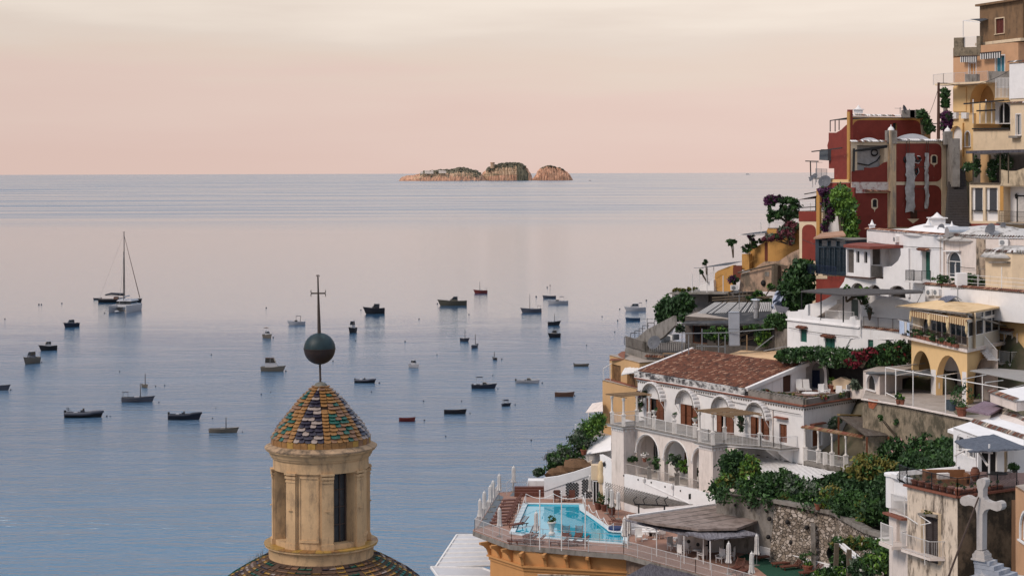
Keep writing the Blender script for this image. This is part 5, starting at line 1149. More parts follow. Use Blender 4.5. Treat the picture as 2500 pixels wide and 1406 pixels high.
def quadroof(name,label,pts,th,mt,cat='roof',posts=(),pmt=None,pr=.05,zf=None,ragged=0,group=None,ribs=0,ribm=None,nu=10,sag=0):
 """pts: 4 world corners near-left, near-right, far-right, far-left"""
 t=thing(name,label,cat,tuple(pts[0]),group=group);a,b,c,d=[Vector(p)for p in pts];m=MB();r=random.Random(int(a.x*13+a.y));nv=4;vs=[]
 for lay in(0,1):
  for j in range(nv+1):
   for i in range(nu+1):
    s,v=i/nu,j/nv;p=(a.lerp(b,s)).lerp(d.lerp(c,s),v);e=r.uniform(-ragged,ragged)if(j in(0,nv))and lay==0 else 0
    dd=(a-d).normalized();p=p+dd*(e if j==0 else-e)+Vector((0,0,-th*lay+(r.uniform(-1,1)*ragged*.25)-sag*4*(s*(1-s))*(1-v)));vs.append(p)
 k=nu+1;L0=k*(nv+1);fs=[]
 for j in range(nv):
  for i in range(nu):q=(j*k+i,j*k+i+1,(j+1)*k+i+1,(j+1)*k+i);fs.append(q);fs.append(tuple(L0+x for x in reversed(q)))
 for i in range(nu):fs.append((i,L0+i,L0+i+1,i+1));fs.append((nv*k+i+1,L0+nv*k+i+1,L0+nv*k+i,nv*k+i))
 for j in range(nv):fs.append((j*k,(j+1)*k,L0+(j+1)*k,L0+j*k));fs.append((j*k+nu,L0+j*k+nu,L0+(j+1)*k+nu,(j+1)*k+nu))
 m.add(vs,fs);m.done('roof_sheet',mt,t)
 for s,v in posts:
  p=(a.lerp(b,s)).lerp(d.lerp(c,s),v);m=MB();m.tube([(p.x,p.y,zf if zf is not None else p.z-2.5),(p.x,p.y,p.z-th)],pr,7);m.done('post',pmt or whitem,t)
 if ribs:
  for i in range(ribs+1):s=i/ribs;m=MB();m.bar(a.lerp(d,s)+Vector((0,0,.06)),b.lerp(c,s)+Vector((0,0,.06)),.12,.12);m.done('rib',ribm or whitem,t)
  m=MB();m.bar(a,d,.16,.2);m.bar(b,c,.16,.2);m.done('side_beam',ribm or whitem,t)
 return t
quadroof('reed_roof','dark reed covered roof below the pool deck railing',[P(1490,1425,146),P(1760,1440,141),P(1740,1410,146),P(1592,1372,152)],.25,reedd,ragged=.15)
quadroof('slatted_canopy','large white slatted sun canopy below the left corner of the pool deck',[P(1062,1386,z=22),P(1200,1380,z=22.4),P(1200,1306,z=23.2),P(1115,1306,z=23)],.06,mat('canopy_white',(.5,.5,.52),.7,.08,2),'canopy',posts=((.02,.02),(.98,.02)),zf=14,ribs=7)
quadroof('slatted_canopy','nearer small white canopy corner at the bottom beside the orange wall',[P(1085,1430,z=22),P(1290,1430,z=22),P(1180,1387,z=22.3),P(1052,1384,z=22.2)],.06,MATS['canopy_white'],'canopy',posts=((.98,.5),),zf=12,ribs=2)
wi=mat('white_iron_worn',(.50,.48,.47),.55,.2,5)
def insetp(p,k=.15):
 c=D(1500,1290);v=(c-p).normalized()*k;return p+v
rl=[insetp(D6(1480,949)),insetp(D6(750,880)),insetp(D6(405,750))]
railing(0,0,1.12,.12,wi,pts=rl,label='white wrought iron railing along the front edge of the pool deck',cat='railing',name='deck_railing',mid=True)
rl=[insetp(D6(1485,949)),insetp(D6(1820,970)),insetp(D6(2500,1150)),insetp(D(1860,1445))]
railing(0,0,1.15,.09,wi,pts=rl,label='white mesh railing along the bar terrace at the right of the pool deck',cat='railing',name='deck_railing',mid=True)
railing(0,0,1.0,.14,wi,pts=[insetp(D6(405,750)),insetp(D6(640,392)),D6(905,378)],label='white iron railing along the left seaward edge of the pool deck',cat='railing',name='deck_railing')
m=MB();pts=[D6(720,418),D6(780,375)];
for p in pts:m.bar(p,p+Vector((0,0,1.3)),.05)
m.bar(pts[0]+Vector((0,0,1.3)),pts[1]+Vector((0,0,1.3)),.05);m.bar(pts[0]+Vector((0,0,.6)),pts[1]+Vector((0,0,.6)),.04);tag(m.done('gate_frame',wi),'small white gate frame at the far left of the pool deck','gate')
for i,(x,yt,yb)in enumerate(((1030,375,922),(1234,385,930),(1457,398,912))):
 p=insetp(D6(x,yb+6),.0);tp=P(*R6(x,yt),p.y);t=thing('flag_pole','tall thin white pole at the front pool railing, '+['left','middle','right'][i],'pole',tuple(p),group='white poles at the pool railing');m=MB();m.tube([p,tp],.045,6);m.done('pole',whitem,t);m=MB();m.ball(tuple(tp),.07,5);m.done('knob',whitem,t)
def chain(pts,label,hh=1.0):
 t=thing('rope_barrier',label,'barrier',tuple(pts[0]));m=MB()
 for p in pts:q=MB();q.tube([p,p+Vector((0,0,hh))],.025,5);q.done('barrier_post',whitem,t)
 for p,q in zip(pts,pts[1:]):
  m.tube([p.lerp(q,i/8)+Vector((0,0,hh-.03-.45*math.sin(PI*i/8)))for i in range(9)],.03,4)
 m.done('rope',whitem,t)
chain([D6(x,y)for x,y in((900,495),(1160,495),(1435,505))],'white rope barrier along the far side of the pool')
chain([D6(x,y)for x,y in((1440,510),(1490,590),(1560,645),(1630,715),(1722,770))],'white rope barrier along the right side of the pool',.9)
chain([D6(x,y)for x,y in((893,510),(835,580),(800,690))],'white rope barrier along the left side of the pool',.9)
t=thing('pool_railing','thin metal rail along the near side of the pool','railing',tuple(D6(1060,830)));m=MB();pp=[D6(x,y)for x,y in((893,775),(1060,812),(1320,832),(1590,852),(1790,860))]
for p in pp:m.tube([p,p+Vector((0,0,.75))],.025,5)
m.tube([p+Vector((0,0,.75))for p in pp],.022,5);m.done('rail',greym,t)
def parasol(p,label,h=2.75,group='closed parasols on the pool terraces',seed=0):
 t=local(thing('closed_parasol',label,'parasol',tuple(p),random.Random(seed).uniform(0,3),group=group));r=random.Random(seed)
 m=MB();m.tube([(0,0,0),(0,0,h)],.03,6);m.done('pole',greym,t);m=MB();m.lathe([(.28,0),(.28,.07),(.06,.1)],(0,0,0),10);m.done('base',conc,t)
 n=16;vs=[];lv=[(.95,.20),(1.0,.23),(1.25,.17),(1.6,.16),(1.62,.12),(1.66,.15),(2.0,.15),(2.35,.15),(2.4,.13),(2.5,.14),(2.62,.05),(2.74,.02)];m=MB()
 for z,rr_ in lv:
  for i in range(n):a=2*PI*i/n;q=rr_*(1+(.28 if i%2 else-.18)*(1 if z<2.5 else .3))*r.uniform(.93,1.07);vs.append((q*math.cos(a),q*math.sin(a),z*h/2.75+(r.uniform(-.08,.05)if z<1 else 0)))
 m.add(vs,[(j*n+i,j*n+(i+1)%n,(j+1)*n+(i+1)%n,(j+1)*n+i)for j in range(len(lv)-1)for i in range(n)]);m.done('folded_canopy',fabric_w,t)
pars=[(R6,470,716,'at the seaward railing, nearest the front corner'),(R6,510,640,'at the seaward railing, second from the front'),(R6,567,575,'at the seaward railing, third from the front'),(R6,592,528,'at the seaward railing, close behind another one'),(R6,650,462,'at the seaward railing, before the grey gate'),(R6,785,382,'standing highest at the far left end of the deck'),
  (R6,652,806,'just behind the front railing left of the loungers'),(R6,997,846,'at the near side of the pool by the thin pole'),(R6,1662,590,'left of three before the lattice wall'),(R6,1708,618,'middle of three before the lattice wall'),(R6,1768,640,'right of three before the lattice wall'),(R6,1828,900,'at the left edge of the reed bar roof, front one'),(R6,1868,880,'at the left edge of the reed bar roof, rear one'),(R6,1505,470,'thin one beside the glass door behind the pool'),
  (R7,497,1350,'on the bar terrace left of the green mat'),(R7,713,1450,'lowest of all at the bottom edge by the green mat'),(R7,760,1270,'between bar and green mat with ragged hem'),(R7,1264,1290,'before the rough stone wall by the terracotta pot'),(R7,738,1120,'half hidden behind the reed roof of the bar')]
for i,(R,x,y,lab)in enumerate(pars):parasol(P(*R(x,y),z=ZD),'closed white parasol '+lab,seed=i)
def lounger_proto(mt,name='sun_lounger'):
 t=local(thing(name,'x','sun lounger',(0,0,0)))
 m=MB()
 for s_ in(-1,1):m.bar((-1.0,s_*.31,.3),(.95,s_*.31,.3),.05,.08)
 m.bar((-1.0,-.31,.3),(-1.0,.31,.3),.05,.08);m.done('frame',mt,t)
 m=MB()
 for i in range(11):m.bar((-.95+i*.125,-.30,.35),(-.95+i*.125,.30,.35),.09,.025)
 m.done('seat',mt,t);m=MB()
 for i in range(7):a=i*.11;m.bar((.42+a*.8,-.30,.36+a*.75),(.42+a*.8,.30,.36+a*.75),.09,.025)
 for s_ in(-1,1):m.bar((.4,s_*.31,.34),(1.05,s_*.31,.92),.05,.05)
 m.done('backrest',mt,t)
 for x in(-.85,.75):
  for s_ in(-1,1):q=MB();q.bar((x,s_*.3,0),(x,s_*.3,.3),.06);q.done('leg',mt,t)
 return t
lw=mat('lounger_wood',(.13,.048,.032),.55,.3,6,.2,30)
lp=lounger_proto(lw);first=[True]
def lounger(p,rz,label,group='wooden sun loungers'):
 o=lp if first[0]else dup(lp);first[0]=False
 o.location=p;o.rotation_euler=(0,0,rz);o['label']=label;o['group']=group
ords=['first','second','third','fourth','fifth','sixth','seventh','eighth']
for i in range(8):
 x,y=775-i*16,483+i*30;lounger(D6(x+0,y+6),D2(14),'wooden sun lounger in the row left of the pool, %s from the far end'%ords[i])
lounger(D6(830,715),D2(40),'wooden sun lounger turned at the near left corner of the pool')
for i,x in enumerate((945,1270,1395)):lounger(D6(x,815),D2(84 if i else 60),'wooden sun lounger at the near side of the pool, '+['left with tilted back','middle seen from behind','right seen from behind'][i])
for i,x in enumerate((830,905,980,1220,1300,1390)):lounger(D6(x,872+i*4),D2(4),'wooden sun lounger behind the front railing, %s from the left'%ords[i])
for i,(x,y,a)in enumerate(((850,1215,22),(1010,1275,22),(1090,1305,22),(1270,1360,24),(570,1320,60),(640,1345,60),(790,1185,22))):lounger(D7(x,y),D2(a),'dark wooden sun lounger on the lower terrace, '+['left by the ragged parasol','middle left on the green mat','middle right on the green mat','right beside the terracotta pot','left on the paving','right on the paving','farthest against the stone wall'][i])
lounger(D6(1770,690),D2(150),'wooden sun lounger right of the pool under the lattice wall')
def wchair(p,rz,label,mt,group,name='armchair',s=1):
 t=local(thing(name,label,'chair',tuple(p),rz,group=group));m=MB();m.box((0,0,.42),(.6,.6,.1));m.done('seat',mt,t);m=MB();m.box((0,.3,.78),(.6,.07,.7));m.done('backrest',mt,t);m=MB()
 for s_ in(-1,1):m.box((s_*.32,0,.6),(.06,.6,.06))
 m.done('armrest',mt,t)
 for x in(-.27,.27):
  for y in(-.27,.27):q=MB();q.bar((x,y,0),(x,y,.6),.05);q.done('leg',mt,t)
 return t
wchair(D6(1195,478),D2(10),'brown wicker armchair behind the pool, left one',lw,'wicker armchairs behind the pool');wchair(D6(1330,478),D2(-10),'brown wicker armchair behind the pool, right one',lw,'wicker armchairs behind the pool')
def table(p,label,r=.45,mt=None,h=.72,group=None):
 t=thing('table',label,'table',tuple(p),group=group);m=MB();m.lathe([(r,h-.03),(r,h),(.01,h+.001)],tuple(p),14);m.done('table_top',mt or whitem,t);m=MB();m.lathe([(.25,0),(.25,.03),(.03,.06),(.03,h-.03)],tuple(p),8);m.done('leg',mt or whitem,t)
table(D6(1262,472),'low brown table between the two wicker armchairs',.35,lw,.45)
p=D6(1143,778);t=thing('urn_planter','white stone urn with clipped bush at the near edge of the pool','planter',tuple(p));m=MB();m.lathe([(.3,0),(.3,.1),(.18,.18),(.2,.4),(.36,.95),(.42,1.0),(.42,1.08),(.34,1.08)],tuple(p),14);m.done('urn',gatepost,t,smooth=True);foliage('bush',t,[(p.x,p.y,p.z+1.35,.3,.3,.35)],260,.09,(0,1,1))
m=MB();
t=thing('timber_steps','brown timber steps at the far left of the pool deck','steps',tuple(D6(980,425)))
for i in range(3):a=D6(890,430-i*20);m=MB();m.box((D6(985,425).x+.1,D6(985,425).y+i*.5,ZD+.2+i*.2),(4.4,.6,.4));m.done('step',lw,t)
fP=Face((D6(920,378).x,D6(920,378).y+.3),(D6(1070,452).x,D6(1070,452).y))
f1=Face((D6(905,376).x,D6(905,376).y),(D6(1072,376).x,D6(1072,376).y));t=thing('planter_wall','low white planter wall at the far left corner of the pool deck','wall',tuple(f1.w(0,ZD)));m=MB();panel(m,f1,[f1.uz(*R6(*q))for q in((905,376),(1072,376),(1072,282),(920,282))],thick=1.6);m.done('wall',white_clean,t)
f2=Face((D6(1070,452).x,D6(1070,452).y),(D6(1530,452).x,D6(1530,452).y));t=thing('pool_back_wall','white wall with black diamond trellis behind the pool, sloping up to the right','wall',tuple(f2.w(0,ZD)))
m=MB();panel(m,f2,[f2.uz(*R6(*q))for q in((1072,452),(1530,452),(1530,135),(1500,150),(1350,200),(1200,238),(1068,255))],thick=.3);m.done('wall',white_clean,t)
m=MB();m.tube([f2.wp(*R6(1072,378),.03),f2.wp(*R6(1500,232),.03)],.03,4);m.done('coping_line',greym,t)
for i,(cx_,y0,y1,w_)in enumerate(((1190,372,448,2),(1335,300,446,4),(1472,262,446,3))):
 m=MB();st=27;r0=0;yy=y0;
 for a in range(-6,7):
  for b in range(-9,10):
   x=cx_+(a-b)*13.5;y=(y0+y1)/2+(a+b)*13.5
   if abs(x-cx_)/(w_*13.5)<=1.01 and y0<=y<=y1+2:
    m.poly([f2.wp(*R6(*q),.02)for q in((x-12,y),(x,y+12),(x+12,y),(x,y-12))])
 m.done('black_trellis',mat('black_diamond_tiles',(.03,.032,.035),.4,.3,5),t)
f3=Face((D6(1095,240).x,183.5),(D6(1520,150).x,182.8));t=thing('rockery_wall','cream sloping wall with brown rocks above the pool wall','wall',tuple(f3.w(0,29)));m=MB();panel(m,f3,[f3.uz(*R6(*q))for q in((1095,262),(1520,262),(1520,90),(1440,120),(1330,150),(1200,178),(1095,198))],thick=.4);m.done('wall',mat('cream_lime',(.6,.5,.4),.85),t)
rk=mat('brown_rock',(.15,.085,.045),.95,.4,3,.8,6,stain=(.05,.03,.02),stain_amt=.8,stain_scale=(3,3,3))
def rock(p,r,label,seed,mt=rk,group='brown rocks on the sloping wall'):
 rr_=random.Random(seed);m=MB();n,k=10,7;vs=[]
 for j in range(k+1):
  for i in range(n):a=2*PI*i/n;b=PI*j/k;q=r*(1+rr_.uniform(-.2,.2));vs.append((p.x+q*1.5*math.sin(b)*math.cos(a),p.y+q*math.sin(b)*math.sin(a),p.z+q*.8*math.cos(b)))
 m.add(vs,[(j*n+i,j*n+(i+1)%n,(j+1)*n+(i+1)%n,(j+1)*n+i)for j in range(k)for i in range(n)]);tag(m.done('rock',mt),label,'rock',group)
for i,(x,y,s_)in enumerate(((1180,212,.7),(1255,203,.85),(1395,160,1.1),(1450,158,.6))):rock(P(*R6(x,y),182.2),s_,'brown volcanic rock on the sloping wall behind the pool, %s from the left'%ords[i],i)
t=thing('gate_pillar','ochre pillar with cream sculpted figure shape and glass door behind the pool','pillar',tuple(D6(1570,500)));p=D6(1565,500);yy=p.y
def box6(x0,y0,x1,y1,Y,dep,mt,nm,t):
 a=P(*R6(x0,y1),Y);b=P(*R6(x1,y0),Y);m=MB();m.box(((a.x+b.x)/2,Y+dep/2,(a.z+b.z)/2),(b.x-a.x,dep,b.z-a.z));return m.done(nm,mt,t)
box6(1515,135,1585,275,yy,.8,cream,'ochre_block',t);box6(1590,300,1622,500,yy-.2,.4,cream,'column_shaft',t)
m=MB();a=P(*R6(1604,300),yy-.1);k=yy/F/3.846;m.lathe([(22*k,0),(30*k,10*k),(32*k,60*k),(20*k,90*k),(26*k,130*k),(28*k,170*k),(16*k,200*k),(2*k,207*k)],tuple(a),12);m.done('figure',mat('sculpted_cream',(.62,.47,.28),.8,.1,3),t,smooth=True)
fd=Face((P(*R6(1528,500),yy).x,yy),(P(*R6(1590,500),yy).x,yy));infill(t,fd,(0,fd.L,ZD,P(*R6(1560,280),yy).z,'rect'),'door',depth=-.05,pm=dark)
t=thing('bar_building','round white bar counter building under the flat grey roof','building',tuple(D7(300,1160)))
m=MB();c=D7(230,1090);m.lathe([(2.2,0),(2.25,.15),(2.05,.25),(2.0,1.3),(2.15,1.35),(2.15,1.45),(1.9,1.6),(1.9,2.6)],tuple(c),24);m.done('counter',pinkish,t,smooth=True)
fb=Face((D7(330,1150).x,D7(330,1150).y),(D7(760,1090).x,D7(760,1090).y));m=MB();hb=[arch_pts(fb.L*.28,fb.L*.42,ZD+.05,ZD+2.1,kind='rect'),arch_pts(fb.L*.52,fb.L*.92,ZD+1.05,ZD+2.0,kind='rect')];panel(m,fb,[(0,ZD),(fb.L,ZD),(fb.L,ZD+2.7),(0,ZD+2.7)],hb,thick=.25);m.done('wall',white,t)
m=MB();m.poly([fb.w(.1,ZD+.02,-.6),fb.w(fb.L-.1,ZD+.02,-.6),fb.w(fb.L-.1,ZD+2.6,-.6),fb.w(.1,ZD+2.6,-.6)]);m.done('interior',dark,t)
for i,(x,y)in enumerate(((120,1042),(207,1070),(296,1087))):q=P(*R7(x,y),D7(x,1150).y-1.2);m=MB();m.lathe([(.1,0),(.16,0),(.16,.05),(.1,.05)],(0,0,0),14);m.v=[(q.x+a,q.y-c_,q.z+b)for a,b,c_ in m.v];tag(m.done('porthole_ring',blackm),'small black ring on the bar counter, '+['left','middle','right'][i],'ring','rings on the bar')
zt_=ZD+3.1
groof=mat('stained_flat_roof',(.26,.205,.18),.75,.2,1.5,.3,6,stain=(.11,.08,.065),stain_amt=.75,stain_scale=(.9,.9,.9),sthr=.47)
q=[P(x,y,z=zt_)for x,y in((1532,1262),(1752,1231),(1874,1261),(1800,1288),(1705,1290),(1600,1276))]
t=thing('bar_roof','flat stained brown roof with white edge over the terrace bar','roof',tuple(q[0]));m=MB();m.prism([(p.x,p.y)for p in q],zt_-.2,zt_);m.done('roof_deck',groof,t)
m=MB();m.bar(q[1]+Vector((0,0,.06)),q[2]+Vector((0,0,.06)),.5,.28);m.bar(q[0]+Vector((0,0,.05)),q[1]+Vector((0,0,.05)),.3,.2);m.done('white_edge',white,t)
for s_ in range(1,5):m=MB();a=q[0].lerp(q[5],s_/5);b=q[1].lerp(q[2],.25*s_).lerp(q[2],.1);m.bar(q[0].lerp(q[4],s_/5)+Vector((0,0,.015)),q[1].lerp(q[2],s_/5)+Vector((0,0,.015)),.05,.03);m.done('seam',conc,t)
m=MB();m.add([q[2]+Vector((.1,0,.3)),q[2]+Vector((.4,0,.3)),P(*R7(795,980),z=ZD+1.0)+Vector((.2,0,0)),P(*R7(830,960),z=ZD+1)],[(0,1,2,3)]);w1_=Face((D7(560,1105).x,D7(560,1105).y),(D7(800,1090).x,D7(800,1090).y));panel(m,w1_,[(0,ZD),(w1_.L,ZD),(w1_.L+.3,zt_-.25),(0,zt_-.25)],thick=.2);m.done('white_flank',white,t)
quadroof('reed_roof','grey reed sunshade with curled ragged edge at the front of the bar',[P(*R7(320,1018),z=ZD+2.6),P(*R7(790,975),z=ZD+2.6),P(*R7(540,905),z=ZD+2.8),P(*R7(95,960),z=ZD+2.8)],.14,reed,ragged=.12,posts=((.02,.03),(.35,.97)),zf=ZD,nu=16)
quadroof('reed_roof','long grey reed sunshade reaching left over the bar tables',[P(1527,1268,z=ZD+2.5),P(1680,1306,z=ZD+2.5),P(1725,1289,z=ZD+2.75),P(1562,1257,z=ZD+2.75)],.14,reed,ragged=.12,posts=((.03,.03),(.5,.03),(.93,.03)),zf=ZD,nu=16)
bigv=[(R6,1960,850),(R6,2060,800),(R6,2170,820),(R6,2330,880),(R6,2270,930),(R7,60,1190),(R7,250,1210),(R7,420,1240),(R7,455,1215),(R7,100,1150),(R7,520,1215)]
for i,(R,x,y)in enumerate(bigv):wchair(P(*R(x,y),z=ZD),i*1.7,'white metal chair of the terrace bar, %s'%['left by the whirlpool','behind the whirlpool tables','under the long reed roof','under the reed roof by its middle post','beside the small iron table','behind the mesh railing at the left post','behind the mesh railing at the right post','left of the closed parasol','just behind the closed parasol','by the round counter','right of the closed parasol'][i],whitem,'white bar chairs','chair')
for i,(R,x,y)in enumerate(((R6,2020,830),(R6,2310,895),(R6,2110,830),(R7,20,1160),(R7,200,1200))):table(P(*R(x,y),z=ZD),'small white table of the terrace bar, %s'%['left by the whirlpool','with ornate iron base near the counter','under the left reed roof','at the mesh railing beside the counter','between the two reed roof posts'][i],.4,whitem,group='white bar tables')
t=thing('shell_seat','white curved shell shaped bench beside the bar','bench',tuple(D6(1960,800)));p=D6(1965,800);m=MB();m.lathe([(1.6,0),(1.7,.5),(1.5,1.3),(1.38,1.35),(1.5,.5)],tuple(p),20,a0=-.3,a1=PI+.3,cap=False);m.done('back',white_clean,t);m=MB();m.lathe([(1.5,0),(1.5,.45),(.9,.45),(.9,0)],tuple(p),20,a0=-.3,a1=PI+.3);m.done('seat',white_clean,t)
for i,(x,y)in enumerate(((1580,520),(1640,535),(1708,570))):pot(*R6(x,y+30),z=ZD,s=.42,label='bare shrub in a tall brown pot before the lattice wall, '+['left','middle','right'][i],mt=lw,seed=i,mix=(1,3),tall=.9)
pot(*R7(1240,1345),z=ZD,s=.45,label='large terracotta pot with a small lemon shrub by the green mat',seed=4,tall=1.2)
t=thing('candelabra_lamp','black scrolled iron lamp frame before the white lattice wall','lamp',tuple(D6(2080,560)));p=P(*R6(2080,590),166.5);m=MB();m.bar(p+Vector((-1.6,0,.9)),p+Vector((1.6,0,.75)),.12);m.done('beam',blackm,t)
for s_ in(-1.5,-.6,.6,1.4):m=MB();m.tube([p+Vector((s_,0,.8)),p+Vector((s_-.2,0,1.3)),p+Vector((s_+.15,0,1.6))],.05,5);m.done('scroll',blackm,t)
for s_ in(-1.2,1.2):m=MB();m.bar((p.x+s_,p.y,ZD),(p.x+s_,p.y,p.z+.8),.14);m.done('leg',blackm,t)
ZG=32.0
rub=bpy.data.materials.new('rubble_stone');rub.use_nodes=True;T_=rub.node_tree;B_=T_.nodes['Principled BSDF'];B_.inputs['Roughness'].default_value=.9
vg=nd(T_,'ShaderNodeTexVoronoi');vg.inputs['Scale'].default_value=2.6;vg.inputs['Randomness'].default_value=1;ve=nd(T_,'ShaderNodeTexVoronoi',feature='DISTANCE_TO_EDGE');ve.inputs['Scale'].default_value=2.6
g_=nd(T_,'ShaderNodeNewGeometry');mp_=nd(T_,'ShaderNodeMapping');mp_.inputs['Scale'].default_value=(1,1,1.5);T_.links.new(g_.outputs['Position'],mp_.inputs[0]);nz_=nd(T_,'ShaderNodeTexNoise');nz_.inputs['Scale'].default_value=3
vm=nd(T_,'ShaderNodeVectorMath',operation='MULTIPLY_ADD');vm.inputs[1].default_value=(.35,.35,.35);T_.links.new(g_.outputs['Position'],nz_.inputs['Vector']);T_.links.new(nz_.outputs['Color'],vm.inputs[0]);T_.links.new(mp_.outputs[0],vm.inputs[2]);T_.links.new(vm.outputs[0],vg.inputs['Vector']);T_.links.new(vm.outputs[0],ve.inputs['Vector'])
sp_=nd(T_,'ShaderNodeSeparateColor');T_.links.new(vg.outputs['Color'],sp_.inputs[0]);rr2=nd(T_,'ShaderNodeValToRGB');e_=rr2.color_ramp.elements;e_[0].color=(.13,.10,.075,1);e_[1].color=(.44,.38,.33,1);e2=e_.new(.5);e2.color=(.25,.20,.155,1);T_.links.new(sp_.outputs[0],rr2.inputs[0])
mr_=nd(T_,'ShaderNodeMapRange');mr_.inputs['From Min'].default_value=.02;mr_.inputs['From Max'].default_value=.09;T_.links.new(ve.outputs['Distance'],mr_.inputs[0]);mx_2=nd(T_,'ShaderNodeMix',data_type='RGBA');mx_2.inputs['A'].default_value=(.085,.066,.05,1);T_.links.new(mr_.outputs[0],mx_2.inputs['Factor']);T_.links.new(rr2.outputs[0],mx_2.inputs['B']);T_.links.new(mx_2.outputs['Result'],B_.inputs['Base Color'])
bp_=nd(T_,'ShaderNodeBump');bp_.inputs['Strength'].default_value=1;bp_.inputs['Distance'].default_value=.12;T_.links.new(mr_.outputs[0],bp_.inputs['Height']);T_.links.new(bp_.outputs[0],B_.inputs['Normal'])
g1=[P(*R7(x,y),z=ZG)for x,y in((380,575),(650,615),(930,670))];g2=[P(*R7(x,y),z=ZG)for x,y in((930,670),(1200,720),(1505,785),(1810,955),(1990,1010))]
t=thing('garden_wall','dark stained concrete retaining wall with drain holes under the garden','wall',tuple(g1[0]));m=MB()
for a,b in zip(g1,g1[1:]):panel(m,Face(a,b),[(0,24),((b-a).xy.length,24),((b-a).xy.length,ZG),(0,ZG)],thick=.5)
m.done('wall_face',conc,t);m=MB()
for x,y in((413,672),(563,700),(690,725),(857,757)):f=Face(g1[0],g1[2]);c=f.wp(*R7(x,y),.08);m.ball(tuple(c),.13,5)
m.done('drain_holes',dark,t);m=MB()
for a,b in zip(g1,g1[1:]):m.bar(a+Vector((0,0,.06)),b+Vector((0,0,.06)),.7,.12)
m.done('coping',conc,t)
t=thing('rubble_wall','tall rough rubble stone retaining wall with pale stones','wall',tuple(g2[0]));m=MB();r=random.Random(4)
for a,b in zip(g2,g2[1:]):
 f=Face(a,b);L=f.L;nu_=max(3,int(L/.7));nv_=12;vs=[]
 for j in range(nv_+1):
  for i in range(nu_+1):edge=i in(0,nu_)or j==nv_;vs.append(f.w(L*i/nu_,24+(ZG-24-.1)*j/nv_,(1-j/nv_)*1.2+(0 if edge else r.uniform(-.12,.12))))
 m.add(vs,[(j*(nu_+1)+i,j*(nu_+1)+i+1,(j+1)*(nu_+1)+i+1,(j+1)*(nu_+1)+i)for j in range(nv_)for i in range(nu_)])
m.done('stonework',rub,t);m=MB()
for a,b in zip(g2,g2[1:]):m.bar(a+Vector((0,0,.1)),b+Vector((0,0,.1)),.8,.3)
m.done('coping',conc,t);m=MB();f=Face(g2[1],g2[2])
for x,y in((905,825),(1075,855),(1255,905),(895,995),(1112,1045)):f=Face(g2[0],g2[2]);c=f.wp(*R7(x,y),.35);m.ball(tuple(c),.2,5)
m.done('drain_holes',dark,t);f=Face(g2[1],g2[2]);m=MB();a=f.wp(*R7(1335,860),.6);m.bar(a,(a.x-.1,a.y-.9,ZD),.32,.32);m.done('concrete_pier',conc,t)
f=Face(D7(790,1190),D7(1440,1370));t=thing('low_wall','low white wall at the foot of the rubble wall behind the loungers','wall',tuple(f.w(0,ZD)));m=MB();panel(m,f,[(0,ZD),(f.L,ZD),(f.L,ZD+.9),(0,ZD+.9)],thick=.5);m.done('wall_face',white_clean,t);m=MB();m.bar(f.w(0,ZD+.93,-.25),f.w(f.L,ZD+.93,-.25),.6,.07);m.done('coping',white_clean,t)
YA=House('arcade_house','yellow house with tall arches, glazed veranda and striped awnings','house',[(2224,162.2),(2360,150),(2437,157)],45.0,39.4,yellow,back=(8,6))
YA.dp=[.6,.5]
YA.op(0,R4,1212,578,1380,1030,'none','arch');YA.op(0,R4,1425,620,1662,1068,'none','arch');YA.op(1,R4,1765,640,1945,1090,'none','arch');YA.build()
f0,f1y=YA.f
m=MB();a,b=f0.w(.2,0,-3),f0.w(f0.L-.6,0,-3);m.poly([(a.x,a.y,39.8),(b.x,b.y,39.8),(b.x,b.y,44.9),(a.x,a.y,44.9)]);c=f1y.w(f1y.L,0,-1.2);d=f1y.w(2.6,0,-1.2);m.poly([(d.x,d.y,39.8),(c.x,c.y,39.8),(c.x,c.y,44.9),(d.x,d.y,44.9)]);m.done('portico_wall',pinkish,YA.t)
for x0,y0,x1,y1 in((1310,800,1378,1020),(1520,760,1615,1010)):m=MB();g=f0.off(-2.95);m.poly([g.w(*g.uz(*R4(*q)))for q in((x0,y1),(x1,y1),(x1,y0),(x0,y0))]);m.done('portico_door',dark,YA.t)
g=f1y.off(-1.15);m=MB();m.poly([g.w(*g.uz(*R4(*q)))for q in((1755,1060),(1835,1050),(1835,800),(1755,800))]);m.done('portico_door',mat('grey_door',(.09,.085,.08)),YA.t)
for h in YA.holes[0]:m=MB();m.bar(f0.w(h[0]-.02,h[3]-(h[1]-h[0])/2-.05,-.28),f0.w(h[0]+.02,h[3]-(h[1]-h[0])/2-.05,-.28),.1,.6);m.done('impost',white,YA.t)
o0,o1=f0.off(.55),f1y.off(.5)
zB,zR=45.06,48.1
def corner(fa,fb,da,db):return fa.B+fa.n*da+fb.n*db
cB=f0.B+f0.n*.6+f1y.n*.6
slab(YA.t,[tuple(f0.w(-1.2,0,.6).xy),tuple(cB),tuple(f1y.w(f1y.L,0,.6).xy),tuple(f1y.w(f1y.L,0,-4).xy),tuple(f0.w(-1.2,0,-2).xy)],zB,.25,pinkish,'balcony_slab')
gv=f0.off(-.9);t=thing('glazed_veranda','glazed veranda with white framed sliding doors on the yellow house','veranda',tuple(gv.w(0,zB)))
m=MB();hs_=[hole(gv,*R4(a,235),*R4(b,520))for a,b in((1215,1350),(1372,1520),(1545,1700))];hs_=[(h[0],h[1],zB+.06,zR-.45,'rect')for h in hs_]
panel(m,gv,[(-.2,zB),(gv.L-.3,zB),(gv.L-.3,zR),(-.2,zR)],[arch_pts(*h[:4],kind='rect')for h in hs_],depth=.15);m.done('wall',cream,t)
for h in hs_:infill(t,gv,h,'door',depth=.12,nb=3)
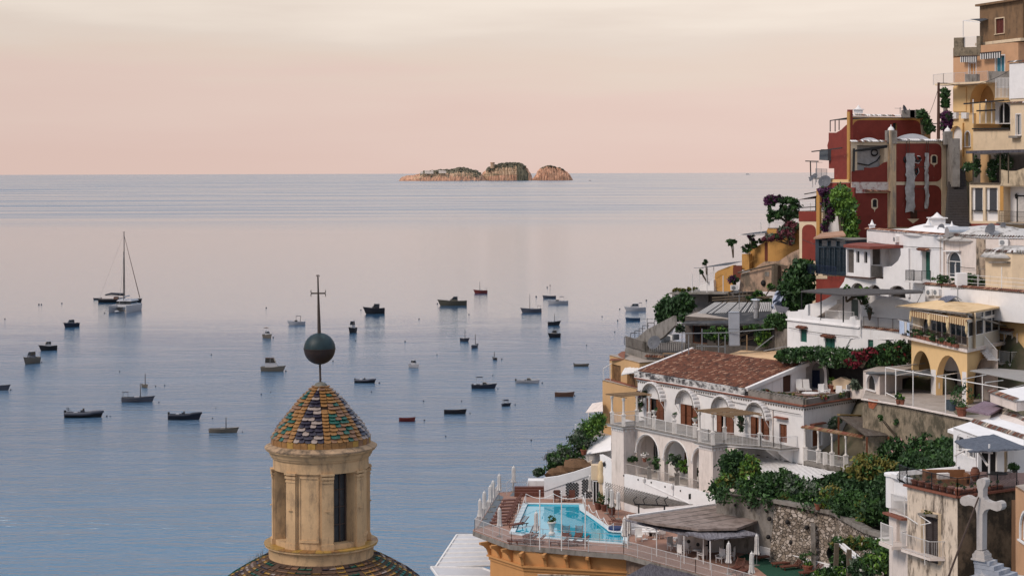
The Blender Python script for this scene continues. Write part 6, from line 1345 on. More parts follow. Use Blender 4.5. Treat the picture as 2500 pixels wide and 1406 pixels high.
g2_=f1y.off(.1);m=MB();hs2=[(.1,g2_.L*.48,zB+1.0,zR-.75,'rect'),(g2_.L*.52,g2_.L-.1,zB+1.0,zR-.75,'rect'),(.1,g2_.L*.48,zR-.65,zR-.1,'rect'),(g2_.L*.52,g2_.L-.1,zR-.65,zR-.1,'rect')]
panel(m,g2_,[(0,zB),(g2_.L,zB),(g2_.L,zR),(0,zR)],[arch_pts(*h[:4],kind='rect')for h in hs2],depth=.1);m.done('corner_wall',mat('veranda_frame',(.6,.57,.5),.6,.05),t)
for h in hs2:infill(t,g2_,h,'glass',depth=.08)
rfm=mat('yellowed_roof',(.62,.45,.26),.85,.12,1,.3,8,stain=(.40,.26,.12),stain_amt=.8,stain_scale=(.7,.7,.7),sthr=.5)
q=[f0.w(-1.6,0,.9),f0.B+f0.n*.9+f1y.n*.7,f1y.w(f1y.L-.2,0,.7),f1y.w(f1y.L-.3,0,-5.4),f0.w(-1.0,0,-5.2)]
m=MB();m.prism([(p.x,p.y)for p in q],[47.55,48.02,48.1,48.33,48.0],[47.7,48.15,48.25,48.5,48.15]);m.done('flat_roof',rfm,t)
m=MB();m.bar(Vector((q[0].x,q[0].y,47.65)),Vector((q[1].x,q[1].y,48.1)),.12,.14);m.bar(Vector((q[1].x,q[1].y,48.1)),Vector((q[2].x,q[2].y,46.45)),.12,.14);m.done('gutter',conc,t)
aw1=mat('awning_cream',(.62,.48,.28),.85);aw2=mat('awning_brown',(.26,.13,.06),.85)
for k,(a,b)in enumerate(((1195,1360),(1365,1528),(1532,1700))):
 u0,_=o0.uz(*R4(a,220));u1,_=o0.uz(*R4(b,220));tt_=thing('striped_awning','rolled cream and brown striped awning of the veranda, '+['left','middle','right'][k],'awning',tuple(o0.w(u0,47.45)),group='striped awnings');m=MB();n=16
 for i in range(n):
  p,q_=o0.w(u0+(u1-u0)*i/n,47.5+.06*k),o0.w(u0+(u1-u0)*(i+1)/n,47.5+.06*k);m.add([p,q_,q_+Vector((0,0,-.5-.05*(i%2))),p+Vector((0,0,-.5-.05*((i+1)%2)))],[(0,1,2,3)],i%2);i_=f0.n*-.5;m.add([p,q_,q_+Vector((i_.x,i_.y,.1)),p+Vector((i_.x,i_.y,.1))],[(0,1,2,3)],i%2)
 for s_ in(u0,u1):m.tube([o0.w(s_,47.45),o0.w(s_,46.75),o0.w(s_,46.45)],[.06,.13,.05],6,0)
 m.done('cloth',[aw1,aw2],tt_);m=MB();m.tube([o0.w(u0,47.55,-.1),o0.w(u1,47.57,-.1)],.05,5);m.done('roller',whitem,tt_)
railing(0,0,1.0,.12,rustm,pts=[f0.w(-1.0,zB,.5),f0.w(-.0,zB,.5),Vector((*(f0.B+f0.n*.5+f1y.n*.5),zB))],label='dark iron railing of the veranda balcony on the yellow house',name='balcony_railing',cat='railing')
for i in range(8):p=f0.w(.8+i*1.25,zB,.25);pot(0,0,label='red pot with green plant on the veranda balcony, %s from the left'%ords[i],s=.2,seed=i,tall=.55,mix=(0,1,0))if False else None
t=thing('flower_boxes','row of planted terracotta boxes along the veranda balcony','planter',tuple(f0.w(4,zB)));
for i in range(9):a,b=f0.w(1.0+i*1.15,zB+.15,.3),f0.w(1.9+i*1.15,zB+.15,.3);m=MB();m.bar(a,b,.28,.28);m.done('box',terracotta,t)
foliage('foliage',t,[(*f0.w(1.4+i*1.15,0,.32).xy,zB+.6,.6,.25,.4)for i in range(9)],1500,.12,(0,1,1),seed=3)
t=thing('laundry','pale blue and white towels hanging at the left end of the veranda balcony','laundry',tuple(f0.w(-.5,zB+1)))
for i,(a,b)in enumerate(((-1.0,-.3),(-.25,.3),(.35,.8),(.85,1.4))):m=MB();n=6;m.add([f0.w(a+(b-a)*j/n,z,.75+.05*math.sin(j*2.2+i))for z in(zB+1.35,zB+.15+.1*i%.3)for j in range(n+1)],[(j,j+1,n+2+j,n+1+j)for j in range(n)]);m.done('towel',mat('pale_blue_cloth',(.42,.50,.64),.9,.1)if i!=2 else fabric_w,t)
m=MB();m.tube([f0.w(-1.4,zB+1.4,.75),f0.w(4.5,zB+1.2,.75)],.02,4);m.done('line',whitem,t)
t=thing('solar_panel','blue solar water heating panel tilted on the yellow house roof','solar panel',tuple(P(*R4(1480,180),156.4)));q=[P(*R4(1355,178),159.3),P(*R4(1440,188),156.4),P(*R4(1605,85),159.3),P(*R4(1510,75),162.2)]
m=MB();m.add(q+[p-Vector((0,0,.08))for p in q],[(0,1,2,3),(7,6,5,4),(0,4,5,1),(1,5,6,2),(2,6,7,3),(3,7,4,0)]);m.done('panel',mat('solar_blue',(.04,.065,.15),.25,.2,5,spec=.6),t);m=MB()
for i in range(1,6):m.bar(q[0].lerp(q[1],i/6)+Vector((0,0,.02)),q[3].lerp(q[2],i/6)+Vector((0,0,.02)),.02)
m.done('tube_lines',greym,t);m=MB()
for p in(q[2],q[3]):m.bar((p.x+.3,p.y,48.35),p,.05)
m.bar(q[2],(q[2].x+.5,q[2].y,48.5),.05);m.done('stand',greym,t)
YB=House('yellow_house','tall plain yellow house wall with small window at the right edge','house',[(2436,158.1),(2530,152.9)],P(*R4(2100,155),155.2).z,38.8,yellow,back=(8,6))
YB.op(0,R4,2080,160,2110,230,'dark');YB.op(0,R4,2048,430,2112,575,'glass',fr=white);YB.build();f=YB.f[0]
m=MB();u0,z0=f.uz(*R4(2015,405));u1,_=f.uz(*R4(2145,405));m.poly([f.w(u0,z0+.2,.02),f.w(u1,z0+.2,.02),f.w(u1,z0-.05,.8),f.w(u0,z0-.05,.8)]);hd_=m.done('door_canopy',white,YB.t);tile_edge(hd_,f.w(u0,z0+.25,.3),f.w(u1,z0+.25,.3),'canopy_tiles',n=f.n,over=.2)
zz_=P(*R4(2080,688),155.2).z;slab(YB.t,[tuple(f.w(.1,0,0).xy),tuple(f.w(.1,0,1.2).xy),tuple(f.w(3.4,0,1.2).xy),tuple(f.w(3.4,0,0).xy)],zz_,.2,white,'balcony_slab');railing(0,0,1.0,.12,whitem,pts=[f.w(.15,zz_,.1),f.w(.15,zz_,1.1),f.w(3.3,zz_,1.1),f.w(3.3,zz_,.1)],parent=YB.t)
aircon(f,*R4(2155,660),'cream air conditioner beside the small balcony of the yellow house',cream,out=.3)
t=thing('outside_stair','narrow white stair flight with railing right of the glazed veranda','staircase',tuple(P(*R4(1850,500),152.9)));a,b=P(*R4(1835,470),154),P(*R4(1960,610),151.1)
for i in range(8):p=a.lerp(b,i/8);m=MB();m.box(tuple(p-Vector((0,0,.6))),(.9,.6,.12),-.5);m.done('step',white,t)
m=MB()
for k in range(14):p=a.lerp(b,k/13);m.bar(p-Vector((0,.3,.55)),p+Vector((0,-.3,.45)),.03)
m.bar(a+Vector((0,-.3,.45)),b+Vector((0,-.3,.45)),.05);m.done('handrail',whitem,t)
ZC=40.4;ca,cb,cc,cdn=P(2106,975,z=ZC),P(*R4(1110,1072),z=ZC),P(2371,1024,z=ZC),P(2420,1040,z=ZC)
t=thing('courtyard_wall','high stained retaining wall with plants below the arcade courtyard','wall',tuple(cc));stw=mat('stained_retaining_wall',(.26,.21,.15),.92,.3,1.2,.7,6,stain=(.05,.045,.03),stain_amt=.85,stain_scale=(.9,.9,.5),sthr=.46)
m=MB();wl=[Vector((ca.x,ca.y)),Vector((cb.x,cb.y)),Vector((cc.x,cc.y)),Vector((cdn.x,cdn.y))]
for i,(a,b)in enumerate(zip(wl,wl[1:])):f=Face(a,b);panel(m,f,[(0,29),(f.L,29),(f.L,ZC),(0,ZC+(0.0))],thick=.5)
m.done('wall_face',stw,t);m=MB()
for a,b in zip(wl,wl[1:]):m.bar(Vector((*a,ZC+.04)),Vector((*b,ZC+.04)),.4,.09)
m.done('coping',pinkish,t)
m=MB();e=Vector((*f1y.w(f1y.L,0,.0).xy,));m.prism([tuple(p)for p in wl]+[(42,150),(42,170),(36,170),(33,166)],ZC-.3,ZC);o=tag(m.done('courtyard_floor',terr),'pale paved courtyard floor before the tall yellow arches','floor')
HT=House('stone_hut','low hut with arched window, peeling plaster and reed roof left of the courtyard','hut',[(2106,160.5),(2146,157),(2228,162.5)],P(*R4(900,790),157.5).z,36.5,pinkish,back=(3,5))
HT.op(0,R4,802,795,878,930,'dark','arch',fr=white);HT.op(1,R4,1120,820,1205,1045,'dark');HT.build()
quadroof('lean_to_roof','sagging dark tin and reed roof over the stone hut',[P(*R4(790,778),157),P(*R4(1385,795),156.8),P(*R4(1385,755),160.5),P(*R4(850,745),164)],.12,mat('grey_tin',(.12,.125,.13),.7,.3,2,.3,8),ragged=.1)
m=MB();f=Face(wl[0],wl[1]);m.poly([f.w(*f.uz(*R4(*q)),.03)for q in((812,1012),(905,1022),(900,1050),(860,1105),(820,1090))]);tag(m.done('exposed_brick',mat('exposed_brick',(.32,.10,.05),.95,.4,5,.6,14)),'patch of exposed red brick under the arched hut window','brick patch')
quadroof('corrugated_roof','grey corrugated roof leaning against the right arch of the courtyard',[P(*R4(1730,755),148.8),P(*R4(2300,870),138.9),P(*R4(2300,760),147),P(*R4(1900,728),152.9)],.06,mat('corrugated_grey',(.30,.29,.28),.7,.15,3,.3,8,stain=(.16,.15,.14),stain_amt=.6,stain_scale=(.3,12,1)),posts=((.2,.05),(.9,.05)),zf=ZC,nu=24)
t=thing('pipe_pergola','bare white pipe pergola frame over the arcade courtyard','pergola',tuple(P(*R4(1215,1080),z=ZC)))
pts={k:P(*R4(*v),z=ZC)for k,v in dict(a=(1062,1040),b=(1218,1078),c=(1512,1140),d=(970,985)).items()}
for k,yt in(('a',750),('b',755),('c',800),('d',735)):p=pts[k];top_=P(*R4({'a':1062,'b':1218,'c':1512,'d':970}[k],yt),p.y);m=MB();m.tube([p,top_],.045,5);m.done('post',whitem,t)
m=MB()
for a,b,Ya,Yb in(((970,728),(2080,922),156.4,136.5),((970,728),(1380,685),156.4,164.5),((1060,800),(1410,735),152.9,161),((1420,808),(1670,770),147,154),((1660,835),(1900,790),142.4,146.45),((1870,865),(2030,845),138.9,142.4),((2080,922),(2215,885),136.5,140),((970,955),(1065,1000),156.4,152.9),((1060,745),(1060,800),152.9,152.9)):m.tube([P(*R4(*a),Ya),P(*R4(*b),Yb)],.045,5)
m.done('rail',whitem,t)
ZW=P(2097,800,170).z
WG=House('terrace_house','white house with small green shutters below a curving white terrace wall','house',[(1921,179.5),(2097,170),(2215,166)],ZW,38,white_clean,back=(6,6),roof=terr)
WG.op(0,R4,200,382,258,498,'shutter1',pm=green_p,aw=1);WG.op(0,R4,422,462,512,570,'shutter',pm=green_p,aw=1);WG.op(1,R4,810,478,858,570,'shutter1',pm=green_p);WG.build();f=WG.f[0]
cornice(WG.t,f,ZW+.02,w=.16,h=.14,mt=white_clean)
ft=WG.f[0].off(-.02);t=thing('terrace_parapet','stepped and curved white parapet wall of the terrace above green shutters','wall',tuple(f.w(3,ZW)))
ol=[(84,296),(84,225),(178,220),(180,208),(235,205),(250,165),(290,158),(310,150),(365,140),(430,110),(480,80),(520,52),(600,58),(640,75),(640,60),(725,65),(735,372),(600,352),(380,325),(200,305)]
ol=[(84,296),(84,225),(178,220),(180,208),(235,205),(250,165),(268,160),(268,262),(380,285),(640,300),(650,270),(690,262),(700,300),(738,300),(738,376),(600,352),(380,325),(200,305)]
m=MB();panel(m,ft,[ft.uz(*R4(*q))for q in ol],thick=.3);m.done('parapet',white_clean,t)
fs_=ft.off(-3.6);ol=[(268,300),(268,160),(300,152),(365,140),(430,110),(480,80),(520,50),(640,62),(740,70),(740,330)]
hs_=[hole(fs_,*R4(658,115),*R4(722,268))]
m=MB();panel(m,fs_,[fs_.uz(*R4(*q))for q in ol],[arch_pts(*hs_[0][:4],kind='rect')],thick=.3);m.done('stair_wall',white_clean,t);infill(t,fs_,hs_[0],'dark',depth=.12,pm=mat('grey_green_door',(.10,.13,.12)),nm='terrace_door')
m=MB();m.add([fs_.w(*fs_.uz(*R4(*q)),o)for o in(.0,1.0)for q in((430,262),(600,150),(600,112),(455,200),(350,262))],[(0,1,2,3,4),(9,8,7,6,5),(0,5,6,1),(1,6,7,2),(2,7,8,3),(3,8,9,4)]);m.done('stair_flank',white_clean,t)
fq=Face(WG.ch[1]+Vector((.4,.3)),WG.ch[2]);t2=thing('curved_wall','tall white curved top wall with dry climbing bush behind a small balcony','wall',tuple(fq.w(2,ZW)))
ol=[(750,380),(750,150),(830,150),(880,118),(940,100),(1000,98),(1080,105),(1150,125),(1190,140),(1260,140),(1290,420)]
fq2=fq.off(-1.5);m=MB();panel(m,fq2,[fq2.uz(*R4(*q))for q in ol],thick=.3);m.done('wall_face',white_clean,t2);m=MB();m.bar(fq.w(.1,ZW+.0,-.7),fq.w(fq.L+1,ZW+.0,-.7),1.5,.12);m.done('balcony_floor',white,t2);tile_edge(t2,fq.w(.2,ZW-.0,.15),fq.w(fq.L,ZW-.05,.15),n=fq.n)
railing(0,0,.95,.13,rustm,pts=[fq.w(.1,ZW+.1,0),fq.w(fq.L,ZW+.1,0)],label='thin dark railing of the small balcony before the curved white wall',name='balcony_railing')
railing(0,0,1.0,.13,whitem,pts=[ft.wp(*R4(385,305),-.6),ft.wp(*R4(640,325),-.6)],label='white scrolled railing on the terrace of the green shuttered house',name='terrace_railing')
m=MB();m.tube([f.wp(*R4(615,545),.08),f.wp(*R4(660,465),.08),WG.f[1].wp(*R4(1040,475),.08)],.05,5);m.tube([f.wp(*R4(748,240),.1),f.wp(*R4(748,450),.1)],.05,5);tag(m.done('drain_pipe',white_clean),'white drain pipe bending down the wall of the green shuttered house','pipe')
t=thing('terrace_pergola','dark metal pergola with flat reed cover over the white terrace','pergola',tuple(P(*R4(590,300),172)))
for i,(x,y0,y1,Y)in enumerate(((212,210,40,182),(387,300,60,175),(588,320,75,170))):m=MB();m.tube([P(*R4(x,y0),Y),P(*R4(x,y1),Y)],.07,5);m.done('post',blackm,t)
m=MB();q=[P(*R4(205,40),182),P(*R4(600,78),169),P(*R4(1310,50),160),P(*R4(1280,35),166),P(*R4(560,15),178),P(*R4(380,22),184)];m.prism([(p.x,p.y)for p in q],[p.z-.1 for p in q],[p.z+.06 for p in q]);m.done('reed_cover',mat('dark_reed_cover',(.075,.07,.07),.95,.3,3),t)
W1=House('upper_white_house','large white house with loggia cutouts, tiled eaves and green door','house',[(2116,185),(2302,167)],P(2302,576,167).z,45,white_clean,back=(7,5),roof=white_clean)
W1.op(0,R2,1408,822,1478,1068,'shutter',pm=green_p,aw=1);W1.op(0,R2,800,1092,905,1170,'dark','arch',pm=dim);W1.op(0,R2,940,1108,1055,1180,'dark','arch',pm=dim);W1.op(0,R2,1122,1115,1270,1215,'dark','arch',pm=dim);W1.dp=[.5];W1.build();f=W1.f[0]
tile_edge(W1.t,f.w(-.4,W1.zt+.1),f.w(f.L,W1.zt+.1),n=f.n,pitch=.26)
m=MB();c=f.w(f.L*.55,W1.zt,-3.2);m.lathe([(4.2,-.2),(3.6,.25),(2.6,.6),(1.4,.85),(.01,.95)],tuple(c),24);m.v=[((x-c.x)*.8+c.x,(y-c.y)*1.5+c.y,z)for x,y,z in m.v];m.done('roof_vault',white_clean,W1.t,smooth='all')
railing(0,0,1.0,.12,blackm,pts=[f.wp(*R2(1345,1070),.05),f.wp(*R2(1345,1070),.9),f.wp(*R2(1485,1078),.9),f.wp(*R2(1485,1078),.05)],parent=W1.t,name='door_railing');m=MB();m.bar(f.wp(*R2(1340,1078),.5),f.wp(*R2(1490,1086),.5),1.0,.14);m.done('door_step',white,W1.t)
aircon(f,*R2(1200,718),'air conditioner high on the white house under its tiled eaves')
chimney(2288,556,174,1.3,.9,'white boxy chimney with fan unit on the white house roof',white);chimney(2129,560,184,.5,.4,'small white chimney at the left corner of the white house roof')
for i,(x,y)in enumerate(((1465,598),(1665,625))):p=P(*R2(x,y),168);t=thing('roof_finial','small white cone finial on the white roof, '+('left' if i==0 else 'right'),'finial',tuple(p));m=MB();m.lathe([(.32,0),(.14,.35),(.07,.5),(.01,.7)],tuple(p),10);m.done('cone',white_clean,t,smooth=True);m=MB();m.box((p.x,p.y,p.z-.1),(.8,.8,.2));m.done('base',white_clean,t)
p=P(*R2(1715,660),166);t=thing('steel_tank','short horizontal stainless steel water tank on the white roof','tank',tuple(p));m=MB();m.tube([p-Vector((1.0,0,0)),p+Vector((1.0,.3,0))],.55,14);m.done('tank',steel,t,smooth=True);m=MB();m.box(tuple(p-Vector((0,0,.6))),(1.2,.6,.3));m.done('stand',greym,t)
OR=House('loggia_wing','white projecting wing with red roof slab and narrow dark windows','house',[(2065,181),(2124,177.5),(2161,178.5)],P(*R2(960,790),178).z,P(*R2(960,1045),178).z,white_clean,back=(3.5,3.5),roof=white)
OR.op(0,R2,845,820,872,918,'dark');OR.op(0,R2,912,826,940,922,'dark');OR.op(0,R2,765,805,826,1005,'dark',pm=dim,depth=.5)if False else OR.op(0,R2,767,805,824,1005,'dark',pm=dim);OR.op(1,R2,985,800,1060,935,'dark',pm=dim);OR.build()
red_s=mat('red_roof_slab',(.20,.055,.04),.8,.2,2,.2,9)
m=MB();q=[P(*R2(735,768),181),P(*R2(960,785),175.5),P(*R2(1290,772),176),P(*R2(1180,752),182),P(*R2(850,748),187)];m.prism([(p.x,p.y)for p in q],[p.z-.22 for p in q],[p.z+.05 for p in q]);m.done('red_roof_slab',red_s,OR.t)
m=MB();a,b=OR.f[0].w(-.1,OR.zb-.05,.1),OR.f[0].w(OR.f[0].L+.1,OR.zb-.05,.1);m.bar(a,b,.3,.12);m.bar(b,OR.f[1].w(OR.f[1].L,OR.zb-.05,.1),.3,.12);m.done('dark_sill',darkwood,OR.t)
fw=Face((P(2055,HZ,181.2).x,181.2),(P(2235,HZ,173.5).x,173.5));t=thing('curved_loggia_wall','white wall with a large quarter circle cutout under the red roof slab','wall',tuple(fw.wp(2200,700)))
ol=[(700,1135),(740,1080),(752,1035),(975,1048),(1078,1062),(1078,955),(1150,948),(1205,900),(1228,850),(1225,800),(1290,790),(1290,1225),(1270,1225)]
al=[R2(*q)for q in ol];arches=[]
for x0,y0,x1,y1 in((800,1092,905,1145),(945,1108,1052,1160),(1122,1115,1268,1170)):arches.append((x0,y0,x1,y1))
bot=[(1290,1200),(1268,1200)]
def arcpx(x0,y0,x1,y1,n=8):return[((x0+x1)/2-(x0-x1)/2*math.cos(PI*i/n)*-1*-1,y1-(y1-y0)*math.sin(PI*i/n))for i in range(n+1)]
o_l=[(700,1135),(740,1080),(752,1035),(975,1048),(1078,1062),(1078,955),(1150,948),(1205,900),(1228,850),(1225,795),(1292,795),(1300,1215)]
for x0,y0,x1,y1 in reversed(arches):o_l+=[(x1,y1+40)]+[((x0+x1)/2+(x1-x0)/2*math.cos(PI*i/8),y1-(y1-y0)*math.sin(PI*i/8))for i in range(9)]+[(x0,y1+40)]
o_l+=[(760,1140)]
m=MB();panel(m,fw,[fw.uz(*R2(*q))for q in o_l],thick=.4);m.done('wall_face',white_clean,t)
m=MB();g=fw.off(-2.2);m.poly([g.w(*g.uz(*R2(*q)))for q in((965,960),(1300,960),(1300,790),(965,790))]);m.done('loggia_back',white,t);m=MB();m.poly([g.w(*g.uz(*R2(*q)),.03)for q in((1168,935),(1222,935),(1222,805),(1168,805))]);m.done('loggia_door',green_p,t)
m=MB();fz=OR.f[1].off(.15);m.poly([fz.w(*fz.uz(*R2(*q)))for q in((975,1035),(1068,1048),(1068,950),(975,942))]);m.done('loggia_gate',conc,t)
DH=House('domed_house','cream house with stained tiled eaves, whitewashed domes and arched glass door','house',[(2302,167.2),(2383,163),(2560,159)],P(2383,580,163).z,48,pinkish,back=(5,9),roof=white)
DH.op(0,R2,1632,825,1742,1045,'glass','arch',fr=white_clean);DH.build()
for f in DH.f:tile_edge(DH.t,f.w(-.1,DH.zt+.1),f.w(f.L,DH.zt+.1),n=f.n,pitch=.26,mats=[conc,T4,T1,dim])
domem=mat('blotched_whitewash',(.52,.50,.48),.9,.15,2,.4,8,stain=(.10,.085,.07),stain_amt=.9,stain_scale=(1.1,1.1,1.1),sthr=.5)
for x,y,w,hh in((2000,695,4.0,1.05),(2230,700,3.4,.8)):p=P(*R2(x,y),167.5);m=MB();m.lathe([(w*1.25,-.3),(w,.25*hh),(w*.8,.6*hh),(w*.5,.88*hh),(w*.2,hh),(.01,hh)],tuple(p),28);m.done('roof_dome',domem,DH.t,smooth='all')
m=MB();g=DH.f[0].off(.03);m.poly([DH.f[1].w(*DH.f[1].uz(*R2(*q)),.02)for q in((1875,1060),(1960,1060),(1955,720),(1875,710))]);m.done('black_stain_patch',grime,DH.t)
m=MB();q=DH.f[0];m.bar(q.wp(*R2(1615,818),.15),q.wp(*R2(1748,818),.15),.3,.12);m.done('door_ledge',white_clean,DH.t)
aircon(DH.f[1],*R2(2118,745),'window air conditioner on the stained cream domed house',whitem)
DS=House('small_cream_house','small peach and white house with little whitewashed dome at the right edge','house',[(2405,160),(2470,157),(2560,156)],P(*R2(2100,830),157.5).z,48,cream,back=(4,6),roof=white)
DS.build();p=P(*R2(2220,840),160);m=MB();m.lathe([(3.2,-.3),(2.6,.25),(1.6,.55),(.6,.7),(.01,.74)],tuple(p),24);m.done('roof_dome',domem,DS.t,smooth='all');f=DS.f[0];m=MB();m.bar(f.wp(*R2(2010,915),.2),f.wp(*R2(2170,915),.2),.4,.12);m.done('ledge',conc,DS.t)
for f in DS.f:tile_edge(DS.t,f.w(-.1,DS.zt+.05),f.w(f.L,DS.zt+.05),n=f.n,mats=[conc,T4,white,dim])
PW=House('roof_garden_wall','long white parapet wall with tile edge above the yellow house','wall',[(2258,164),(2560,150)],P(2258,694,164).z,47,white_clean,back=(6,8),roof=terr);PW.build();f=PW.f[0];tile_edge(PW.t,f.w(-.2,PW.zt+.05),f.w(f.L,PW.zt+.05),n=f.n,pitch=.26)
for i,x in enumerate((1385,1448)):aircon(f,*R4(x,50),'white air conditioner above the yellow roof, '+('left' if i==0 else 'right')+' of the pair')
t=thing('roof_garden_fence','thin white rail fence with posts along the planted roof terrace','fence',tuple(f.w(3,PW.zt)))
for i in range(8):m=MB();p=f.w(.5+i*3.0,PW.zt,-.5);m.tube([p,p+Vector((0,0,2.0 if i%2 else 1.2))],.035,5);m.done('post',whitem,t)
m=MB()
for k in(.4,.75,1.1):m.tube([f.w(.3,PW.zt+k,-.5),f.w(f.L-.5,PW.zt+k,-.5)],.018,4)
m.done('rail',whitem,t)
m=MB();c=f.w(f.L*.28,PW.zt,-.4);m.box((c.x,c.y,c.z+.6),(.9,.9,1.3));tag(m.done('white_pier',white_clean),'square white pier on the planted roof terrace','pier')
RA=RG(1980,240,3.906);RB=RG(2280,0,4.686);RC=RG(2280,280,4.395);RD=RG(1640,430,4.261)
def pan(t,f,R,ol,mt,name='wall',th=.3,holes=(),out=0.0,inf=None,dp=.2):
 m=MB();hh=[hole(f,*R(h[0],h[1]),*R(h[2],h[3]),h[4]if len(h)>4 and h[4]else 'rect')for h in holes]
 panel(m,f,[f.uz(*R(*q))for q in ol],[arch_pts(*h[:4],kind=h[4])for h in hh],thick=th,out=out);o=m.done(name,mt,t)
 for h,k in zip(hh,inf or['dark']*len(hh)):
  if k=='none':continue
  kw=k[1]if isinstance(k,tuple)else{};infill(t,f,h,k[0]if isinstance(k,tuple)else k,depth=min(dp,th*.8)-out if th else dp,**kw)
 return o
def rc(x0,y0,x1,y1):return[(x0,y1),(x1,y1),(x1,y0),(x0,y0)]
def rnd(x0,y0,x1,y1,r,tl=1,tr=1,bl=0,br=0):
 o=[]
 for(cx,cy,a0,on)in((x0+r,y1-r,PI/2,bl),(x1-r,y1-r,0,br),(x1-r,y0+r,-PI/2,tr),(x0+r,y0+r,-PI,tl)):
  pass
 def cor(cx,cy,a0,a1):return[(cx+r*math.cos(a0+(a1-a0)*i/6),cy+r*math.sin(a0+(a1-a0)*i/6))for i in range(7)]
 o+=cor(x0+r,y1-r,PI,PI/2)if bl else[(x0,y1)]
 o+=cor(x1-r,y1-r,PI/2,0)if br else[(x1,y1)]
 o+=cor(x1-r,y0+r,0,-PI/2)if tr else[(x1,y0)]
 o+=cor(x0+r,y0+r,-PI/2,-PI)if tl else[(x0,y0)]
 return o
def patch(t,f,R,poly,mt,name,out=.03):m=MB();panel(m,f,[f.uz(*R(*q))for q in poly],thick=out+.02,out=out);return m.done(name,mt,t)
def beams(t,lst,mt,name,w=.06):
 m=MB()
 for a,b in lst:m.bar(a,b,w)
 return m.done(name,mt,t)
FR=FP(2077,197,2312,204)
RH=House('red_house','tall dark red house with cream bands, whitewashed vault roofs and hanging torn cloths','house',[(2077,197),(2312,204)],P(*RA(800,405),200).z,46,cream,back=(3,9),roof=white_clean)
RH.op(0,RA,440,450,700,690,'none');RH.dp=[.8];RH.build();f=RH.f[0];t=RH.t
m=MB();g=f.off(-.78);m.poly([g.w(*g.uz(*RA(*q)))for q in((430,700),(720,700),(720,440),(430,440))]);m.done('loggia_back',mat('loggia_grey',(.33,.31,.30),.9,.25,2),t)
patch(t,f,RA,rnd(795,432,1243,796,55,0,1,0,1),red,'red_panel');patch(t,f,RA,rnd(795,829,1240,1230,70,0,1),red,'red_panel');patch(t,f,RA,rc(400,905,728,1420),red,'red_panel');patch(t,f,RA,[(385,800),(725,800),(725,605),(690,615),(640,655),(560,665),(510,660),(505,686),(415,690),(385,700)],red,'red_panel',.05)
wp_=mat('flaked_white_on_red',(.62,.55,.50),.9,.1,3,.3,9,stain=(.24,.04,.03),stain_amt=.95,stain_scale=(1.1,1.1,1.6),sthr=.5)
patch(t,f,RA,[(385,905),(500,905),(735,870),(735,800),(385,800)],wp_,'flaked_band',.06);patch(t,f,RA,rc(735,310,792,1235),mat('cream_pilaster',(.58,.42,.26),.9,.15,2,.3,9,stain=(.25,.22,.19),stain_amt=.8,stain_scale=(1.5,1.5,.3),sthr=.5),'pilaster',.35);patch(t,f,RA,rc(1245,405,1285,1130),cream,'corner_band',.06)
tile_edge(t,f.wp(*RA(375,415),.1),f.wp(*RA(715,415),.1),n=f.n,pitch=.3,r=.12,mats=[white,conc,T1,white]);tile_edge(t,f.wp(*RA(795,400),.1),f.wp(*RA(1285,408),.1),n=f.n,pitch=.3,r=.12,mats=[white,conc,T1,white])
te=tile_edge(t,f.wp(*RA(505,885),.1),f.wp(*RA(735,895),.1),n=f.n,pitch=.25,r=.12,over=.4)
for(x0,x1,yb,yt)in((460,690,415,375),(800,1180,402,337)):
 a,b=f.wp(*RA(x0,yb),-.4),f.wp(*RA(x1,yb),-.4);h_=P(*RA(x0,yt),a.y).z-a.z;m=MB();n=14;vs=[]
 for k in range(2):
  for i in range(n+1):q=a.lerp(b,i/n);vs.append((q.x+k*1.2,q.y+k*6,a.z-.1+(h_+.1)*math.sin(PI*i/n)**.75))
 m.add(vs,[(i,i+1,n+2+i,n+1+i)for i in range(n)]+[tuple(range(n+1))]);m.done('roof_vault',white_clean,t,smooth=True)
beams(t,[(f.wp(*RA(355,503),1.2),f.wp(*RA(700,455),.4)),(f.wp(*RA(400,700),.1),f.wp(*RA(405,480),.1)),(f.wp(*RA(420,500),.8),f.wp(*RA(700,465),.35))],blackm,'awning_bar',.22)
m=MB();m.tube([g.wp(*RA(430,620),.1),g.wp(*RA(540,640),.1),g.wp(*RA(620,600),.1),g.wp(*RA(660,545),.1)],.07,5);m.tube([g.wp(*RA(600+30*math.cos(a),520+30*math.sin(a)),.1)for a in[i*.6 for i in range(11)]],.09,4);m.done('painted_scroll',blackm,t)
for x0,y0,x1,y1,yb in((1150,548,1190,618,660),(585,965,622,1038,1085)):
 o=patch(t,f,RA,[(x0-12,y1+6),(x0+(x1-x0)/2-4,yb-20),((x0+x1)/2,yb),(x0+(x1-x0)/2+4,yb-20),(x1+12,y1+6),(x1+12,y0+8),(x1-2,y0-8),(x0+2,y0-8),(x0-12,y0+8)],cream,'window_surround',.07)
 patch(t,f,RA,[(x0,y1),(x1,y1),(x1,y0+12),((x0+x1)/2+8,y0),((x0+x1)/2-8,y0),(x0,y0+12)],dark,'window',.09)
patch(t,f,RA,rc(945,1070,1010,1145),darkwood,'niche',.05);patch(t,f,RA,[(915,1150),(970,1195),(1030,1150)],cream,'niche_sill',.06)
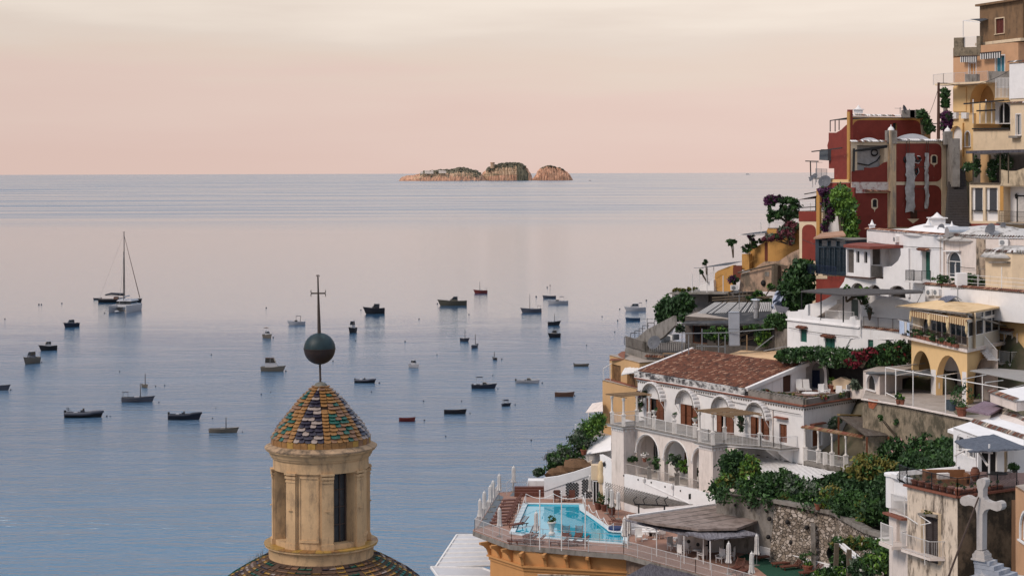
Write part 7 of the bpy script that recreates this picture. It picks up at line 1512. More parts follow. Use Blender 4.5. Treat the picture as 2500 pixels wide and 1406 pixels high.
for k,(xs,lab)in enumerate((((890,975,525,1085),'wide torn grey cloth strip hanging down the red wall'),((1072,1112,522,1050),'narrow torn grey cloth strip hanging down the red wall'))):
 x0,x1,y0,y1=xs;r=random.Random(k);n=22;vs=[]
 for j in range(n+1):
  y=y0+(y1-y0)*j/n;off=r.uniform(-4,4)
  for i in range(4):vs.append(f.wp(*RA(x0+(x1-x0)*i/3+off+(r.uniform(-6,6)if i in(0,3)else 0),y+(r.uniform(-14,22)if j==n else 0)),.22+.06*math.sin(i*2+j*.8)))
 m=MB();m.add(vs,[(j*4+i,j*4+i+1,j*4+i+5,j*4+i+4)for j in range(n)for i in range(3)]);tag(m.done('hanging_cloth',mat('torn_grey_cloth',(.40,.38,.37),.9,.3,3,.6,5),smooth='all'),lab,'cloth','torn cloths on the red house')
m=MB()
for a,b in(((900,410),(900,530)),((925,410),(925,530)),((1090,410),(1090,525)),((1108,410),(1108,525))):m.bar(f.wp(*RA(*a),.2),f.wp(*RA(*b),.2),.05)
for y in(653,860,1070):m.bar(f.wp(*RA(965,y),.2),f.wp(*RA(1100,y+4),.2),.05)
m.done('cloth_rods',rustm,t)
m=MB()
for pts in([(985,560),(1000,600),(1030,600),(1040,570),(1020,562)],[(975,620),(985,650),(965,600)],[(975,690),(1000,730),(1015,700),(1010,672),(985,690)],[(890,560),(882,590),(895,615)]):
 m.tube([f.wp(*RA(*q),.08)for q in pts],.13,5)
m.done('painted_ornament',blackm,t)
m=MB()
for pts in([(970,558),(985,612),(1020,622),(1046,590),(1035,555),(1010,552)],[(968,690),(998,745),(1024,705),(1018,665)]):m.tube([f.wp(*RA(*q),.06)for q in pts],.06,4)
m.done('ornament_outline',white,t)
for i,(x,yt,Y)in enumerate(((763,300,200),(1303,310,203))):p=P(*RA(x,yt+55),Y);tt=thing('pinnacle','small domed pinnacle on the red house, '+['at the middle pilaster','at the right corner by the stairs'][i],'pinnacle',tuple(p));m=MB();m.box((p.x,p.y,p.z-.2),(1.15 if i==0 else .9,1.0,1.5));m.done('block',conc,tt);m=MB();m.lathe([(.38,0),(.34,.2),(.2,.36),(.06,.45),(.05,.6),(.01,.65)],(p.x,p.y,p.z+.55),10);m.done('cap',white,tt,smooth=True)
fx=FP(2312,203.5,2326,199);tt=thing('corner_buttress','grey weathered buttress between red house and stairs','buttress',tuple(fx.w(0,54)));pan(tt,fx,RA,rc(1287,385,1350,845),conc,'buttress_face',.8)
UB=House('upper_red_block','upper red block with ochre frame behind the vault roofs','house',[(2075,210),(2255,216)],P(*RA(700,180),213).z,55,ochre,back=(2.5,7),roof=white_clean);UB.op(0,RA,778,238,818,300,'dark');UB.build();f=UB.f[0]
h=UB.holes[0][0];m=MB();panel(m,f,[f.uz(*RA(*q))for q in rnd(396,210,1048,560,70)],[arch_pts(*h[:4],kind='rect')],thick=.05,out=.03);m.done('red_panel',red,UB.t);tile_edge(UB.t,f.w(-.2,UB.zt+.1),f.w(f.L+.2,UB.zt+.1),n=f.n,pitch=.34,r=.14,mats=[white,conc,T1,white])
dish(*RA(888,118),214,1.9,'grey satellite dish standing on the top roof of the red house',60,20)
t=thing('roof_equipment','grey pump box and small chimneys on the red house roof','equipment',tuple(P(*RA(935,150),214)));
for x,w in((925,1.4),(985,1.2)):p=P(*RA(x,150),214);m=MB();m.box(tuple(p),(w,.9,.9));m.done('box',conc,t)
p=P(*RA(452,140),212);chimney(*RA(452,146),212,.9,.4,'little chimney on the left of the red house roof',white)
FL=FP(2021,206,2077,199.5);t=thing('red_wing','dark red seaward wing with wavy curved parapet','house',tuple(FL.w(0,54)))
pan(t,FL,RA,[(170,560),(155,450),(168,405),(168,330),(240,330),(290,300),(325,265),(345,250),(345,110),(366,110),(366,560),(366,780),(220,780),(220,670),(170,670)],red,'wall',.4);pan(t,FL,RA,rc(165,805,372,1100),red,'lower_wall',.4,out=.15);patch(t,FL,RA,rc(165,775,372,803),yellow,'ochre_band',.2)
patch(t,FL,RA,rc(352,130,372,800),ochre,'corner_strip',.12);railing(0,0,1.1,.14,greym,pts=[FL.wp(*RA(115,762),.9),FL.wp(*RA(222,768),.9)],parent=t,name='balcony_railing')
m=MB();m.bar(FL.wp(*RA(110,765),.6),FL.wp(*RA(222,772),.6),1.2,.15);m.done('balcony_slab',conc,t)
t=thing('roof_pergola','thin dark iron pergola on top of the red wing','pergola',tuple(FL.wp(*RA(200,320))))
a=[FL.wp(*RA(x,y),o)for x,y,o in((183,320,0),(230,320,0),(268,305,0),(340,190,0),(183,215,0),(230,212,-1),(268,212,0))];beams(t,[(a[0],a[4]),(a[1],FL.wp(*RA(230,212))),(a[2],a[6]),(a[4],a[3]),(FL.wp(*RA(200,205),-2),a[3])],blackm,'frame',.1)
m=MB();m.add([a[4],a[3],FL.wp(*RA(345,185),-3),FL.wp(*RA(210,200),-3)],[(0,1,2,3)]);m.done('cover',reedd,t)
t=thing('wall_awning','dark grey box awning with long bars on the left of the red wing','awning',tuple(FL.wp(*RA(110,540))));m=MB();panel(m,FL.off(.4),[FL.off(.4).uz(*RA(*q))for q in((78,590),(160,595),(160,488),(95,488),(80,510))],thick=1.5);m.done('awning_cloth',mat('slate_cloth',(.09,.10,.11),.8),t);beams(t,[(FL.wp(*RA(85,510),1),FL.wp(*RA(375,475),1)),(FL.wp(*RA(10,600),.8),FL.wp(*RA(130,603),.8)),(FL.wp(*RA(55,605),.8),FL.wp(*RA(60,790),.8))],blackm,'bar',.12)
for x,y,d,Y,lab,az in((135,800,1.5,196,'big grey satellite dish on the left edge of the red wing',-30),(10,765,.8,198,'small satellite dish farthest left below the red wing',-70),(40,742,.6,199,'tiny satellite dish between two larger ones by the red wing',-30)):dish(*RA(x,y),Y,d*1.4,lab,az,25)
CV=House('conservatory','dark blue framed glazed dining room with tiled roof at the foot of the red house','veranda',[(1990,190),(2065,184)],P(*RD(1500,655),188).z,P(*RD(1500,1020),188).z,mat('blue_black_frame',(.02,.035,.05),.5),back=(4,5),roof=conc)
for i in range(5):CV.op(0,RD,1530+i*56,745,1580+i*56,1000,'glass',pm=gl,frame=MATS['blue_black_frame'])
for i in range(3):CV.op(0,RD,1530+i*93,668,1615+i*93,732,'dark',pm=gl)
CV.build();f=CV.f[0]
quadroof('tiled_canopy','small sloping tiled roof over the blue glazed dining room',[P(*RD(1475,640),189.5),P(*RD(1810,610),183),P(*RD(1780,570),187),P(*RD(1560,590),194)],.18,T3,nu=20)
railing(0,0,1.0,.12,mat('blue_iron',(.015,.025,.06),.5),pts=[f.w(-.6,CV.zb,.3),f.w(-.6,CV.zb,1.2),f.w(f.L,CV.zb,1.2)],label='dark blue railing before the glazed dining room',name='balcony_railing')
t=thing('peeling_wall','peeling red base wall below the glazed dining room','wall',tuple(f.w(1,45)));pan(t,f.off(.6),RD,[(1495,1325),(1505,1040),(1800,1045),(1830,1330)],wp_ if False else red,'wall_face',.5);patch(t,f.off(.6),RD,rc(1505,1035,1620,1068),cream,'cream_strip',.05)
AT=House('arch_tower','red tower with cream framed blind arch and orange corner strip','tower',[(1951,200),(2008,197.5)],P(*RD(1400,365),199).z,44,cream,back=(5,6),roof=conc);AT.build();f=AT.f[0]
patch(t:=AT.t,f,RD,rnd(1358,505,1500,880,60),red,'red_panel',.05);patch(t,f,RD,rc(1325,368,1515,470),red,'red_band',.06);patch(t,f,RD,rc(1522,130,1556,880),ochre,'orange_strip',.3)
t=thing('roofed_terrace','dark shaded roof terrace with sagging reed roof above the red blind arch','terrace',tuple(P(*RD(1400,360),199)));q=AT.f[0];beams(t,[(q.wp(*RD(1325,370)),q.wp(*RD(1325,255))),(q.wp(*RD(1510,370)),q.wp(*RD(1510,140))),(q.wp(*RD(1320,190),-1),q.wp(*RD(1515,155),-1)),(q.wp(*RD(1325,330)),q.wp(*RD(1500,320)))],blackm,'frame',.1)
m=MB();m.add([q.wp(*RD(1320,250),.4),q.wp(*RD(1530,205),.4),q.wp(*RD(1530,190),-3.5),q.wp(*RD(1330,235),-3.5)],[(0,1,2,3)]);m.done('reed_cover',mat('reddish_reed',(.10,.045,.035),.95,.3,4),t)
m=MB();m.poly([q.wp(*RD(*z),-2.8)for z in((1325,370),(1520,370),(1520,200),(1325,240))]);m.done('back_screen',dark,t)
t=thing('white_back_wall','patch of white wall behind the climbing branches beside the orange strip','wall',tuple(P(*RD(1650,500),196)));g=FP(2006,199,2090,196);pan(t,g,RD,rc(1555,330,1900,700),white,'wall_face',.3);pan(t,g,RD,rc(1555,120,1900,329),red,'red_upper',.3)
def ow(label,f,R,ol,mt=ochre,th=.5,name='stair_wall',cat='wall',**k):t=thing(name,label,cat,tuple(f.wp(*R(*ol[0]))));pan(t,f,R,ol,mt,'wall_face',th,**k);return t
G1=FP(1740,214,1960,203)
a=ow('upper ochre wall below the bougainvillea pergola',G1,RD,[(815,990),(815,770),(960,690),(970,600),(1000,545),(1325,545),(1325,740),(1110,880),(970,885)]);patch(a,G1,RD,rc(970,690,1107,880),mat('rust_red_door',(.13,.035,.02),.8),'red_door',.05);patch(a,G1,RD,rc(1325-5,545,1325,740),dim,'edge',.02)
b=ow('lower ochre wall section with sloping top',G1.off(.8),RD,[(730,975),(730,810),(806,808),(806,985)]);c=ow('lowest ochre stair wall with sloping top near the sea side',G1.off(1.2),RD,[(440,1180),(450,1010),(480,985),(610,935),(640,925),(640,1185),(600,1205),(480,1195)],holes=());patch(c,G1.off(1.2),RD,rnd(640,930,730,1080,30,1,0),MATS['rust_red_door'],'red_arch',.05)
for k,(p,q,lab)in enumerate((((815,950),(965,865),'ochre stair rail left of the red door'),((1110,860),(1320,740),'ochre stair rail right of the red door'),((530,1160),(600,1120),'ochre stair rail at the lowest wall'))):railing(G1.wp(*RD(*p),1.4),G1.wp(*RD(*q),1.4),1.3,.3,ochre,label=lab,name='stair_railing',posts=False)
d=ow('crumbling pale peach ruin wall below the ochre stairs',G1.off(2.2),RD,[(700,1200),(720,1010),(830,985),(900,930),(960,890),(1110,885),(1240,800),(1325,760),(1325,1000),(1150,1200)],mat('crumbling_peach',(.40,.27,.19),.95,.25,1.2,.8,4,stain=(.10,.085,.065),stain_amt=.85,stain_scale=(.8,.8,.5),sthr=.47),name='ruin_wall');m=MB();m.ball(tuple(G1.off(2.2).wp(*RD(957,1112),.02)),.35,6);m.done('hole',dark,d);patch(d,G1.off(2.2),RD,rc(970,995,1015,1040),conc,'blocked_window',.05)
m=MB();g=G1.off(2.6)
m.tube([g.wp(*RD(1080,1200)),g.wp(*RD(1085,930))],.5,7);m.tube([g.wp(*RD(690,1005)),g.wp(*RD(880,960)),g.wp(*RD(1080,915)),g.wp(*RD(1200,940))],.1,5);tag(m.done('dead_tree_trunk',bark),'bare grey trunk with a long crooked branch at the ruin wall','tree trunk')
G0=FP(1700,214,1745,212);t=thing('sun_canopy','dark cloth canopy on thin posts at the top of the lowest stairs','canopy',tuple(G0.wp(*RD(290,1130))))
beams(t,[(G0.wp(*RD(290,1130)),G0.wp(*RD(290,950))),(G0.wp(*RD(372,1110)),G0.wp(*RD(372,950))),(G0.wp(*RD(437,1060)),G0.wp(*RD(437,945)))],whitem,'post',.08);m=MB();m.add([G0.wp(*RD(285,958),.5),G0.wp(*RD(610,925),.5),G0.wp(*RD(600,890),-3),G0.wp(*RD(400,912),-3)],[(0,1,2,3)]);m.done('cloth',mat('dark_canopy',(.06,.065,.075),.8),t)
beams(t,[(G0.wp(*RD(230,955)),G0.wp(*RD(330,955)))],greym,'arm',.06);railing(0,0,.9,.2,whitem,pts=[G0.wp(*RD(290,1130)),G0.wp(*RD(437,1075))],label='white slanted railing beside the lowest stair canopy',name='stair_railing')
t=thing('white_stair_block','low white wall block under the slanted railing','wall',tuple(G0.wp(*RD(300,1190))));pan(t,G0.off(.4),RD,[(270,1195),(290,1135),(435,1080),(440,1195)],white,'wall_face',2)
t=thing('sun_canopy','thin slanted canopy edge sticking out left of the bougainvillea terrace','canopy',tuple(P(*RD(800,600),207)));m=MB();m.add([P(*RD(692,610),209),P(*RD(995,595),204),P(*RD(985,570),207),P(*RD(830,590),211)],[(0,1,2,3)]);m.done('cloth',MATS['dark_canopy'],t);beams(t,[(P(*RD(692,610),209),P(*RD(1075,608),204)),(P(*RD(930,590),206),P(*RD(925,480),206))],whitem,'arm',.08)
TB=House('bougainvillea_terrace','ochre terrace block carrying the bougainvillea pergola','terrace',[(1874,206),(1952,203)],P(*RD(1100,545),204).z,48,ochre,back=(6,6));TB.build();f=TB.f[0]
railing(0,0,1.15,.16,whitem,pts=[f.w(.1,TB.zt,.05),f.w(f.L,TB.zt,.05)],label='white railing of the bougainvillea terrace',name='terrace_railing',mid=True)
t=thing('vine_pergola','white posts and beams of the bougainvillea pergola','pergola',tuple(f.w(0,TB.zt)));zt2=P(*RD(1100,285),204).z;beams(t,[(f.w(u,TB.zt,o),f.w(u,zt2,o))for u in(.2,3.5)for o in(0,-3.5)]+[(f.w(-.5,zt2,o),f.w(f.L,zt2,o))for o in(0,-3.5)],whitem,'frame',.1)
TA=House('tan_house','tan plastered house with red tiled lean-to left of the villa','house',[(1469.5,200),(1557,192)],P(*R5(70,335),197).z,24,tan,back=(8,5),roof=terr);TA.build()
TB2=House('tan_upper_storey','upper storey of the tan house with brown patterned curtains','house',[(1487,201),(1560,193)],P(*R5(235,125),197).z,TA.zt-.3,tan,back=(8,5),roof=terr);TB2.op(0,R5,155,178,230,322,'dark',pm=mat('brown_patterned_curtain',(.17,.09,.04),.9,.6,2.5));TB2.op(0,R5,285,255,355,372,'dark',pm=MATS['brown_patterned_curtain']);TB2.build();f=TB2.f[0]
quadroof('tiled_lean_to','steep red tiled lean-to at the seaward corner of the tan house',[P(*R5(132,135),200),P(*R5(262,125),197),P(*R5(270,60),200),P(*R5(240,62),203)],.12,T2);m=MB();m.bar(f.w(-.1,TA.zt,.25),f.w(f.L,TA.zt,.25),.5,.12);m.done('ledge',terracotta,TB2.t)
quadroof('slatted_awning','white slatted awning over the brown curtained window',[P(*R5(242,262),193),P(*R5(415,232),191),P(*R5(415,190),194),P(*R5(270,212),196)],.05,white,ribs=6)
t=thing('glass_screen','clear glass balcony screen with thin frame on the tan house','screen',tuple(P(*R5(80,320),200)));g=FP(1471,201,1493,199);beams(t,[(g.wp(*R5(80,320)),g.wp(*R5(80,210))),(g.wp(*R5(80,210)),g.wp(*R5(150,165))),(g.wp(*R5(140,310)),g.wp(*R5(140,180)))],whitem,'frame',.06)
GT=House('grey_roof_terrace','grey weathered roof terrace building with balustrade above the tan house','building',[(1526,203),(1575,196),(1750,192)],P(*R3(500,1000),197).z,38,conc,back=(2,10),roof=mat('grey_terrace',(.19,.17,.155),.9,.2,1.5));GT.build();f=GT.f[0]
g=GT.f[0].off(-.1);pan(GT.t,g,R3,[(295,1060),(295,985),(330,945),(500,800),(760,665),(770,760),(660,870),(500,960),(490,1060)],conc,'side_parapet',.3)
railing(0,0,1.1,.22,conc,pts=[GT.f[0].w(.2,GT.zt,.05),GT.f[0].w(GT.f[0].L,GT.zt,.05),GT.f[1].w(GT.f[1].L*.85,GT.zt,.05)],label='grey concrete balustrade of the roof terrace with satellite dishes',name='balustrade',bal=.09)
tile_edge(GT.t,GT.f[1].w(0,GT.zt-.5,.2),GT.f[1].w(GT.f[1].L,GT.zt-.5,.2),n=GT.f[1].n,pitch=.3,r=.13)
t=thing('stepped_pipe_rail','stepped dark pipe railing climbing the outer terrace stairs','railing',tuple(P(*R3(300,950),203)));pl=[];Yv=204
for i,(x,y)in enumerate(((290,870),(350,832),(390,810),(430,788),(465,760),(515,735),(575,718),(635,700),(690,680),(745,665))):a=P(*R3(x,y),Yv+i);b=P(*R3(x+62,y),Yv+i);c_=P(*R3(x,y+75),Yv+i);pl+=[(a,b),(a,c_)]
beams(t,pl,mat('grey_pipe',(.07,.07,.075),.6),'pipe',.07)
dish(*R3(580,925),192,2.2,'large grey satellite dish, lower one on the grey roof terrace',-35,25);dish(*R3(712,805),196,2.1,'large grey satellite dish, upper one on the grey roof terrace',-35,25)
t=thing('terrace_junk','heap of covered furniture on the grey roof terrace','furniture',tuple(P(*R3(680,900),194)));r=random.Random(3)
for i in range(7):p=P(*R3(600+i*28,905-i*6),195);m=MB();m.box((p.x,p.y,p.z),(r.uniform(.5,1.2),.6,r.uniform(.3,.7)),r.uniform(0,1));m.done('bundle',random.choice((whitem,blackm,greym)),t)
RR=House('reed_roof_house','low restaurant building under the dark tarred roof','building',[(1672,196),(1890,188)],44.2,40,dim,back=(2,6));RR.op(0,R3,940,760,1080,930,'glass',pm=dark,frame=wood);RR.op(0,R3,1140,790,1270,930,'dark');RR.op(0,R3,1400,790,1700,960,'dark');RR.build()
tar=mat('tarred_roof',(.03,.03,.032),.7,.25,1.5,.4,5,stain=(.11,.105,.10),stain_amt=.7,stain_scale=(.7,.7,.7))
a,b,c,d=P(*R3(838,742),194),P(*R3(1700,742),186),P(*R3(1690,628),192),P(*R3(970,655),200);quadroof('tarred_roof','dark tarred roof of the low restaurant building',[a,b,c,d],.2,tar,nu=16)
e_,g_=P(*R3(1690,545),196),P(*R3(1150,545),205);t=thing('slatted_roof','roof of thin pale slats with black gaps behind the tarred roof','roof',tuple(d));m=MB();m.add([d,c,e_,g_],[(0,1,2,3)]);m.done('dark_sheet',tar,t);m=MB();n=36
for i in range(n):
 if random.random()<.12:continue
 s=(i+.5)/n;m.bar(d.lerp(c,s)+Vector((0,0,.06)),g_.lerp(e_,s)+Vector((0,0,.06)),.13,.05)
m.done('slats',mat('pale_slats',(.42,.41,.40),.8),t)
t=thing('steel_duct','tall shiny vertical sheet steel duct before the tarred roof','duct',tuple(P(*R3(1340,955),184)));p0=P(*R3(1292,955),184);p1=P(*R3(1388,632),184);m=MB();m.box(((p0.x+p1.x)/2,184.4,(p0.z+p1.z)/2),(p1.x-p0.x,.8,p1.z-p0.z));m.done('duct',mat('dull_steel',(.42,.44,.48),.45,.12,1.2,metal=.4),t)
for k in(.02,.5,.98):m=MB();m.box(((p0.x+p1.x)/2,184.4,p0.z+(p1.z-p0.z)*k),(p1.x-p0.x+.06,.86,.05));m.done('flange',greym,t)
t=thing('metal_flue','short round metal flue with cap on the tarred roof','flue',tuple(P(*R3(1548,690),189)));a=P(*R3(1548,690),189);m=MB();m.lathe([(.28,0),(.28,1.0),(.38,1.05),(.38,1.8)],tuple(a),12);m.done('pipe',steel,t);m=MB();m.lathe([(.6,0),(.55,.12),(.02,.2)],(a.x,a.y,a.z+1.9),12);m.done('cap',steel,t)
CT=House('canopy_house','small grey house under flat grey canopy below the ochre stairs','house',[(1640,215),(1700,212),(1790,209)],P(*R3(1000,440),212).z,42,mat('grey_plaster',(.20,.18,.17),.9,.2,2),back=(4,5),roof=conc);CT.op(1,R3,1090,470,1240,540,'dark',pm=dim);CT.build()
quadroof('flat_canopy','flat grey canopy with white edge over the small grey house',[P(*R3(722,447),212),P(*R3(1290,447),206),P(*R3(1290,425),213),P(*R3(800,425),219)],.18,conc,posts=((.38,.05),(.63,.05),(.9,.05)),zf=48)
beams(thing('timber_pergola','rough grey timber frame of an unfinished pergola behind the slatted roof','pergola',tuple(P(*R3(1400,500),202))),[(P(*R3(x,620),Y),P(*R3(x+4,440),Y))for x,Y in((1385,201),(1415,203),(1455,200),(1280,204))]+[(P(*R3(1130,520),206),P(*R3(1700,480),198)),(P(*R3(1130,495),206),P(*R3(1500,470),201)),(P(*R3(1220,540),204),P(*R3(1700,490),199))],bark,'timber',.14)
t=thing('pipe_pergola','rusty and white pipe frames over the terrace before the restaurant','pergola',tuple(P(*R3(1200,1000),184)));beams(t,[(P(*R3(x,1030),184),P(*R3(x,y),184))for x,y in((840,840),(903,850),(1030,790),(1188,830),(1250,850))]+[(P(*R3(840,835),184),P(*R3(1250,828),184)),(P(*R3(1250,828),184),P(*R3(1720,790),183)),(P(*R3(980,955),184),P(*R3(1260,960),184)),(P(*R3(1540,990),183),P(*R3(1715,855),183)),(P(*R3(1620,1000),183),P(*R3(1840,955),181))],greym,'pipe',.09)
beams(t,[(P(*R3(1458,1000),183),P(*R3(1458,850),183)),(P(*R3(660,1100),187),P(*R3(660,1025),187)),(P(*R3(660,1025),187),P(*R3(1240,1030),184))],cane,'yellow_pipe',.1)
t=thing('concrete_wall','plain stained concrete wall between restaurant terrace and green shuttered house','wall',tuple(P(*R3(1780,1000),182)));g=FP(1885,185,1925,183);pan(t,g,R3,rc(1725,790,1845,1010),conc,'wall_face',.4);g=FP(1830,187,1925,184);pan(t,g,R3,[(1520,1000),(1600,905),(1840,905),(1840,1010)],conc,'low_wall',.3)
t=thing('tarpaulin','crumpled pale blue tarpaulin hanging over a broken frame beside the big tree','tarpaulin',tuple(P(*R3(1740,560),190)));m=MB();r=random.Random(6);n=7
for(x0,y0,x1,y1,sh)in((1690,430,1800,600,.9),):m.add([P(*R3(x0+(x1-x0)*i/n+(y1-(y0+(y1-y0)*j/n))*.25+r.uniform(-7,7),y0+(y1-y0)*j/n+r.uniform(-8,8)),190+r.uniform(-.5,.5))for j in range(n+1)for i in range(n+1)],[(j*(n+1)+i,j*(n+1)+i+1,(j+1)*(n+1)+i+1,(j+1)*(n+1)+i)for j in range(n)for i in range(n)])
m.done('sheet',mat('pale_blue_tarp',(.36,.40,.50),.6,.15,3),t);m=MB();m.add([P(*R3(*q),189)for q in((1715,560),(1860,590),(1830,640),(1740,635))],[(0,1,2,3)]);m.done('grey_flap',fabric_g,t);beams(t,[(P(*R3(1690,650),190),P(*R3(1705,500),190)),(P(*R3(1715,560),189),P(*R3(1745,640),189))],whitem,'frame',.07)
quadroof('reed_mat_roof','pale straw mat roof right behind the villa tiles',[P(*R3(1262,1040),184),P(*R3(1820,1085),178),P(*R3(1830,1005),183),P(*R3(1400,995),189)],.12,mat('straw_mat',(.62,.42,.25),.95,.12,3,.5,20),nu=12,ragged=.1)
TW=House('brown_tower','tall weathered brown tower block with red shuttered window at the top right corner','house',[(2393,216),(2498,208)],P(*RB(760,30),212).z,P(*RB(700,490),212).z,brown,back=(8,3),roof=conc);TW.op(0,RB,708,215,803,388,'shutter',pm=mat('red_brown_shutter',(.12,.03,.022),.6),fr=cream);TW.build();f=TW.f[0];cornice(TW.t,f,TW.zt,w=.5,h=.25,mt=brown);cornice(TW.t,f,TW.zb+.05,w=.5,h=.35,mt=cream,name='string_course')
PO=House('peach_storey','peach storey with blue curtained doors below the brown tower','house',[(2328,218),(2487,208.3)],TW.zb-.2,P(*RB(400,960),213).z,peach,back=(8,3));PO.op(0,RB,403,722,480,935,'glass',fr=white,pm=mat('amber_glass',(.42,.20,.07),.3));PO.op(0,RB,708,640,808,925,'glass',fr=white,pm=mat('blue_glass',(.03,.16,.22),.3));f=PO.f[0]
zk=f.uz(*RB(520,640))[1];PO.out[0]=[(0,PO.zb),(f.L,PO.zb),(f.L,PO.zt),(f.uz(*RB(530,500))[0],PO.zt),(f.uz(*RB(530,500))[0],zk),(0,zk)];PO.build(roof=False)
g=f.off(.05);pan(PO.t,g,RB,[(228,645),(228,435),(330,432),(330,545),(488,540),(488,415),(532,415),(532,640)],moss if False else mat('lichen_parapet',(.20,.16,.11),.95,.3,2,.6,7,stain=(.07,.06,.045),stain_amt=.85,stain_scale=(1.5,1.5,1.5)),'roof_parapet',.4)
railing(g.wp(*RB(335,540),-.2),g.wp(*RB(488,535),-.2),1.2,.12,whitem,label='white railing gap in the lichen covered parapet of the top house',name='roof_railing');t=thing('roof_canopy','thin pipe canopy with dark awning left of the brown tower','canopy',tuple(g.wp(*RB(330,430))));beams(t,[(g.wp(*RB(335,430)),g.wp(*RB(335,240))),(g.wp(*RB(335,240)),g.wp(*RB(530,262))),(g.wp(*RB(335,240)),g.wp(*RB(530,200),-2))],whitem,'pipe',.09);m=MB();m.add([g.wp(*RB(410,222)),g.wp(*RB(532,250)),g.wp(*RB(532,200),-2),g.wp(*RB(420,215),-2)],[(0,1,2,3)]);m.done('awning',MATS['dark_canopy'],t)
for x0,x1,y,lab in((352,545,660,'left'),(580,820,625,'right')):
 t=thing('striped_awning','folded black and white striped awning on the peach storey, '+lab,'awning',tuple(f.wp(*RB(x0,y))),group='striped awnings');m=MB();n=18;a,b=f.wp(*RB(x0,y-12),.7),f.wp(*RB(x1,y-32 if lab=='right' else y-18),.7)
 for i in range(n):m.add([a.lerp(b,i/n),a.lerp(b,(i+1)/n),a.lerp(b,(i+1)/n)-Vector((0,0,.75)),a.lerp(b,i/n)-Vector((0,0,.75))],[(0,1,2,3)],i%2)
 m.done('cloth',[fabric_w,blackm],t);m=MB();m.bar(a,b,.12);m.bar(a,a-Vector((-.3,-.7,0)),.06);m.done('arm',rustm,t)
zl=PO.zb;m=MB();m.bar(f.wp(*RB(140,975),.9),f.wp(*RB(725,945),.9),1.8,.22);m.done('balcony_slab',cream,PO.t)
railing(0,0,1.25,.16,wi,pts=[f.wp(*RB(140,975),.1)-Vector((1.5,0,0)),f.wp(*RB(225,965),1.6),f.wp(*RB(730,940),1.6)],label='thin white balcony railing of the peach storey',name='balcony_railing')
for x0,y0,x1,y1 in((358,850,488,940),(622,818,722,942),(722,820,868,1010)):pan(PO.t,f.off(1.7),RB,rc(x0,y0,x1,y1),conc,'planter_wall',.5)
YS=House('yellow_loggia_house','yellow house with big round loggia arch under the peach balcony','house',[(2329,219),(2498,208)],PO.zb+.02,P(*RB(300,1330),213).z-1,yellow,back=(8,3));YS.dp=[1.6];YS.op(0,RB,412,958,690,1290,'dark','arch',pm=mat('ochre_shade_wall',(.38,.22,.09),.9,.15,1));YS.build(roof=False);f=YS.f[0];patch(YS.t,f,RB,rc(228,995,375,1280),yellow,'left_bay',.12)
m=MB();a=f.wp(*RB(190,1250),.8);m.lathe([(.27,-.3),(.27,2.2),(.36,2.3),(.36,2.5)],tuple(a),14);tag(m.done('rain_cistern',conc),'grey ribbed round column at the left of the yellow loggia house','column')
LB=House('yellow_gate_house','lower yellow house with white arched passage and gothic window','house',[(2318,214),(2377,210)],P(*RB(300,1310),213).z,56,yellow,back=(8,4));LB.dp=[.5]
LB.op(0,RC,178,122,300,560,'dark','arch',pm=white);LB.op(0,RC,338,183,388,345,'glass','arch',fr=white);LB.build();f=LB.f[0];patch(LB.t,f.off(-.45),RC,[(180,560),(212,560),(240,470),(300,380),(300,560)],cream,'stair_flank',.2);patch(LB.t,f,RC,rc(178,150,205,570)if False else rc(315,90,325,450),ochre,'drain_pipe',.12)
for x in(255,372):patch(LB.t,f,RB,rc(x-30,1290,x+30,1360),white,'white_box',.4)
TR=House('cream_terrace_house','plain cream house wall below the pipe terrace','house',[(2376,209),(2500,203)],P(*RC(600,160),206).z,58,cream,back=(8,3));TR.build();f=TR.f[0]
t=thing('pipe_terrace','terrace with slanted tin awning on white posts before white arches','terrace',tuple(f.w(1,TR.zt)));beams(t,[(f.wp(*RB(x,1406+8),.1),f.wp(*RB(x,y),.1))for x,y in((455,1140),(533,1190),(602,1140),(668,1170),(805,1170))],whitem,'post',.1);m=MB();m.add([f.wp(*RB(435,1190),1.4),f.wp(*RB(880,1150),1.2),f.wp(*RB(960,1125),-2.5),f.wp(*RB(560,1165),-2.5)],[(0,1,2,3)]);m.done('tin_awning',mat('tin_white',(.5,.5,.5),.5,.3,2),t);beams(t,[(f.wp(*RB(435,1193),1.4),f.wp(*RB(880,1153),1.2)),(f.wp(*RC(425,155),.2),f.wp(*RC(820,150),.2)),(f.wp(*RB(510,1272),.3),f.wp(*RB(720,1262),.3))],blackm,'rail',.16)
g=f.off(-1.0);pan(t,g,RB,rc(700,1170,890,1420),white,'arch_wall',.3,holes=((745,1180,868,1410,'arch'),));pan(t,g.off(-.2),RB,rc(455,1180,700,1420),yellow,'back_wall',.3)
WB=House('white_block','smooth white house block with tiled top edge at the right frame edge','house',[(2465,204),(2545,200)],P(*RB(900,720),203).z,P(*RB(900,1140),203).z,white_clean,back=(8,3));WB.build();tile_edge(WB.t,WB.f[0].w(-.2,WB.zt+.1),WB.f[0].w(5,WB.zt+.1),n=WB.f[0].n,r=.13,pitch=.3,mats=[conc,dim,white,T1])
YE=House('yellow_corner_house','narrow yellow house with tall dark window at the right frame edge','house',[(2467,201),(2545,197)],WB.zb,58,cream,back=(8,3));YE.op(0,RC,885,0,930,222,'glass',fr=white);YE.build();f=YE.f[0];m=MB();m.bar(f.wp(*RC(840,240),.3),f.wp(*RC(935,240),.3),.6,.25);m.done('window_ledge',conc,YE.t);tile_edge(YE.t,f.w(-.2,YE.zt-.5,.1),f.w(4.5,YE.zt-.5,.1),n=f.n,r=.13,mats=[conc,dim,white,T1])
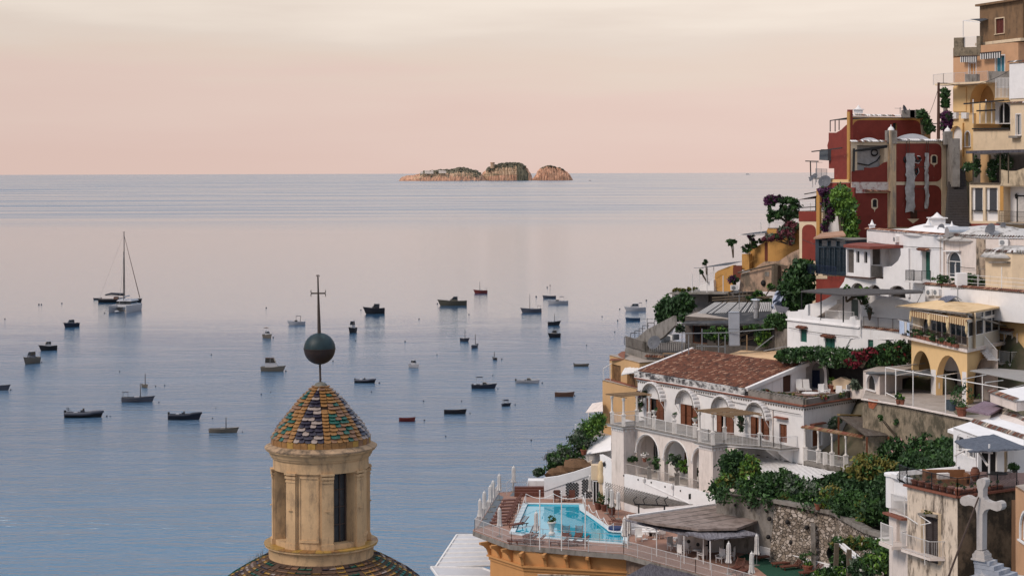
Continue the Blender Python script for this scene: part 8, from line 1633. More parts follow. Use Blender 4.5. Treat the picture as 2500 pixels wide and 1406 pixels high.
railing(FP(2430,206,2466,204).wp(*RB(705,1125)),FP(2430,206,2466,204).wp(*RB(862,1125)),2.3,.2,whitem,label='white lattice railing between yellow arch and white block',name='lattice_railing',mid=True,bal=.05)
AR=House('twin_arch_house','cream house with two tall round cornered white window niches','house',[(2367,190),(2443,187.5),(2550,184)],P(*RC(500,740),188).z,52,cream,back=(5,6));AR.dp=[.3,1.4]
for x0,x1 in((400,525),(553,685)):AR.op(0,RC,x0,785,x1,1142,'dark',pm=white_clean)
AR.op(1,RC,750,775,1200,1160,'dark',pm=white_clean);AR.build();f=AR.f[0]
for x0 in(445,600):patch(AR.t,f.off(-.29),RC,rc(x0,790,x0+75,1025),gl,'window',.04);m=MB();m.bar(f.wp(*RC(x0-35,1028),-.1),f.wp(*RC(x0+78,1032),-.1),.3,.1);m.done('sill',blackm,AR.t)
f=AR.f[1];patch(AR.t,f.off(-1.38),RC,rc(890,865,1010,1160),blackm,'door_frame',.05);patch(AR.t,f.off(-1.38),RC,rc(905,880,1010,1160),curtain,'door_pane',.08);patch(AR.t,AR.f[0],RC,rc(385,1170,710,1230),red,'red_plinth',.05);patch(AR.t,f,RC,rc(712,768,748,1030),ochre,'ochre_strip',.06)
railing(f.wp(*RC(715,1150),.3),f.wp(*RC(1100,1165),.3),1.15,.1,blackm,label='dark scrolled railing before the white recess with a wall lamp',name='balcony_railing',mid=True);m=MB();m.bar(f.wp(*RC(700,1160),.2),f.wp(*RC(1100,1180),.2),.8,.16);m.done('balcony_slab',conc,AR.t)
g=f.off(.1);pan(AR.t,g,RC,[(712,765),(712,590),(780,605),(880,605),(1010,560),(1100,540),(1100,765)],mat('stained_cream_parapet',(.48,.38,.26),.9,.15,2,.4,7,stain=(.15,.12,.085),stain_amt=.8,stain_scale=(1.4,1.4,.5)),'curved_parapet',.3)
c=f.wp(*RC(822,880),-1.2);t=thing('wall_lantern','black wall lantern in the white recess at the right edge','lamp',tuple(c));m=MB();m.lathe([(.03,.3),(.14,.2),(.16,.15),(.1,-.2),(.03,-.25)],tuple(c),6);m.done('lamp',blackm,t);m=MB();m.tube([c+Vector((0,0,.3)),c+Vector((.2,.3,.35)),c+Vector((.3,.5,0))],.03,4);m.done('bracket',blackm,t)
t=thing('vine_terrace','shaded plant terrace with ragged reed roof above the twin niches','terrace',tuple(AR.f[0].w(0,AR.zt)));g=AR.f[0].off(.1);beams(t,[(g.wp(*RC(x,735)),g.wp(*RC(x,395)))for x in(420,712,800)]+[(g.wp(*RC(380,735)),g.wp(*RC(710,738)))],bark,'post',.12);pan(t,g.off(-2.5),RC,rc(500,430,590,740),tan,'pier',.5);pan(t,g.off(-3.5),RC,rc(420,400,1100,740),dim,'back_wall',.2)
m=MB();m.add([g.wp(*RC(360,400),.5),g.wp(*RC(1100,385),.5),g.wp(*RC(1100,365),-3),g.wp(*RC(470,380),-3)],[(0,1,2,3)]);m.bar(g.wp(*RC(370,405),.4),g.wp(*RC(1100,388),.4),.25,.3);m.done('reed_cover',reedd,t)
t=thing('stone_stairs','long steep dark stone staircase between red house and twin niches','staircase',tuple(P(2340,550,187)));n=26;sm=mat('dark_stone_steps',(.06,.052,.05),.9,.3,4,.5,9)
for i in range(n):k=i/(n-1);py=572-(572-412)*k;Y=186+19*k;a,b=P(2308+12*k,py,Y),P(2368-12*k,py,Y);m=MB();m.box(((a.x+b.x)/2,Y+.3,a.z-.25),(b.x-a.x,.9,.5));m.done('step',sm,t)
t=thing('telegraph_pole','tall dark wooden pole with cross arm before the yellow house','pole',tuple(P(2291,335,208)));m=MB();m.tube([P(2291,340,208),P(2291.5,202,208)],[.2,.14],7);m.done('pole',darkwood,t);beams(t,[(P(2277,303,208),P(2300,301,208)),(P(2291,204,208),P(2312,204,212))],blackm,'arm',.1)
BR=House('weathered_house','mould streaked house with dark shuttered door and small balcony, behind the cross','house',[(2213,103.7),(2335,100),(2477,102.5)],P(*R8(985,735),100).z,36,mould,back=(4,5),roof=MATS['terrace_tile_red']);BR.op(0,R8,722,905,838,1290,'none');BR.build();f0,f1=BR.f
h=BR.holes[0][0];infill(BR.t,f0,(h[0],(h[0]+h[1])/2,h[2],h[3],'rect'),'shutter1',depth=.12,pm=mat('slate_brown_shutter',(.05,.038,.036),.6));infill(BR.t,f0,((h[0]+h[1])/2,h[1],h[2],h[3],'rect'),'shutter1',depth=.12,pm=MATS['slate_brown_shutter']);frame_around(BR.t,f0,h,cream,sill=False,w=.3,d=.03)
m=MB();m.poly([f1.w(0.02,36.1,.02),f1.w(f1.L,36.1,.02),f1.w(f1.L,BR.zt-.1,.02),f1.w(.02,BR.zt-.1,.02)]);m.done('mouldy_shaded_side',moss,BR.t);patch(BR.t,f1,R8,rc(1450,760,1485,1406),peach,'peach_strip',.04)  # dark side sheet: real mould, with the face's shade painted in
m=MB();m.bar(f0.wp(*R8(695,875),.15),f0.wp(*R8(848,895),.15),.35,.12);m.done('ledge',conc,BR.t);foliage('ledge_weeds',BR.t,[(*f0.wp(*R8(770,862),.15),.5,.15,.1)],200,.07,(3,1),seed=2)
zb_=P(*R8(880,1318),99).z;m=MB();pl=[f0.w(h[0]-1.6,0,0),f0.w(h[0]-1.5,0,.5),f0.w(h[1]+.1,0,.75),f0.w(h[1]+.5,0,0)];m.prism([(p.x,p.y)for p in pl],zb_-.14,zb_);m.done('balcony_slab',pinkish,BR.t)
railing(0,0,.95,.12,wi,pts=[Vector((p.x,p.y,zb_))for p in pl],parent=BR.t,name='balcony_railing',posts=False);t=thing('clothes_frame','thin white clothes drying frame above the small balcony','frame',tuple(f0.w(1,43)));q=f0;beams(t,[(q.wp(*R8(670,880),.1),q.wp(*R8(885,940),1.0)),(q.wp(*R8(570,895),.1),q.wp(*R8(775,950),1)),(q.wp(*R8(800,960),.8),q.wp(*R8(800,1300),.7)),(q.wp(*R8(775,960),.8),q.wp(*R8(885,940),1.0))],whitem,'bar',.04)
zt_=BR.zt;pts=[f0.w(.05,zt_,-.15)+Vector((-.4,.9,0)),f0.w(.1,zt_,.1),Vector((*(f0.B+f0.n*.1+f1.n*.1),zt_)),f1.w(f1.L,zt_,.1)]
railing(0,0,1.05,.1,blackm,pts=pts,label='black bellied iron railing around the roof terrace behind the cross',name='roof_railing',belly=.25,bal=.032)
m=MB();m.bar(f0.w(-.1,zt_+.03,.1),f0.w(f0.L+.15,zt_+.03,.1),.3,.12);m.bar(f1.w(0,zt_+.03,.1),f1.w(f1.L,zt_+.03,.1),.3,.12);m.done('roof_edge',terracotta,BR.t)
for i,(x,y)in enumerate(((640,615),(700,640),(770,660),(840,670),(905,690),(960,700),(1030,715),(1110,715))):p=P(*R8(x,y),101.4+.1*(i%2));pot(0,0,label='terracotta pot on the roof terrace behind the cross, %s from the left'%ords[i],s=.001)if False else None
t=thing('pot_row','row of terracotta planters along the black terrace railing','planter',tuple(f0.w(1,zt_)))
for i in range(7):a=f0.w(.5+i*.6,zt_+.15,-.15);m=MB();m.lathe([(.14,0),(.22,.3),(.25,.32),(.25,.38)],(a.x,a.y,zt_+.02),9);m.done('pot',terracotta,t)
for i in range(3):a,b=f1.w(.3+i*1.2,zt_+.15,-.15),f1.w(1.3+i*1.2,zt_+.15,-.15);m=MB();m.bar(a,b,.25,.28);m.done('box',terracotta,t)
foliage('foliage',t,[(*f0.w(.6+i*.8,0,-.2).xy,zt_+.5,.3,.3,.2)for i in range(5)]+[(*f1.w(.8+i*.8,0,-.2).xy,zt_+.45,.3,.3,.15)for i in range(4)],700,.07,(1,0,3),seed=4)
t=thing('wicker_sofa','orange brown garden sofa with patterned cushion on the roof terrace','sofa',tuple(P(*R8(900,590),104)));p=P(*R8(900,590),104);sof=mat('orange_brown_cloth',(.20,.09,.04),.9,.15,5);m=MB();m.box((p.x,p.y,p.z-.1),(2.4,.9,.35));m.done('seat',sof,t);m=MB();m.box((p.x,p.y+.5,p.z+.2),(2.4,.2,.6));m.box((p.x+1.2,p.y,p.z+.1),(.2,.9,.5));m.box((p.x-1.2,p.y,p.z+.2),(.2,.9,.7));m.done('backrest',sof,t);m=MB();m.box((p.x-.2,p.y-.1,p.z+.2),(.7,.25,.4),.2);m.done('cushion',petal,t)
WP=House('white_portico','white building wing with round column and balcony left of the weathered house','house',[(2168,108),(2215,105)],P(*R8(450,865),106).z,30,pinkish,back=(4,6));WP.op(0,R8,480,900,560,1130,'dark',pm=curtain);WP.build();f=WP.f[0];t=WP.t
a=f.w(.35,WP.zt,-.2);m=MB();m.lathe([(.5,0),(.5,(P(*R8(460,565),107.5).z-WP.zt)),(.6,(P(*R8(460,560),107.5).z-WP.zt)),(.6,(P(*R8(460,540),107.5).z-WP.zt))],tuple(a),20);m.done('column',white_clean,t,smooth=True)
m=MB();m.bar(f.wp(*R8(428,545),0),f.wp(*R8(600,510),-3),.3,.25);m.bar(f.wp(*R8(428,545),0),f.wp(*R8(640,600),.2),.3,.25);m.bar(f.wp(*R8(440,690),-.2),f.wp(*R8(570,690),-.2),.4,1.1);m.done('beam',white_clean,t)
railing(0,0,1.2,.1,whitem,pts=[f.wp(*R8(445,870),.15),f.wp(*R8(570,905),.15)],parent=t,name='balcony_railing');m=MB();m.bar(f.wp(*R8(415,868),.2),f.wp(*R8(575,925),.2),.4,.12);m.done('terracotta_edge',terracotta,t);railing(0,0,1.15,.1,whitem,pts=[f.wp(*R8(470,1110),.9),f.wp(*R8(570,1150),.9)],label='white railing of the lower balcony beside the weathered house',name='balcony_railing');m=MB();m.bar(f.wp(*R8(465,1120),.5),f.wp(*R8(575,1165),.5),1,.2);m.done('lower_balcony',pinkish,t)
SR=House('side_house','peach house edge with blue arched window at the bottom right frame edge','house',[(2477,98),(2560,92)],P(*R8(1490,640),98).z,36,peach,back=(4,3));SR.op(0,R8,1530,870,1640,1130,'glass','arch',fr=white,pm=mat('pale_blue_glass',(.25,.36,.46),.2));SR.build()
VH=House('white_veranda_house','white house with arched veranda window under a white roof, right edge','house',[(2326,116),(2386,112),(2520,113)],P(*R8(945,165),115).z,38,white_clean,back=(5,6),roof=white_clean);VH.op(0,R8,982,205,1060,370,'glass','arch');VH.op(0,R8,1075,230,1145,410,'glass');VH.op(1,R8,1200,350,1330,580,'dark');VH.op(1,R8,1390,350,1420,600,'shutter1',pm=cream);VH.build()
for k,(pts,mt,lab)in enumerate(((((912,165),(1150,245),(1558,300),(1558,190),(1400,90),(1110,98)),white_clean,'large white sloping roof sheet of the veranda house'),(((1265,88),(1560,180),(1560,60),(1500,15),(1290,8)),pinkish,'upper pale roof step with tile rows at the right edge'))):
 w=[P(*R8(*q),Y)for q,Y in zip(pts,((117,112.5,108,112,118,121)if k==0 else(120,115,119,124,124)))];t=thing('white_roof',lab,'roof',tuple(w[0]));m=MB();m.prism([(p.x,p.y)for p in w],[p.z-.2 for p in w],[p.z for p in w]);m.done('roof_sheet',mt,t)
 a,b=(P(*R8(1115,105),118.5),P(*R8(1558,245),110))if k==0 else(P(*R8(1300,5),124),P(*R8(1558,105),118));
 for j in range(2):tile_edge(t,a+Vector((0,-.25*j,.08)),b+Vector((0,-.25*j,.08)),n=(-.7,-.7),pitch=.2,mats=[conc,T1,dim,mould],over=.15)
UR=House('pale_gable','pale plastered gable with tile capped edge above the white roof','house',[(2416,124),(2480,119),(2560,121)],P(*R4(1910,950),124).z,44,pinkish,back=(4,4),roof=white_clean);UR.build();tile_edge(UR.t,UR.f[0].w(-.1,UR.zt+.05),UR.f[0].w(UR.f[0].L,UR.zt+.05),n=UR.f[0].n,mats=[conc,T1,dim,T3]);
quadroof('purple_tile_roof','small purplish tiled roof over a glazed door',[P(*R4(1695,1105),123),P(*R4(1905,1150),119),P(*R4(2060,1070),124),P(*R4(1860,1030),128)],.12,mat('purple_tiles',(.20,.14,.17),.8,.4,5,.6,8),nu=24,ragged=.05)
quadroof('reed_roof','blue grey reed sunshade over the roof terrace before the veranda house',[P(*R8(1100,350),103),P(*R8(1600,320),99),P(*R8(1300,205),110),P(*R8(970,260),110)],.1,mat('blue_reed',(.10,.115,.145),.95,.3,5,.7,30,stain=(.045,.05,.07),stain_amt=.8,stain_scale=(12,1,1)),ragged=.08,nu=18)
t=thing('awning_posts','white bent pipe posts carrying the blue grey reed sunshade','post',tuple(P(*R8(1260,600),103)));beams(t,[(P(*R8(1262,600),102.5),P(*R8(1264,290),102.5)),(P(*R8(1180,365),104),P(*R8(1250,470),102.5)),(P(*R8(970,385),106),P(*R8(1065,335),104)),(P(*R8(1065,335),104),P(*R8(1290,365),102))],whitem,'pipe',.09)
railing(0,0,1.9,.14,whitem,pts=[P(*R8(985,600),106),P(*R8(1155,605),104)],label='white wavy railing at the back of the roof terrace',name='roof_railing',belly=.2)
p=P(*R8(1145,600),103);t=thing('clay_jar','big round clay jar on the roof terrace','jar',tuple(p));m=MB();m.lathe([(.12,0),(.25,.22),(.28,.45),(.22,.68),(.15,.74),(.17,.78),(.12,.78)],tuple(p),14);m.done('jar',T1,t,smooth=True);m=MB();m.lathe([(.28,.41),(.3,.45),(.28,.49)],tuple(p),14);m.done('band',T2,t)
table(P(*R8(1330,640),102.5),'dark table under the blue grey sunshade',.6,blackm)
_sc={R1:3.515,R2:3.515,R3:3.905,R4:3.7,R5:3.515,R6:3.846,R7:3.846,R8:3.462,RA:3.906,RB:4.686,RC:4.395,RD:4.261}
def pl(name,label,cat,R,Y,bl,n,size=.2,mix=(0,1,1,2),fl=0,mats=None,shell=.45,limbs=3,ry=None,**k):
 s=_sc[R];bs=[]
 for b in bl:
  x,y,rx,rz=b[:4];YY=b[4]if len(b)>4 else Y;px,py=R(x,y);bs.append(pb(px,py,YY,rx/s,rz/s,ry and ry*F/YY))
 plant(name,label,cat,bs,n,size,mix,seed=len(label)*7+int(bl[0][0]),flowers=fl,mats=mats,shell=shell,limbs=limbs,**k)
BG=[leafA,leafB,leafC,leafD,leafE,bract];BR_=[leafA,leafB,leafC,leafD,leafE,bractr];PK=[leafA,leafB,leafC,leafD,leafE,petalp]
pl('tree','big dense dark green tree between red base wall and blue tarpaulin','tree',RD,190,[(1320,1060,140,150),(1250,1180,110,120),(1400,1200,90,120),(1380,960,100,70),(1300,1300,130,100)],9000,.3,(1,1,0,1))
pl('tree','dark green tree at the sea edge left of the tarred roof','tree',R3,206,[(700,600,85,95),(660,560,40,45),(850,560,95,85),(790,640,120,70),(640,680,50,50)],6500,.3,(1,1,0,1))
pl('vine','bright yellow green vine tumbling down the corner of the red house','vine',RD,193,[(1760,200,90,90),(1810,330,90,120),(1850,480,70,110),(1850,610,70,90),(1730,260,60,70)],6500,.24,(2,2,2,0),ry=1.2)
pl('bougainvillea','purple bougainvillea hanging beside the orange strip of the red tower','bougainvillea',RD,195,[(1600,165,70,50),(1620,280,50,80),(1650,400,45,90),(1590,520,30,60)],2600,.2,(1,5,5),mats=BG,ry=.8)
pl('bougainvillea','purple bougainvillea on the seaward end of the white post pergola','bougainvillea',RD,204,[(1030,255,75,45),(1110,240,60,30)],1600,.22,(5,5,1),mats=BG)
pl('vine','dark vine covering the roof and back of the white post pergola','vine',RD,204,[(1200,250,110,30),(1280,300,50,60),(1240,400,80,50),(1100,400,60,50),(1020,400,25,90),(1160,340,30,60)],3600,.2,(1,1,0),ry=1.2)
pl('bougainvillea','dusky pink bougainvillea spilling over the ochre wall','bougainvillea',RD,203,[(1250,520,80,50),(1180,580,80,45),(1100,630,80,35),(1000,650,60,28),(1240,640,25,80)],3600,.2,(5,5,1,4),mats=[leafA,leafB,leafC,leafD,leafE,mat('dusky_bracts',(.16,.045,.06),.6,.3,3)],ry=.8)
pl('shrub','dark shrubs with tiny flowers along the top of the ochre stair wall','shrub',RD,208,[(780,760,40,40),(860,710,50,35),(920,680,40,25)],900,.2,(1,0),fl=.1,mats=BG)
pl('small_tree','small pot tree on thin bare stem at the ochre terrace edge','tree',RD,210,[(625,690,48,35)],500,.2,(1,0),trunk=tuple(P(*RD(640,850),210)))
pl('small_tree','thin leggy shrub against the sea above the ochre wall','tree',RD,208,[(820,645,42,30)],260,.2,(1,5),mats=BG,trunk=tuple(P(*RD(830,760),208)))
pl('yucca','tiny dark yucca on the canopy posts at the far left stairs','plant',RD,212,[(345,900,28,25),(300,1000,20,30)],300,.22,(1,),trunk=tuple(P(*RD(372,1110),212)))
pl('bougainvillea','red purple flowers over the air conditioner by the ruin wall','bougainvillea',RD,207,[(640,1080,45,40)],600,.17,(5,1),mats=BG)
aircon(Face((P(*RD(600,1160),206).x,206),(P(*RD(690,1160),206).x,206)),*RD(648,1160),'white air conditioner below the red flowers at the ruin wall')
pl('grass_patch','moss and grass growing on the small flat grey canopy','shrub',R3,213,[(820,420,90,12),(930,410,50,10)],700,.2,(0,3))
pl('vine','vine on the ground floor arches under the white loggia wing','vine',R2,176,[(760,1125,40,18),(900,1140,50,18),(890,1200,55,55)],900,.16,(0,1,2))
pl('hedge','green hedge plants along the planted roof terrace above the yellow house','hedge',R2,162,[(1580,1060,90,28),(1820,1060,60,45),(1960,1090,80,35),(2160,1070,80,45),(2260,1090,50,40)],4200,.16,(0,1,1),fl=.03)
pl('vine','broad dark green leafy pergola vine with white specks over the villa roof terrace','vine',R4,174,[(130,620,140,50,171),(330,605,150,55,170),(500,640,130,75,168),(650,630,110,60,167),(260,585,150,30,173),(60,640,70,30,172)],12000,.2,(1,0,0,1),fl=.02,ry=2.2)
pl('bougainvillea','red bougainvillea growing through the pergola vine by the yellow house','bougainvillea',R4,164,[(760,620,90,45),(660,690,70,40),(830,590,60,40)],3200,.18,(5,5,1),mats=BR_)
pl('vine','dark green vine mass right of the red bougainvillea, behind the hut','vine',R4,164.5,[(960,590,110,70),(1100,570,90,70),(900,670,120,70),(1000,520,30,45),(1080,650,100,60)],6500,.2,(1,1,0),fl=.03,mats=BR_)
pl('climber','dry leafless climbing bush on the curved white wall','shrub',R4,170.5,[(830,200,45,45)],160,.1,(4,1),limbs=26,trunk=tuple(P(*R4(825,300),170.5)))
pl('vine','green vine on the dark pergola post of the white terrace','vine',R4,172,[(750,80,50,35),(780,130,30,30)],700,.15,(1,0))
pl('shrub','green leafy fringe hanging under the tarred roof','shrub',R3,185,[(1180,790,90,25),(1120,840,70,50),(1260,860,50,50),(1550,780,150,28),(1600,880,70,70)],4200,.18,(0,1,2))
pl('shrub','round dark bush left of the green shuttered house','shrub',R3,184,[(1740,700,90,60),(1700,740,70,50),(1800,750,50,60)],4000,.2,(1,0,0))
pl('shrub','wild greenery between ruin wall and slatted roof','shrub',R3,200,[(1560,500,110,30),(1640,540,70,45),(1690,390,40,30),(1560,450,60,20)],2600,.18,(0,2,1))
pl('shrub','grey green agave like plants left of the tarred roof','shrub',R3,199,[(880,680,60,40),(820,780,40,50)],900,.2,(4,0,1))
pl('vine','dark vine hanging over the right corner of the red house roof','vine',RA,213,[(1060,150,50,40),(1100,220,40,60),(1110,300,30,60),(1150,290,35,25)],2400,.22,(1,1,0))
pl('bougainvillea','dark purple bougainvillea column beside the telegraph pole','bougainvillea',RA,210,[(1290,170,45,55),(1280,260,40,60),(1300,330,30,40),(1320,215,30,60)],3200,.2,(5,5,5,1),mats=BG)
pl('shrub','dark bush behind the telegraph pole at the grey column','shrub',RB,213,[(125,1080,45,55),(130,1180,42,60)],1700,.22,(1,0))
for i,(x,y,w,h,nm)in enumerate(((460,560,38,110,'leafy plant behind the left post of the shaded plant terrace'),(622,590,48,110,'clipped dark cone bush in the middle of the shaded plant terrace'),(760,500,90,90,'loose leafy plants at the right of the shaded plant terrace'),(365,560,45,50,'flowering pot bush at the top of the long stone stairs'))):pl('shrub',nm,'shrub',RC,190.5 if i<3 else 189,[(x,y,w,h)],1400,.14,(1,1,0)if i!=2 else(0,4,1),fl=.03)
sl=[(1372,1105,28,20,'feathery bush at the seaward tip of the slope',(0,4)),(1400,1125,30,22,'dark shrub beside the sloping steps',(1,0)),(1415,1075,25,26,'grey green plant above the pots of the slope',(4,1)),(1440,1050,26,24,'bright green shrub under the tan house',(0,2)),(1460,1030,18,22,'small green bush against the tan wall',(2,0)),(1358,1140,26,16,'low bush over the cream sloping wall',(0,1)),(1455,1090,18,16,'small dark bush beside the white awning',(1,)),(1350,1118,14,12,'spiky bush at the outer slope edge',(1,0)),(1316,1152,13,9,'round cactus like plant in the white corner planter',(4,1)),(1475,1130,12,25,'dry twiggy vine at the end of the white curved wall',(3,4))]
for i,(x,y,w,h,nm,mx_)in enumerate(sl):Y=187+i*.3;plant('shrub',nm,'shrub',[pb(x,y,Y,w,h)],1300,.17,mx_,seed=i)
for i,(x,y)in enumerate(((1405,1140),(1388,1135),(1425,1110))):pot(x,y,Y=185.5,s=.35,label='terracotta pot on the planted slope left of the villa, '+['near','middle','upper'][i],seed=i,tall=.5)
SB=House('slope_terrace','planted terrace steps on the slope below the tan house','terrace',[(1335,196),(1470,188)],P(1400,1140,190).z,20,conc,back=(6,8));SB.build();SB2=House('slope_terrace','upper planted terrace right under the tan house','terrace',[(1408,198),(1480,192)],P(1440,1075,194).z,22,conc,back=(6,8));SB2.build()
f=SB.f[0];railing(f.w(.2,SB.zt,.1),f.w(f.L*.6,SB.zt,.1),.9,.3,rustm,label='dark pipe railing on the planted slope',name='slope_railing')
quadroof('white_awning','white tilted awning between tan house and villa',[P(1432,1108,186),P(1492,1098,184),P(1492,1062,188),P(1446,1066,190)],.06,white_clean,nu=6,posts=((.05,.05),),zf=27);quadroof('white_awning','small cream awning jutting seaward from the tan house',[P(1430,1006,200),P(1472,1003,196),P(1471,980,199),P(1446,984,202)],.06,pinkish,nu=6,posts=((.15,.05),),zf=30)
railing(0,0,1.1,.14,whitem,pts=[P(1404,1060,199),P(1404,1060,198)+Vector((1.6,-1,0)),P(1468,1035,195)],label='white railing on the upper planted terrace left of the tan house',name='terrace_railing')
p=P(*R6(1145,150),187);t=thing('timber_pile','pale weathered planks stacked on the slope behind the pool wall','planks',tuple(P(*R6(1450,90),185.5)))
for i in range(9):a=P(*R6(1350+i*5,128-i*13),186+i*.25);m=MB();m.bar(a,a+Vector((5.5,.6,.35)),.3,.08);m.done('plank',white,t)
dish(*R6(1088,62),188,1.2,'small dark satellite dish on the slope above the pool',-80,20)
gd=[(560,330,110,110,157,'tall dark hedge beside the villa pillar',(1,1,0)),(470,480,60,60,156,'low green bush at the garden wall',(0,3,2)),(400,540,60,45,156.5,'spiky dark plants at the left garden corner',(1,1)),(700,380,70,110,154.5,'bright green climbing bush before the white veranda',(0,2,3)),(720,520,90,90,154,'green bush with white flowers by the garden wall',(0,1,2)),(880,520,90,100,153,'dark green garden shrub left of the veranda posts',(1,0)),(1010,480,70,100,152.5,'grey green large leaved plant before the veranda',(4,0,1)),(1120,540,70,110,151.5,'grey green bush just left of the bracket posts',(4,0)),(820,620,80,45,153.5,'dusky purple grey ground shrub on the wall edge',(4,1)),(1040,640,60,30,151.5,'reddish flowering bush on the wall edge',(1,3)),(1180,660,70,50,150.5,'green bush above the rubble wall coping',(0,1)),(1300,560,60,60,150,'bush with white flowers between the bracket posts',(0,4)),(1470,650,100,100,147.5,'light yellow green feathery bush',(2,3,0)),(1640,700,110,110,144.5,'dense mid green bush over the rubble wall',(0,1)),(1800,760,80,110,142,'yellow green bamboo like bush near the white portico',(2,3,2)),(1910,700,90,160,141,'dark green hedge beside the white portico',(1,1,0)),(1560,500,130,90,149,'dark green shrub under the garden terrace',(1,1,0)),(1850,360,170,110,148,'yellowish autumn tinted tree in the garden',(3,3,0)),(1720,560,120,80,147,'dark shrub below the yellowish tree',(1,1)),(1960,520,90,100,145,'deep green shrub right of the yellowish tree',(1,0)),(2100,200,170,110,150,'green shrub with pink flowers under the courtyard wall',(0,1)),(2350,190,170,120,146,'large green shrub with pink blossoms by the courtyard wall',(0,1,1)),(2050,60,110,80,153,'tangled green shrub high under the courtyard wall',(0,1)),(2300,330,190,100,141,'dark green mass behind the white portico roof',(1,1,0)),(2520,230,120,140,139,'dark green shrub beside the white veranda house',(1,0))]
for i,(x,y,w,h,Y,nm,mx_)in enumerate(gd):
 fl=.03 if 'flower' in nm or 'pink' in nm else 0
 pl('shrub' if 'tree' not in nm else 'tree',nm,'shrub' if 'tree' not in nm else 'tree',R7,Y,[(x,y,w*1.12,h*1.1),(x-w*.5,y+h*.5,w*.75,h*.55),(x+w*.6,y+h*.3,w*.7,h*.65)],2200+int(w*h*.24),.19,mx_,fl=fl,mats=PK if 'pink' in nm else None,shell=.5)
lr=[(1700,1060,200,60,124,'green vine mat on the pergola above the dish',(0,0,3,1)),(1950,1080,130,50,120,'green vine mat reaching the portico',(0,0,2)),(2000,1230,230,120,112,'big round leafy shrub with white specks at the bottom',(0,0,1,2)),(2180,1340,160,80,110,'leafy shrub at the bottom edge by the weathered house',(0,1,2)),(1500,1340,220,50,121,'low leafy hedge at the bottom edge by the green mat',(0,1,2)),(1560,1230,90,60,124,'dark shrub at the foot of the rubble wall',(1,1,0)),(1520,1080,50,70,126,'small tree with thin trunk before the rubble wall',(1,0)),(1760,1290,120,80,115,'dusky shrub under the vine pergola',(1,4,1))]
for i,(x,y,w,h,Y,nm,mx_)in enumerate(lr):pl('shrub' if 'tree' not in nm else 'tree',nm,'shrub' if 'tree' not in nm else 'tree',R7,Y,[(x,y,w,h),(x-w*.5,y+h*.2,w*.6,h*.7),(x+w*.5,y+h*.15,w*.6,h*.7)],4200,.15,mx_,fl=.015)
t=thing('vine_pergola','white slanted pergola beams under the vine near the weathered house','pergola',tuple(P(*R7(1620,1200),120)));beams(t,[(P(*R7(1520,1060),124),P(*R7(1720,1230),118)),(P(*R7(1540,1045),124.5),P(*R7(1740,1210),118.5)),(P(*R7(1880,1020),122),P(*R7(2060,1000),118))],whitem,'beam',.14);beams(t,[(P(*R7(1625,1369),119),P(*R7(1628,1120),119)),(P(*R7(1500,1369),123),P(*R7(1510,1060),123))],bark,'post',.3)
dish(*R7(1455,1170),126,1.7,'black mesh satellite dish at the foot of the rubble wall',40,20,blackm)
pl('fern','young branching white metal tree lamp plant in the garden','plant',R7,143,[(2115,230,20,15)],10,.1)if False else None
vt=[(330,985,40,20,174.5,'low dark plants at the left of the villa arches',(1,0)),(560,1010,60,50,172,'tall leafy plant between first and second villa arch',(0,1)),(690,990,60,45,170.5,'silver leaved palm like plant before the second villa arch',(4,4,0)),(775,1050,55,60,169.2,'spreading green plant before the villa pillar',(0,2)),(865,1090,30,35,168,'small green plant close to the villa pillar',(0,1))]
for x,y,w,h,Y,nm,mx_ in vt:pl('terrace_plant',nm,'plant',R5,Y,[(x,y,w,h)],700,.15,mx_)
p=P(*R5(435,1000),173.5);pot(*R5(435,1010),Y=173.5,s=.25,label='red flowers in a pot at the villa loggia door',seed=3,fl=.4,mix=(1,5))
pl('climber','dark dry climber on the villa corner beside the first arch hood','vine',R5,180.6,[(390,440,28,45),(395,520,30,60),(425,420,25,30)],600,.14,(1,4,5),mats=BG,ry=.4)
pl('climber','tall dark climber on trellis between third and fourth villa hoods','vine',R5,166.6,[(1265,620,30,50),(1260,700,26,50)],700,.11,(1,4,1),ry=.3)
pl('terrace_plant','row of low reddish plants on the villa roof terrace parapet','plant',R5,165,[(1400,385,50,25,168),(1480,410,60,20,166.5),(1580,430,60,20,164.5),(1680,445,60,18,163),(1780,465,60,18,161.5),(1950,455,70,16,162),(2120,435,60,16,164)],2200,.12,(1,3,1,5),mats=BR_,ry=.5)
pl('small_tree','dark climbing shrub at the villa side wall by the shed roof','tree',R5,162,[(2060,690,40,50),(2090,650,30,40)],900,.14,(1,4))
AP=House('arch_porch','white round arched porch with dark door on the villa roof terrace','porch',[(1950,172.5),(2012,170.5),(2036,172.5)],P(*R4(330,655),171).z,38.9,white,back=(2,3),roof=white);AP.dp=[1.2,.2];f=AP.f[0]
AP.op(0,R4,240,680,425,925,'dark','arch',pm=mat('porch_shade',(.30,.29,.29),.9));AP.out[0]=[f.uz(*R4(*q))for q in((185,935),(185,725),(228,722))]+[f.uz(*R4(330+105*math.cos(a),745-98*math.sin(a)))for a in[PI-PI*i/10 for i in range(11)]]+[f.uz(*R4(450,940))];AP.out[0][0]=(AP.out[0][0][0],38.9);AP.out[0][-1]=(AP.out[0][-1][0],38.9);AP.build(roof=False);patch(AP.t,f.off(-1.18),R4,rc(308,752,375,925),mat('navy_door',(.02,.03,.07),.5),'door',.03)
t=thing('dark_void_wall','dark shaded wall with carved stone bench under the vine pergola','wall',tuple(P(*R4(600,900),174)));g=FP(2036,170.4,2150,165);pan(t,g,R4,rc(440,660,920,930),dark,'wall_face',.3);patch(t,g.off(.4),R4,[(500,920),(500,850),(560,830),(600,810),(640,830),(700,850),(700,920)],cream,'stone_bench',.5)  # near-black sheet paints the dark void below the vine
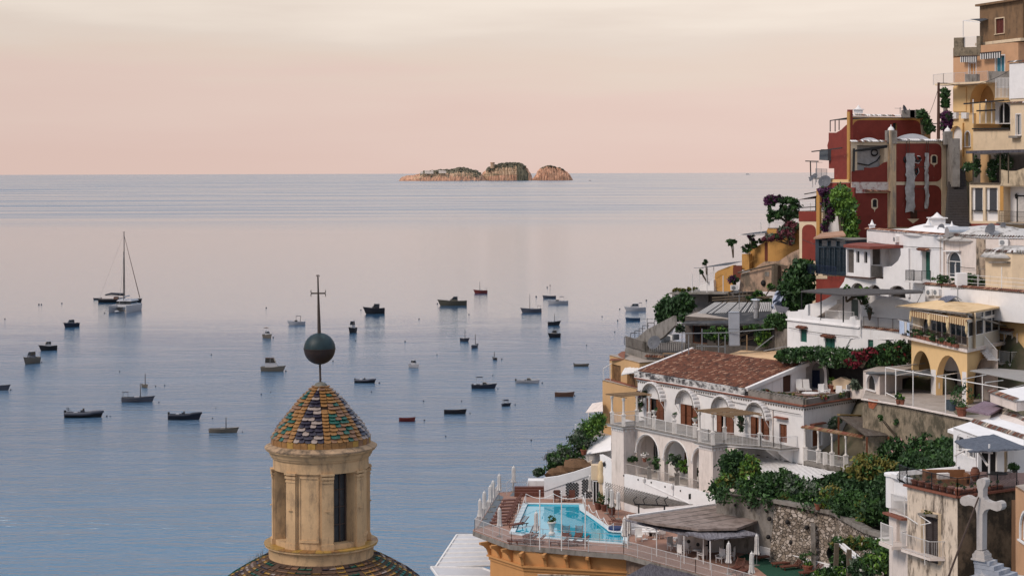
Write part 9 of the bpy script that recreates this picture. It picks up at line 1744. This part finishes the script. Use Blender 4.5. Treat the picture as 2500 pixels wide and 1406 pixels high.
t=thing('stone_pier','cream block pier with agave at the right end of the roof terrace','pier',tuple(P(*R4(705,1010),163)));g=FP(2075,165,2108,163);pan(t,g,R4,rc(650,925,765,1010),pinkish,'block',1.5);pl('agave','grey green agave on the cream pier','plant',R4,164,[(710,885,45,28)],160,.45,(4,));ZT=39.15
for i,(x,y,a)in enumerate(((200,945,60),(265,948,60))):
 t=local(thing('deck_chair','white cushioned deck chair on the villa roof terrace, '+['left','right'][i],'deck chair',tuple(P(*R4(x,y+10),z=ZT)),D2(a+30),group='white deck chairs'));m=MB();m.box((0,0,.35),(1.3,.6,.12));m.done('seat',fabric_w,t);m=MB();m.bar((.6,0,.35),(1.05,0,1.15),.6,.1);m.done('backrest',fabric_w,t)
 for q in(-.5,.5):
  for w in(-.25,.25):m=MB();m.bar((q,w,0),(q,w,.32),.05);m.done('leg',whitem,t)
for i,(x,y)in enumerate(((395,990),(440,985),(560,1000),(610,990))):wchair(P(*R4(x,y),z=ZT),i*1.3,'white garden chair on the villa roof terrace, %s from the left'%ords[i],whitem,'white garden chairs on the villa roof','chair',.8)
table(P(*R4(290,1000),z=ZT),'long low white table before the deck chairs',.8,whitem,.45);table(P(*R4(600,1000),z=ZT),'white round table at the right of the villa roof terrace',.5)
pot(*R4(487,945),z=ZT,s=.4,label='large terracotta pot with green plant beside the arched porch',seed=8,tall=.8);pot(*R4(1658,1175),z=ZC+.02,s=.5,label='big potted leafy bush at the courtyard edge',seed=9,tall=1.9,mix=(0,1));pot(*R4(1085,1060),z=ZC+.1,s=.26,label='terracotta pot on the courtyard wall, left one',seed=10,tall=.5);pot(*R4(1120,1062),z=ZC+.1,s=.24,label='terracotta pot on the courtyard wall, right one',seed=11,tall=.5);pot(*R7(1335,745),z=ZG+.15,s=.32,label='square orange planter on the rubble wall coping',seed=12,tall=.4)
for i,(x,y)in enumerate(((1545,1110),(1575,1120))):p=P(*R4(x,y),z=ZC);m=MB();m.lathe([(.3,0),(.36,.8),(.3,.8),(.25,.1)],tuple(p),12);tag(m.done('bucket',mat('blue_grey_bin',(.05,.07,.09),.5)),'dark blue bucket in the courtyard, '+['left','right'][i],'bucket','courtyard buckets')
for i,(x,y,Y,lab)in enumerate(((2004,640,164,'dark satellite dish on the cream domed house roof'),(1578,630,172,'small dark dish on the white house roof'),(2110,605,166,'grey dish behind the white dome'))):dish(*R2(x,y),Y,1.8-.4*i,lab,-60,20)
pl('shrub','trailing weeds growing on the stained courtyard wall','shrub',R4,150,[(1100,1230,35,50),(1200,1300,60,30),(1330,1280,50,40),(920,1180,25,25),(1440,1360,60,30)],900,.15,(0,1),ry=.4)
pl('small_tree','little round clipped tree by the shuttered window of the veranda house','tree',R8,111,[(1465,480,38,38)],500,.1,(1,0),trunk=tuple(P(*R8(1465,600),111)));pl('climber','thin climbing plant at the left corner of the veranda house','vine',R8,107,[(960,480,22,60)],260,.09,(0,1))
gc=[]
for px,Y in((1800,156),(1880,154),(1960,152),(2040,149.5),(2110,144),(2160,141),(2010,155),(2090,152),(2160,148),(2230,145),(2280,139),(2330,134),(2200,139)):q=P(px,HZ,Y);gc.append((q.x,q.y,max(32.2,ground(q.x,q.y)-.8),3.4,3.0,1.1))
o=foliage('ground_cover',None,gc,14000,.2,(1,1,0),seed=77);tag(o,'dark green ground cover under the garden shrubs',kind='stuff')
gc=[]
for px,Y in((1930,190),(1850,206),(1700,204),(1480,190),(1440,196),(2130,166),(2080,165),(1640,202)):q=P(px,HZ,Y);gc.append((q.x,q.y,ground(q.x,q.y)-1.2,4,4,1.2))
for x0,x1,y0 in((1381,1424,750),(1663,1700,770)):patch(YA.t,YA.f[0],R4,[(x0,1085),(x1,1085),(x1,y0),(x0,y0-4)],white,'white_pier',.02)
for i,(R,x,y0,y1,Y,lab)in enumerate(((R4,1622,110,10,158,'spidery antenna on the pale yellow roof by the solar panel'),(R2,505,230,50,200,'tall antenna mast with cross bar left of the red wing'),(RA,850,150,88,214,'thin antenna beside the dish on the red house roof'),(R2,1190,700,640,178,'small antenna on the eaves of the large white house'),(R3,508,870,690,203,'dark mast on the grey roof terrace'),(R3,1385,630,470,197,'tall pole rising behind the steel duct'),(R2,1965,1080,960,160,'white pole antenna in the planted roof terrace'))):
 a,b=P(*R(x,y0),Y),P(*R(x,y1),Y);t=thing('antenna',lab,'antenna',tuple(a),group='roof antennas');m=MB();m.tube([a,b],.045,5);m.done('mast',greym,t);m=MB()
 for k in range(5):q=b+Vector((.25*k-.5,.1*k,-.12));m.bar(q-Vector((0,.3,0)),q+Vector((0,.3,0)),.025)
 m.bar(b+Vector((-.7,-.2,-.12)),b+Vector((.7,.3,-.12)),.04);m.done('cross_bars',greym,t)
for i,(a,b,Ya,Yb,sg,lab)in enumerate((((2312,204),(2466,172),212,204,.8,'sagging cable from the telegraph pole to the white block'),((2291,215),(2256,300),208,212,.5,'cable from the telegraph pole down to the red house roof'),((1960,585),(2068,600),196,181,.4,'cable between red tower and white loggia wing'),((2120,590),(2300,606),183.5,166.9,.15,'thin cable along the upper white house wall'),((2310,640),(2380,655),166.3,162.9,.15,'thin cable across the cream domed house'),((1925,800),(2095,822),178.9,169.9,.12,'thin cable along the wall above the green shutters'),((1700,960),(1955,1012),173.5,160,.1,'thin cable under the villa cornice'),((2226,760),(2256,700),161,165,.2,'cable between yellow veranda and white parapet'))):
 p,q=P(*a,Ya),P(*b,Yb);m=MB();m.tube([p.lerp(q,k/10)-Vector((0,0,sg*4*(k/10)*(1-k/10)))for k in range(11)],.028,4);tag(m.done('cable',blackm),lab,'cable','overhead cables')
m=MB()
for f_,x,y0,y1,R in((W1.f[0],1572,700,1040,R2),(DH.f[0],1600,700,1050,R2),(vf,1540,560,900,R5),(YB.f[0],2165,420,640,R4)):
 m=MB();m.tube([f_.wp(*R(x,y0),.08),f_.wp(*R(x,y1),.08)],.055,6);tag(m.done('drain_pipe',pinkish),{1572:'pale drain pipe at the right corner of the upper white house',1600:'pale drain pipe at the left edge of the cream domed house',1540:'thin pale pipe on the villa front right of its last arch hood',2165:'pipe on the tall yellow wall right of the small canopy'}[x],'pipe')
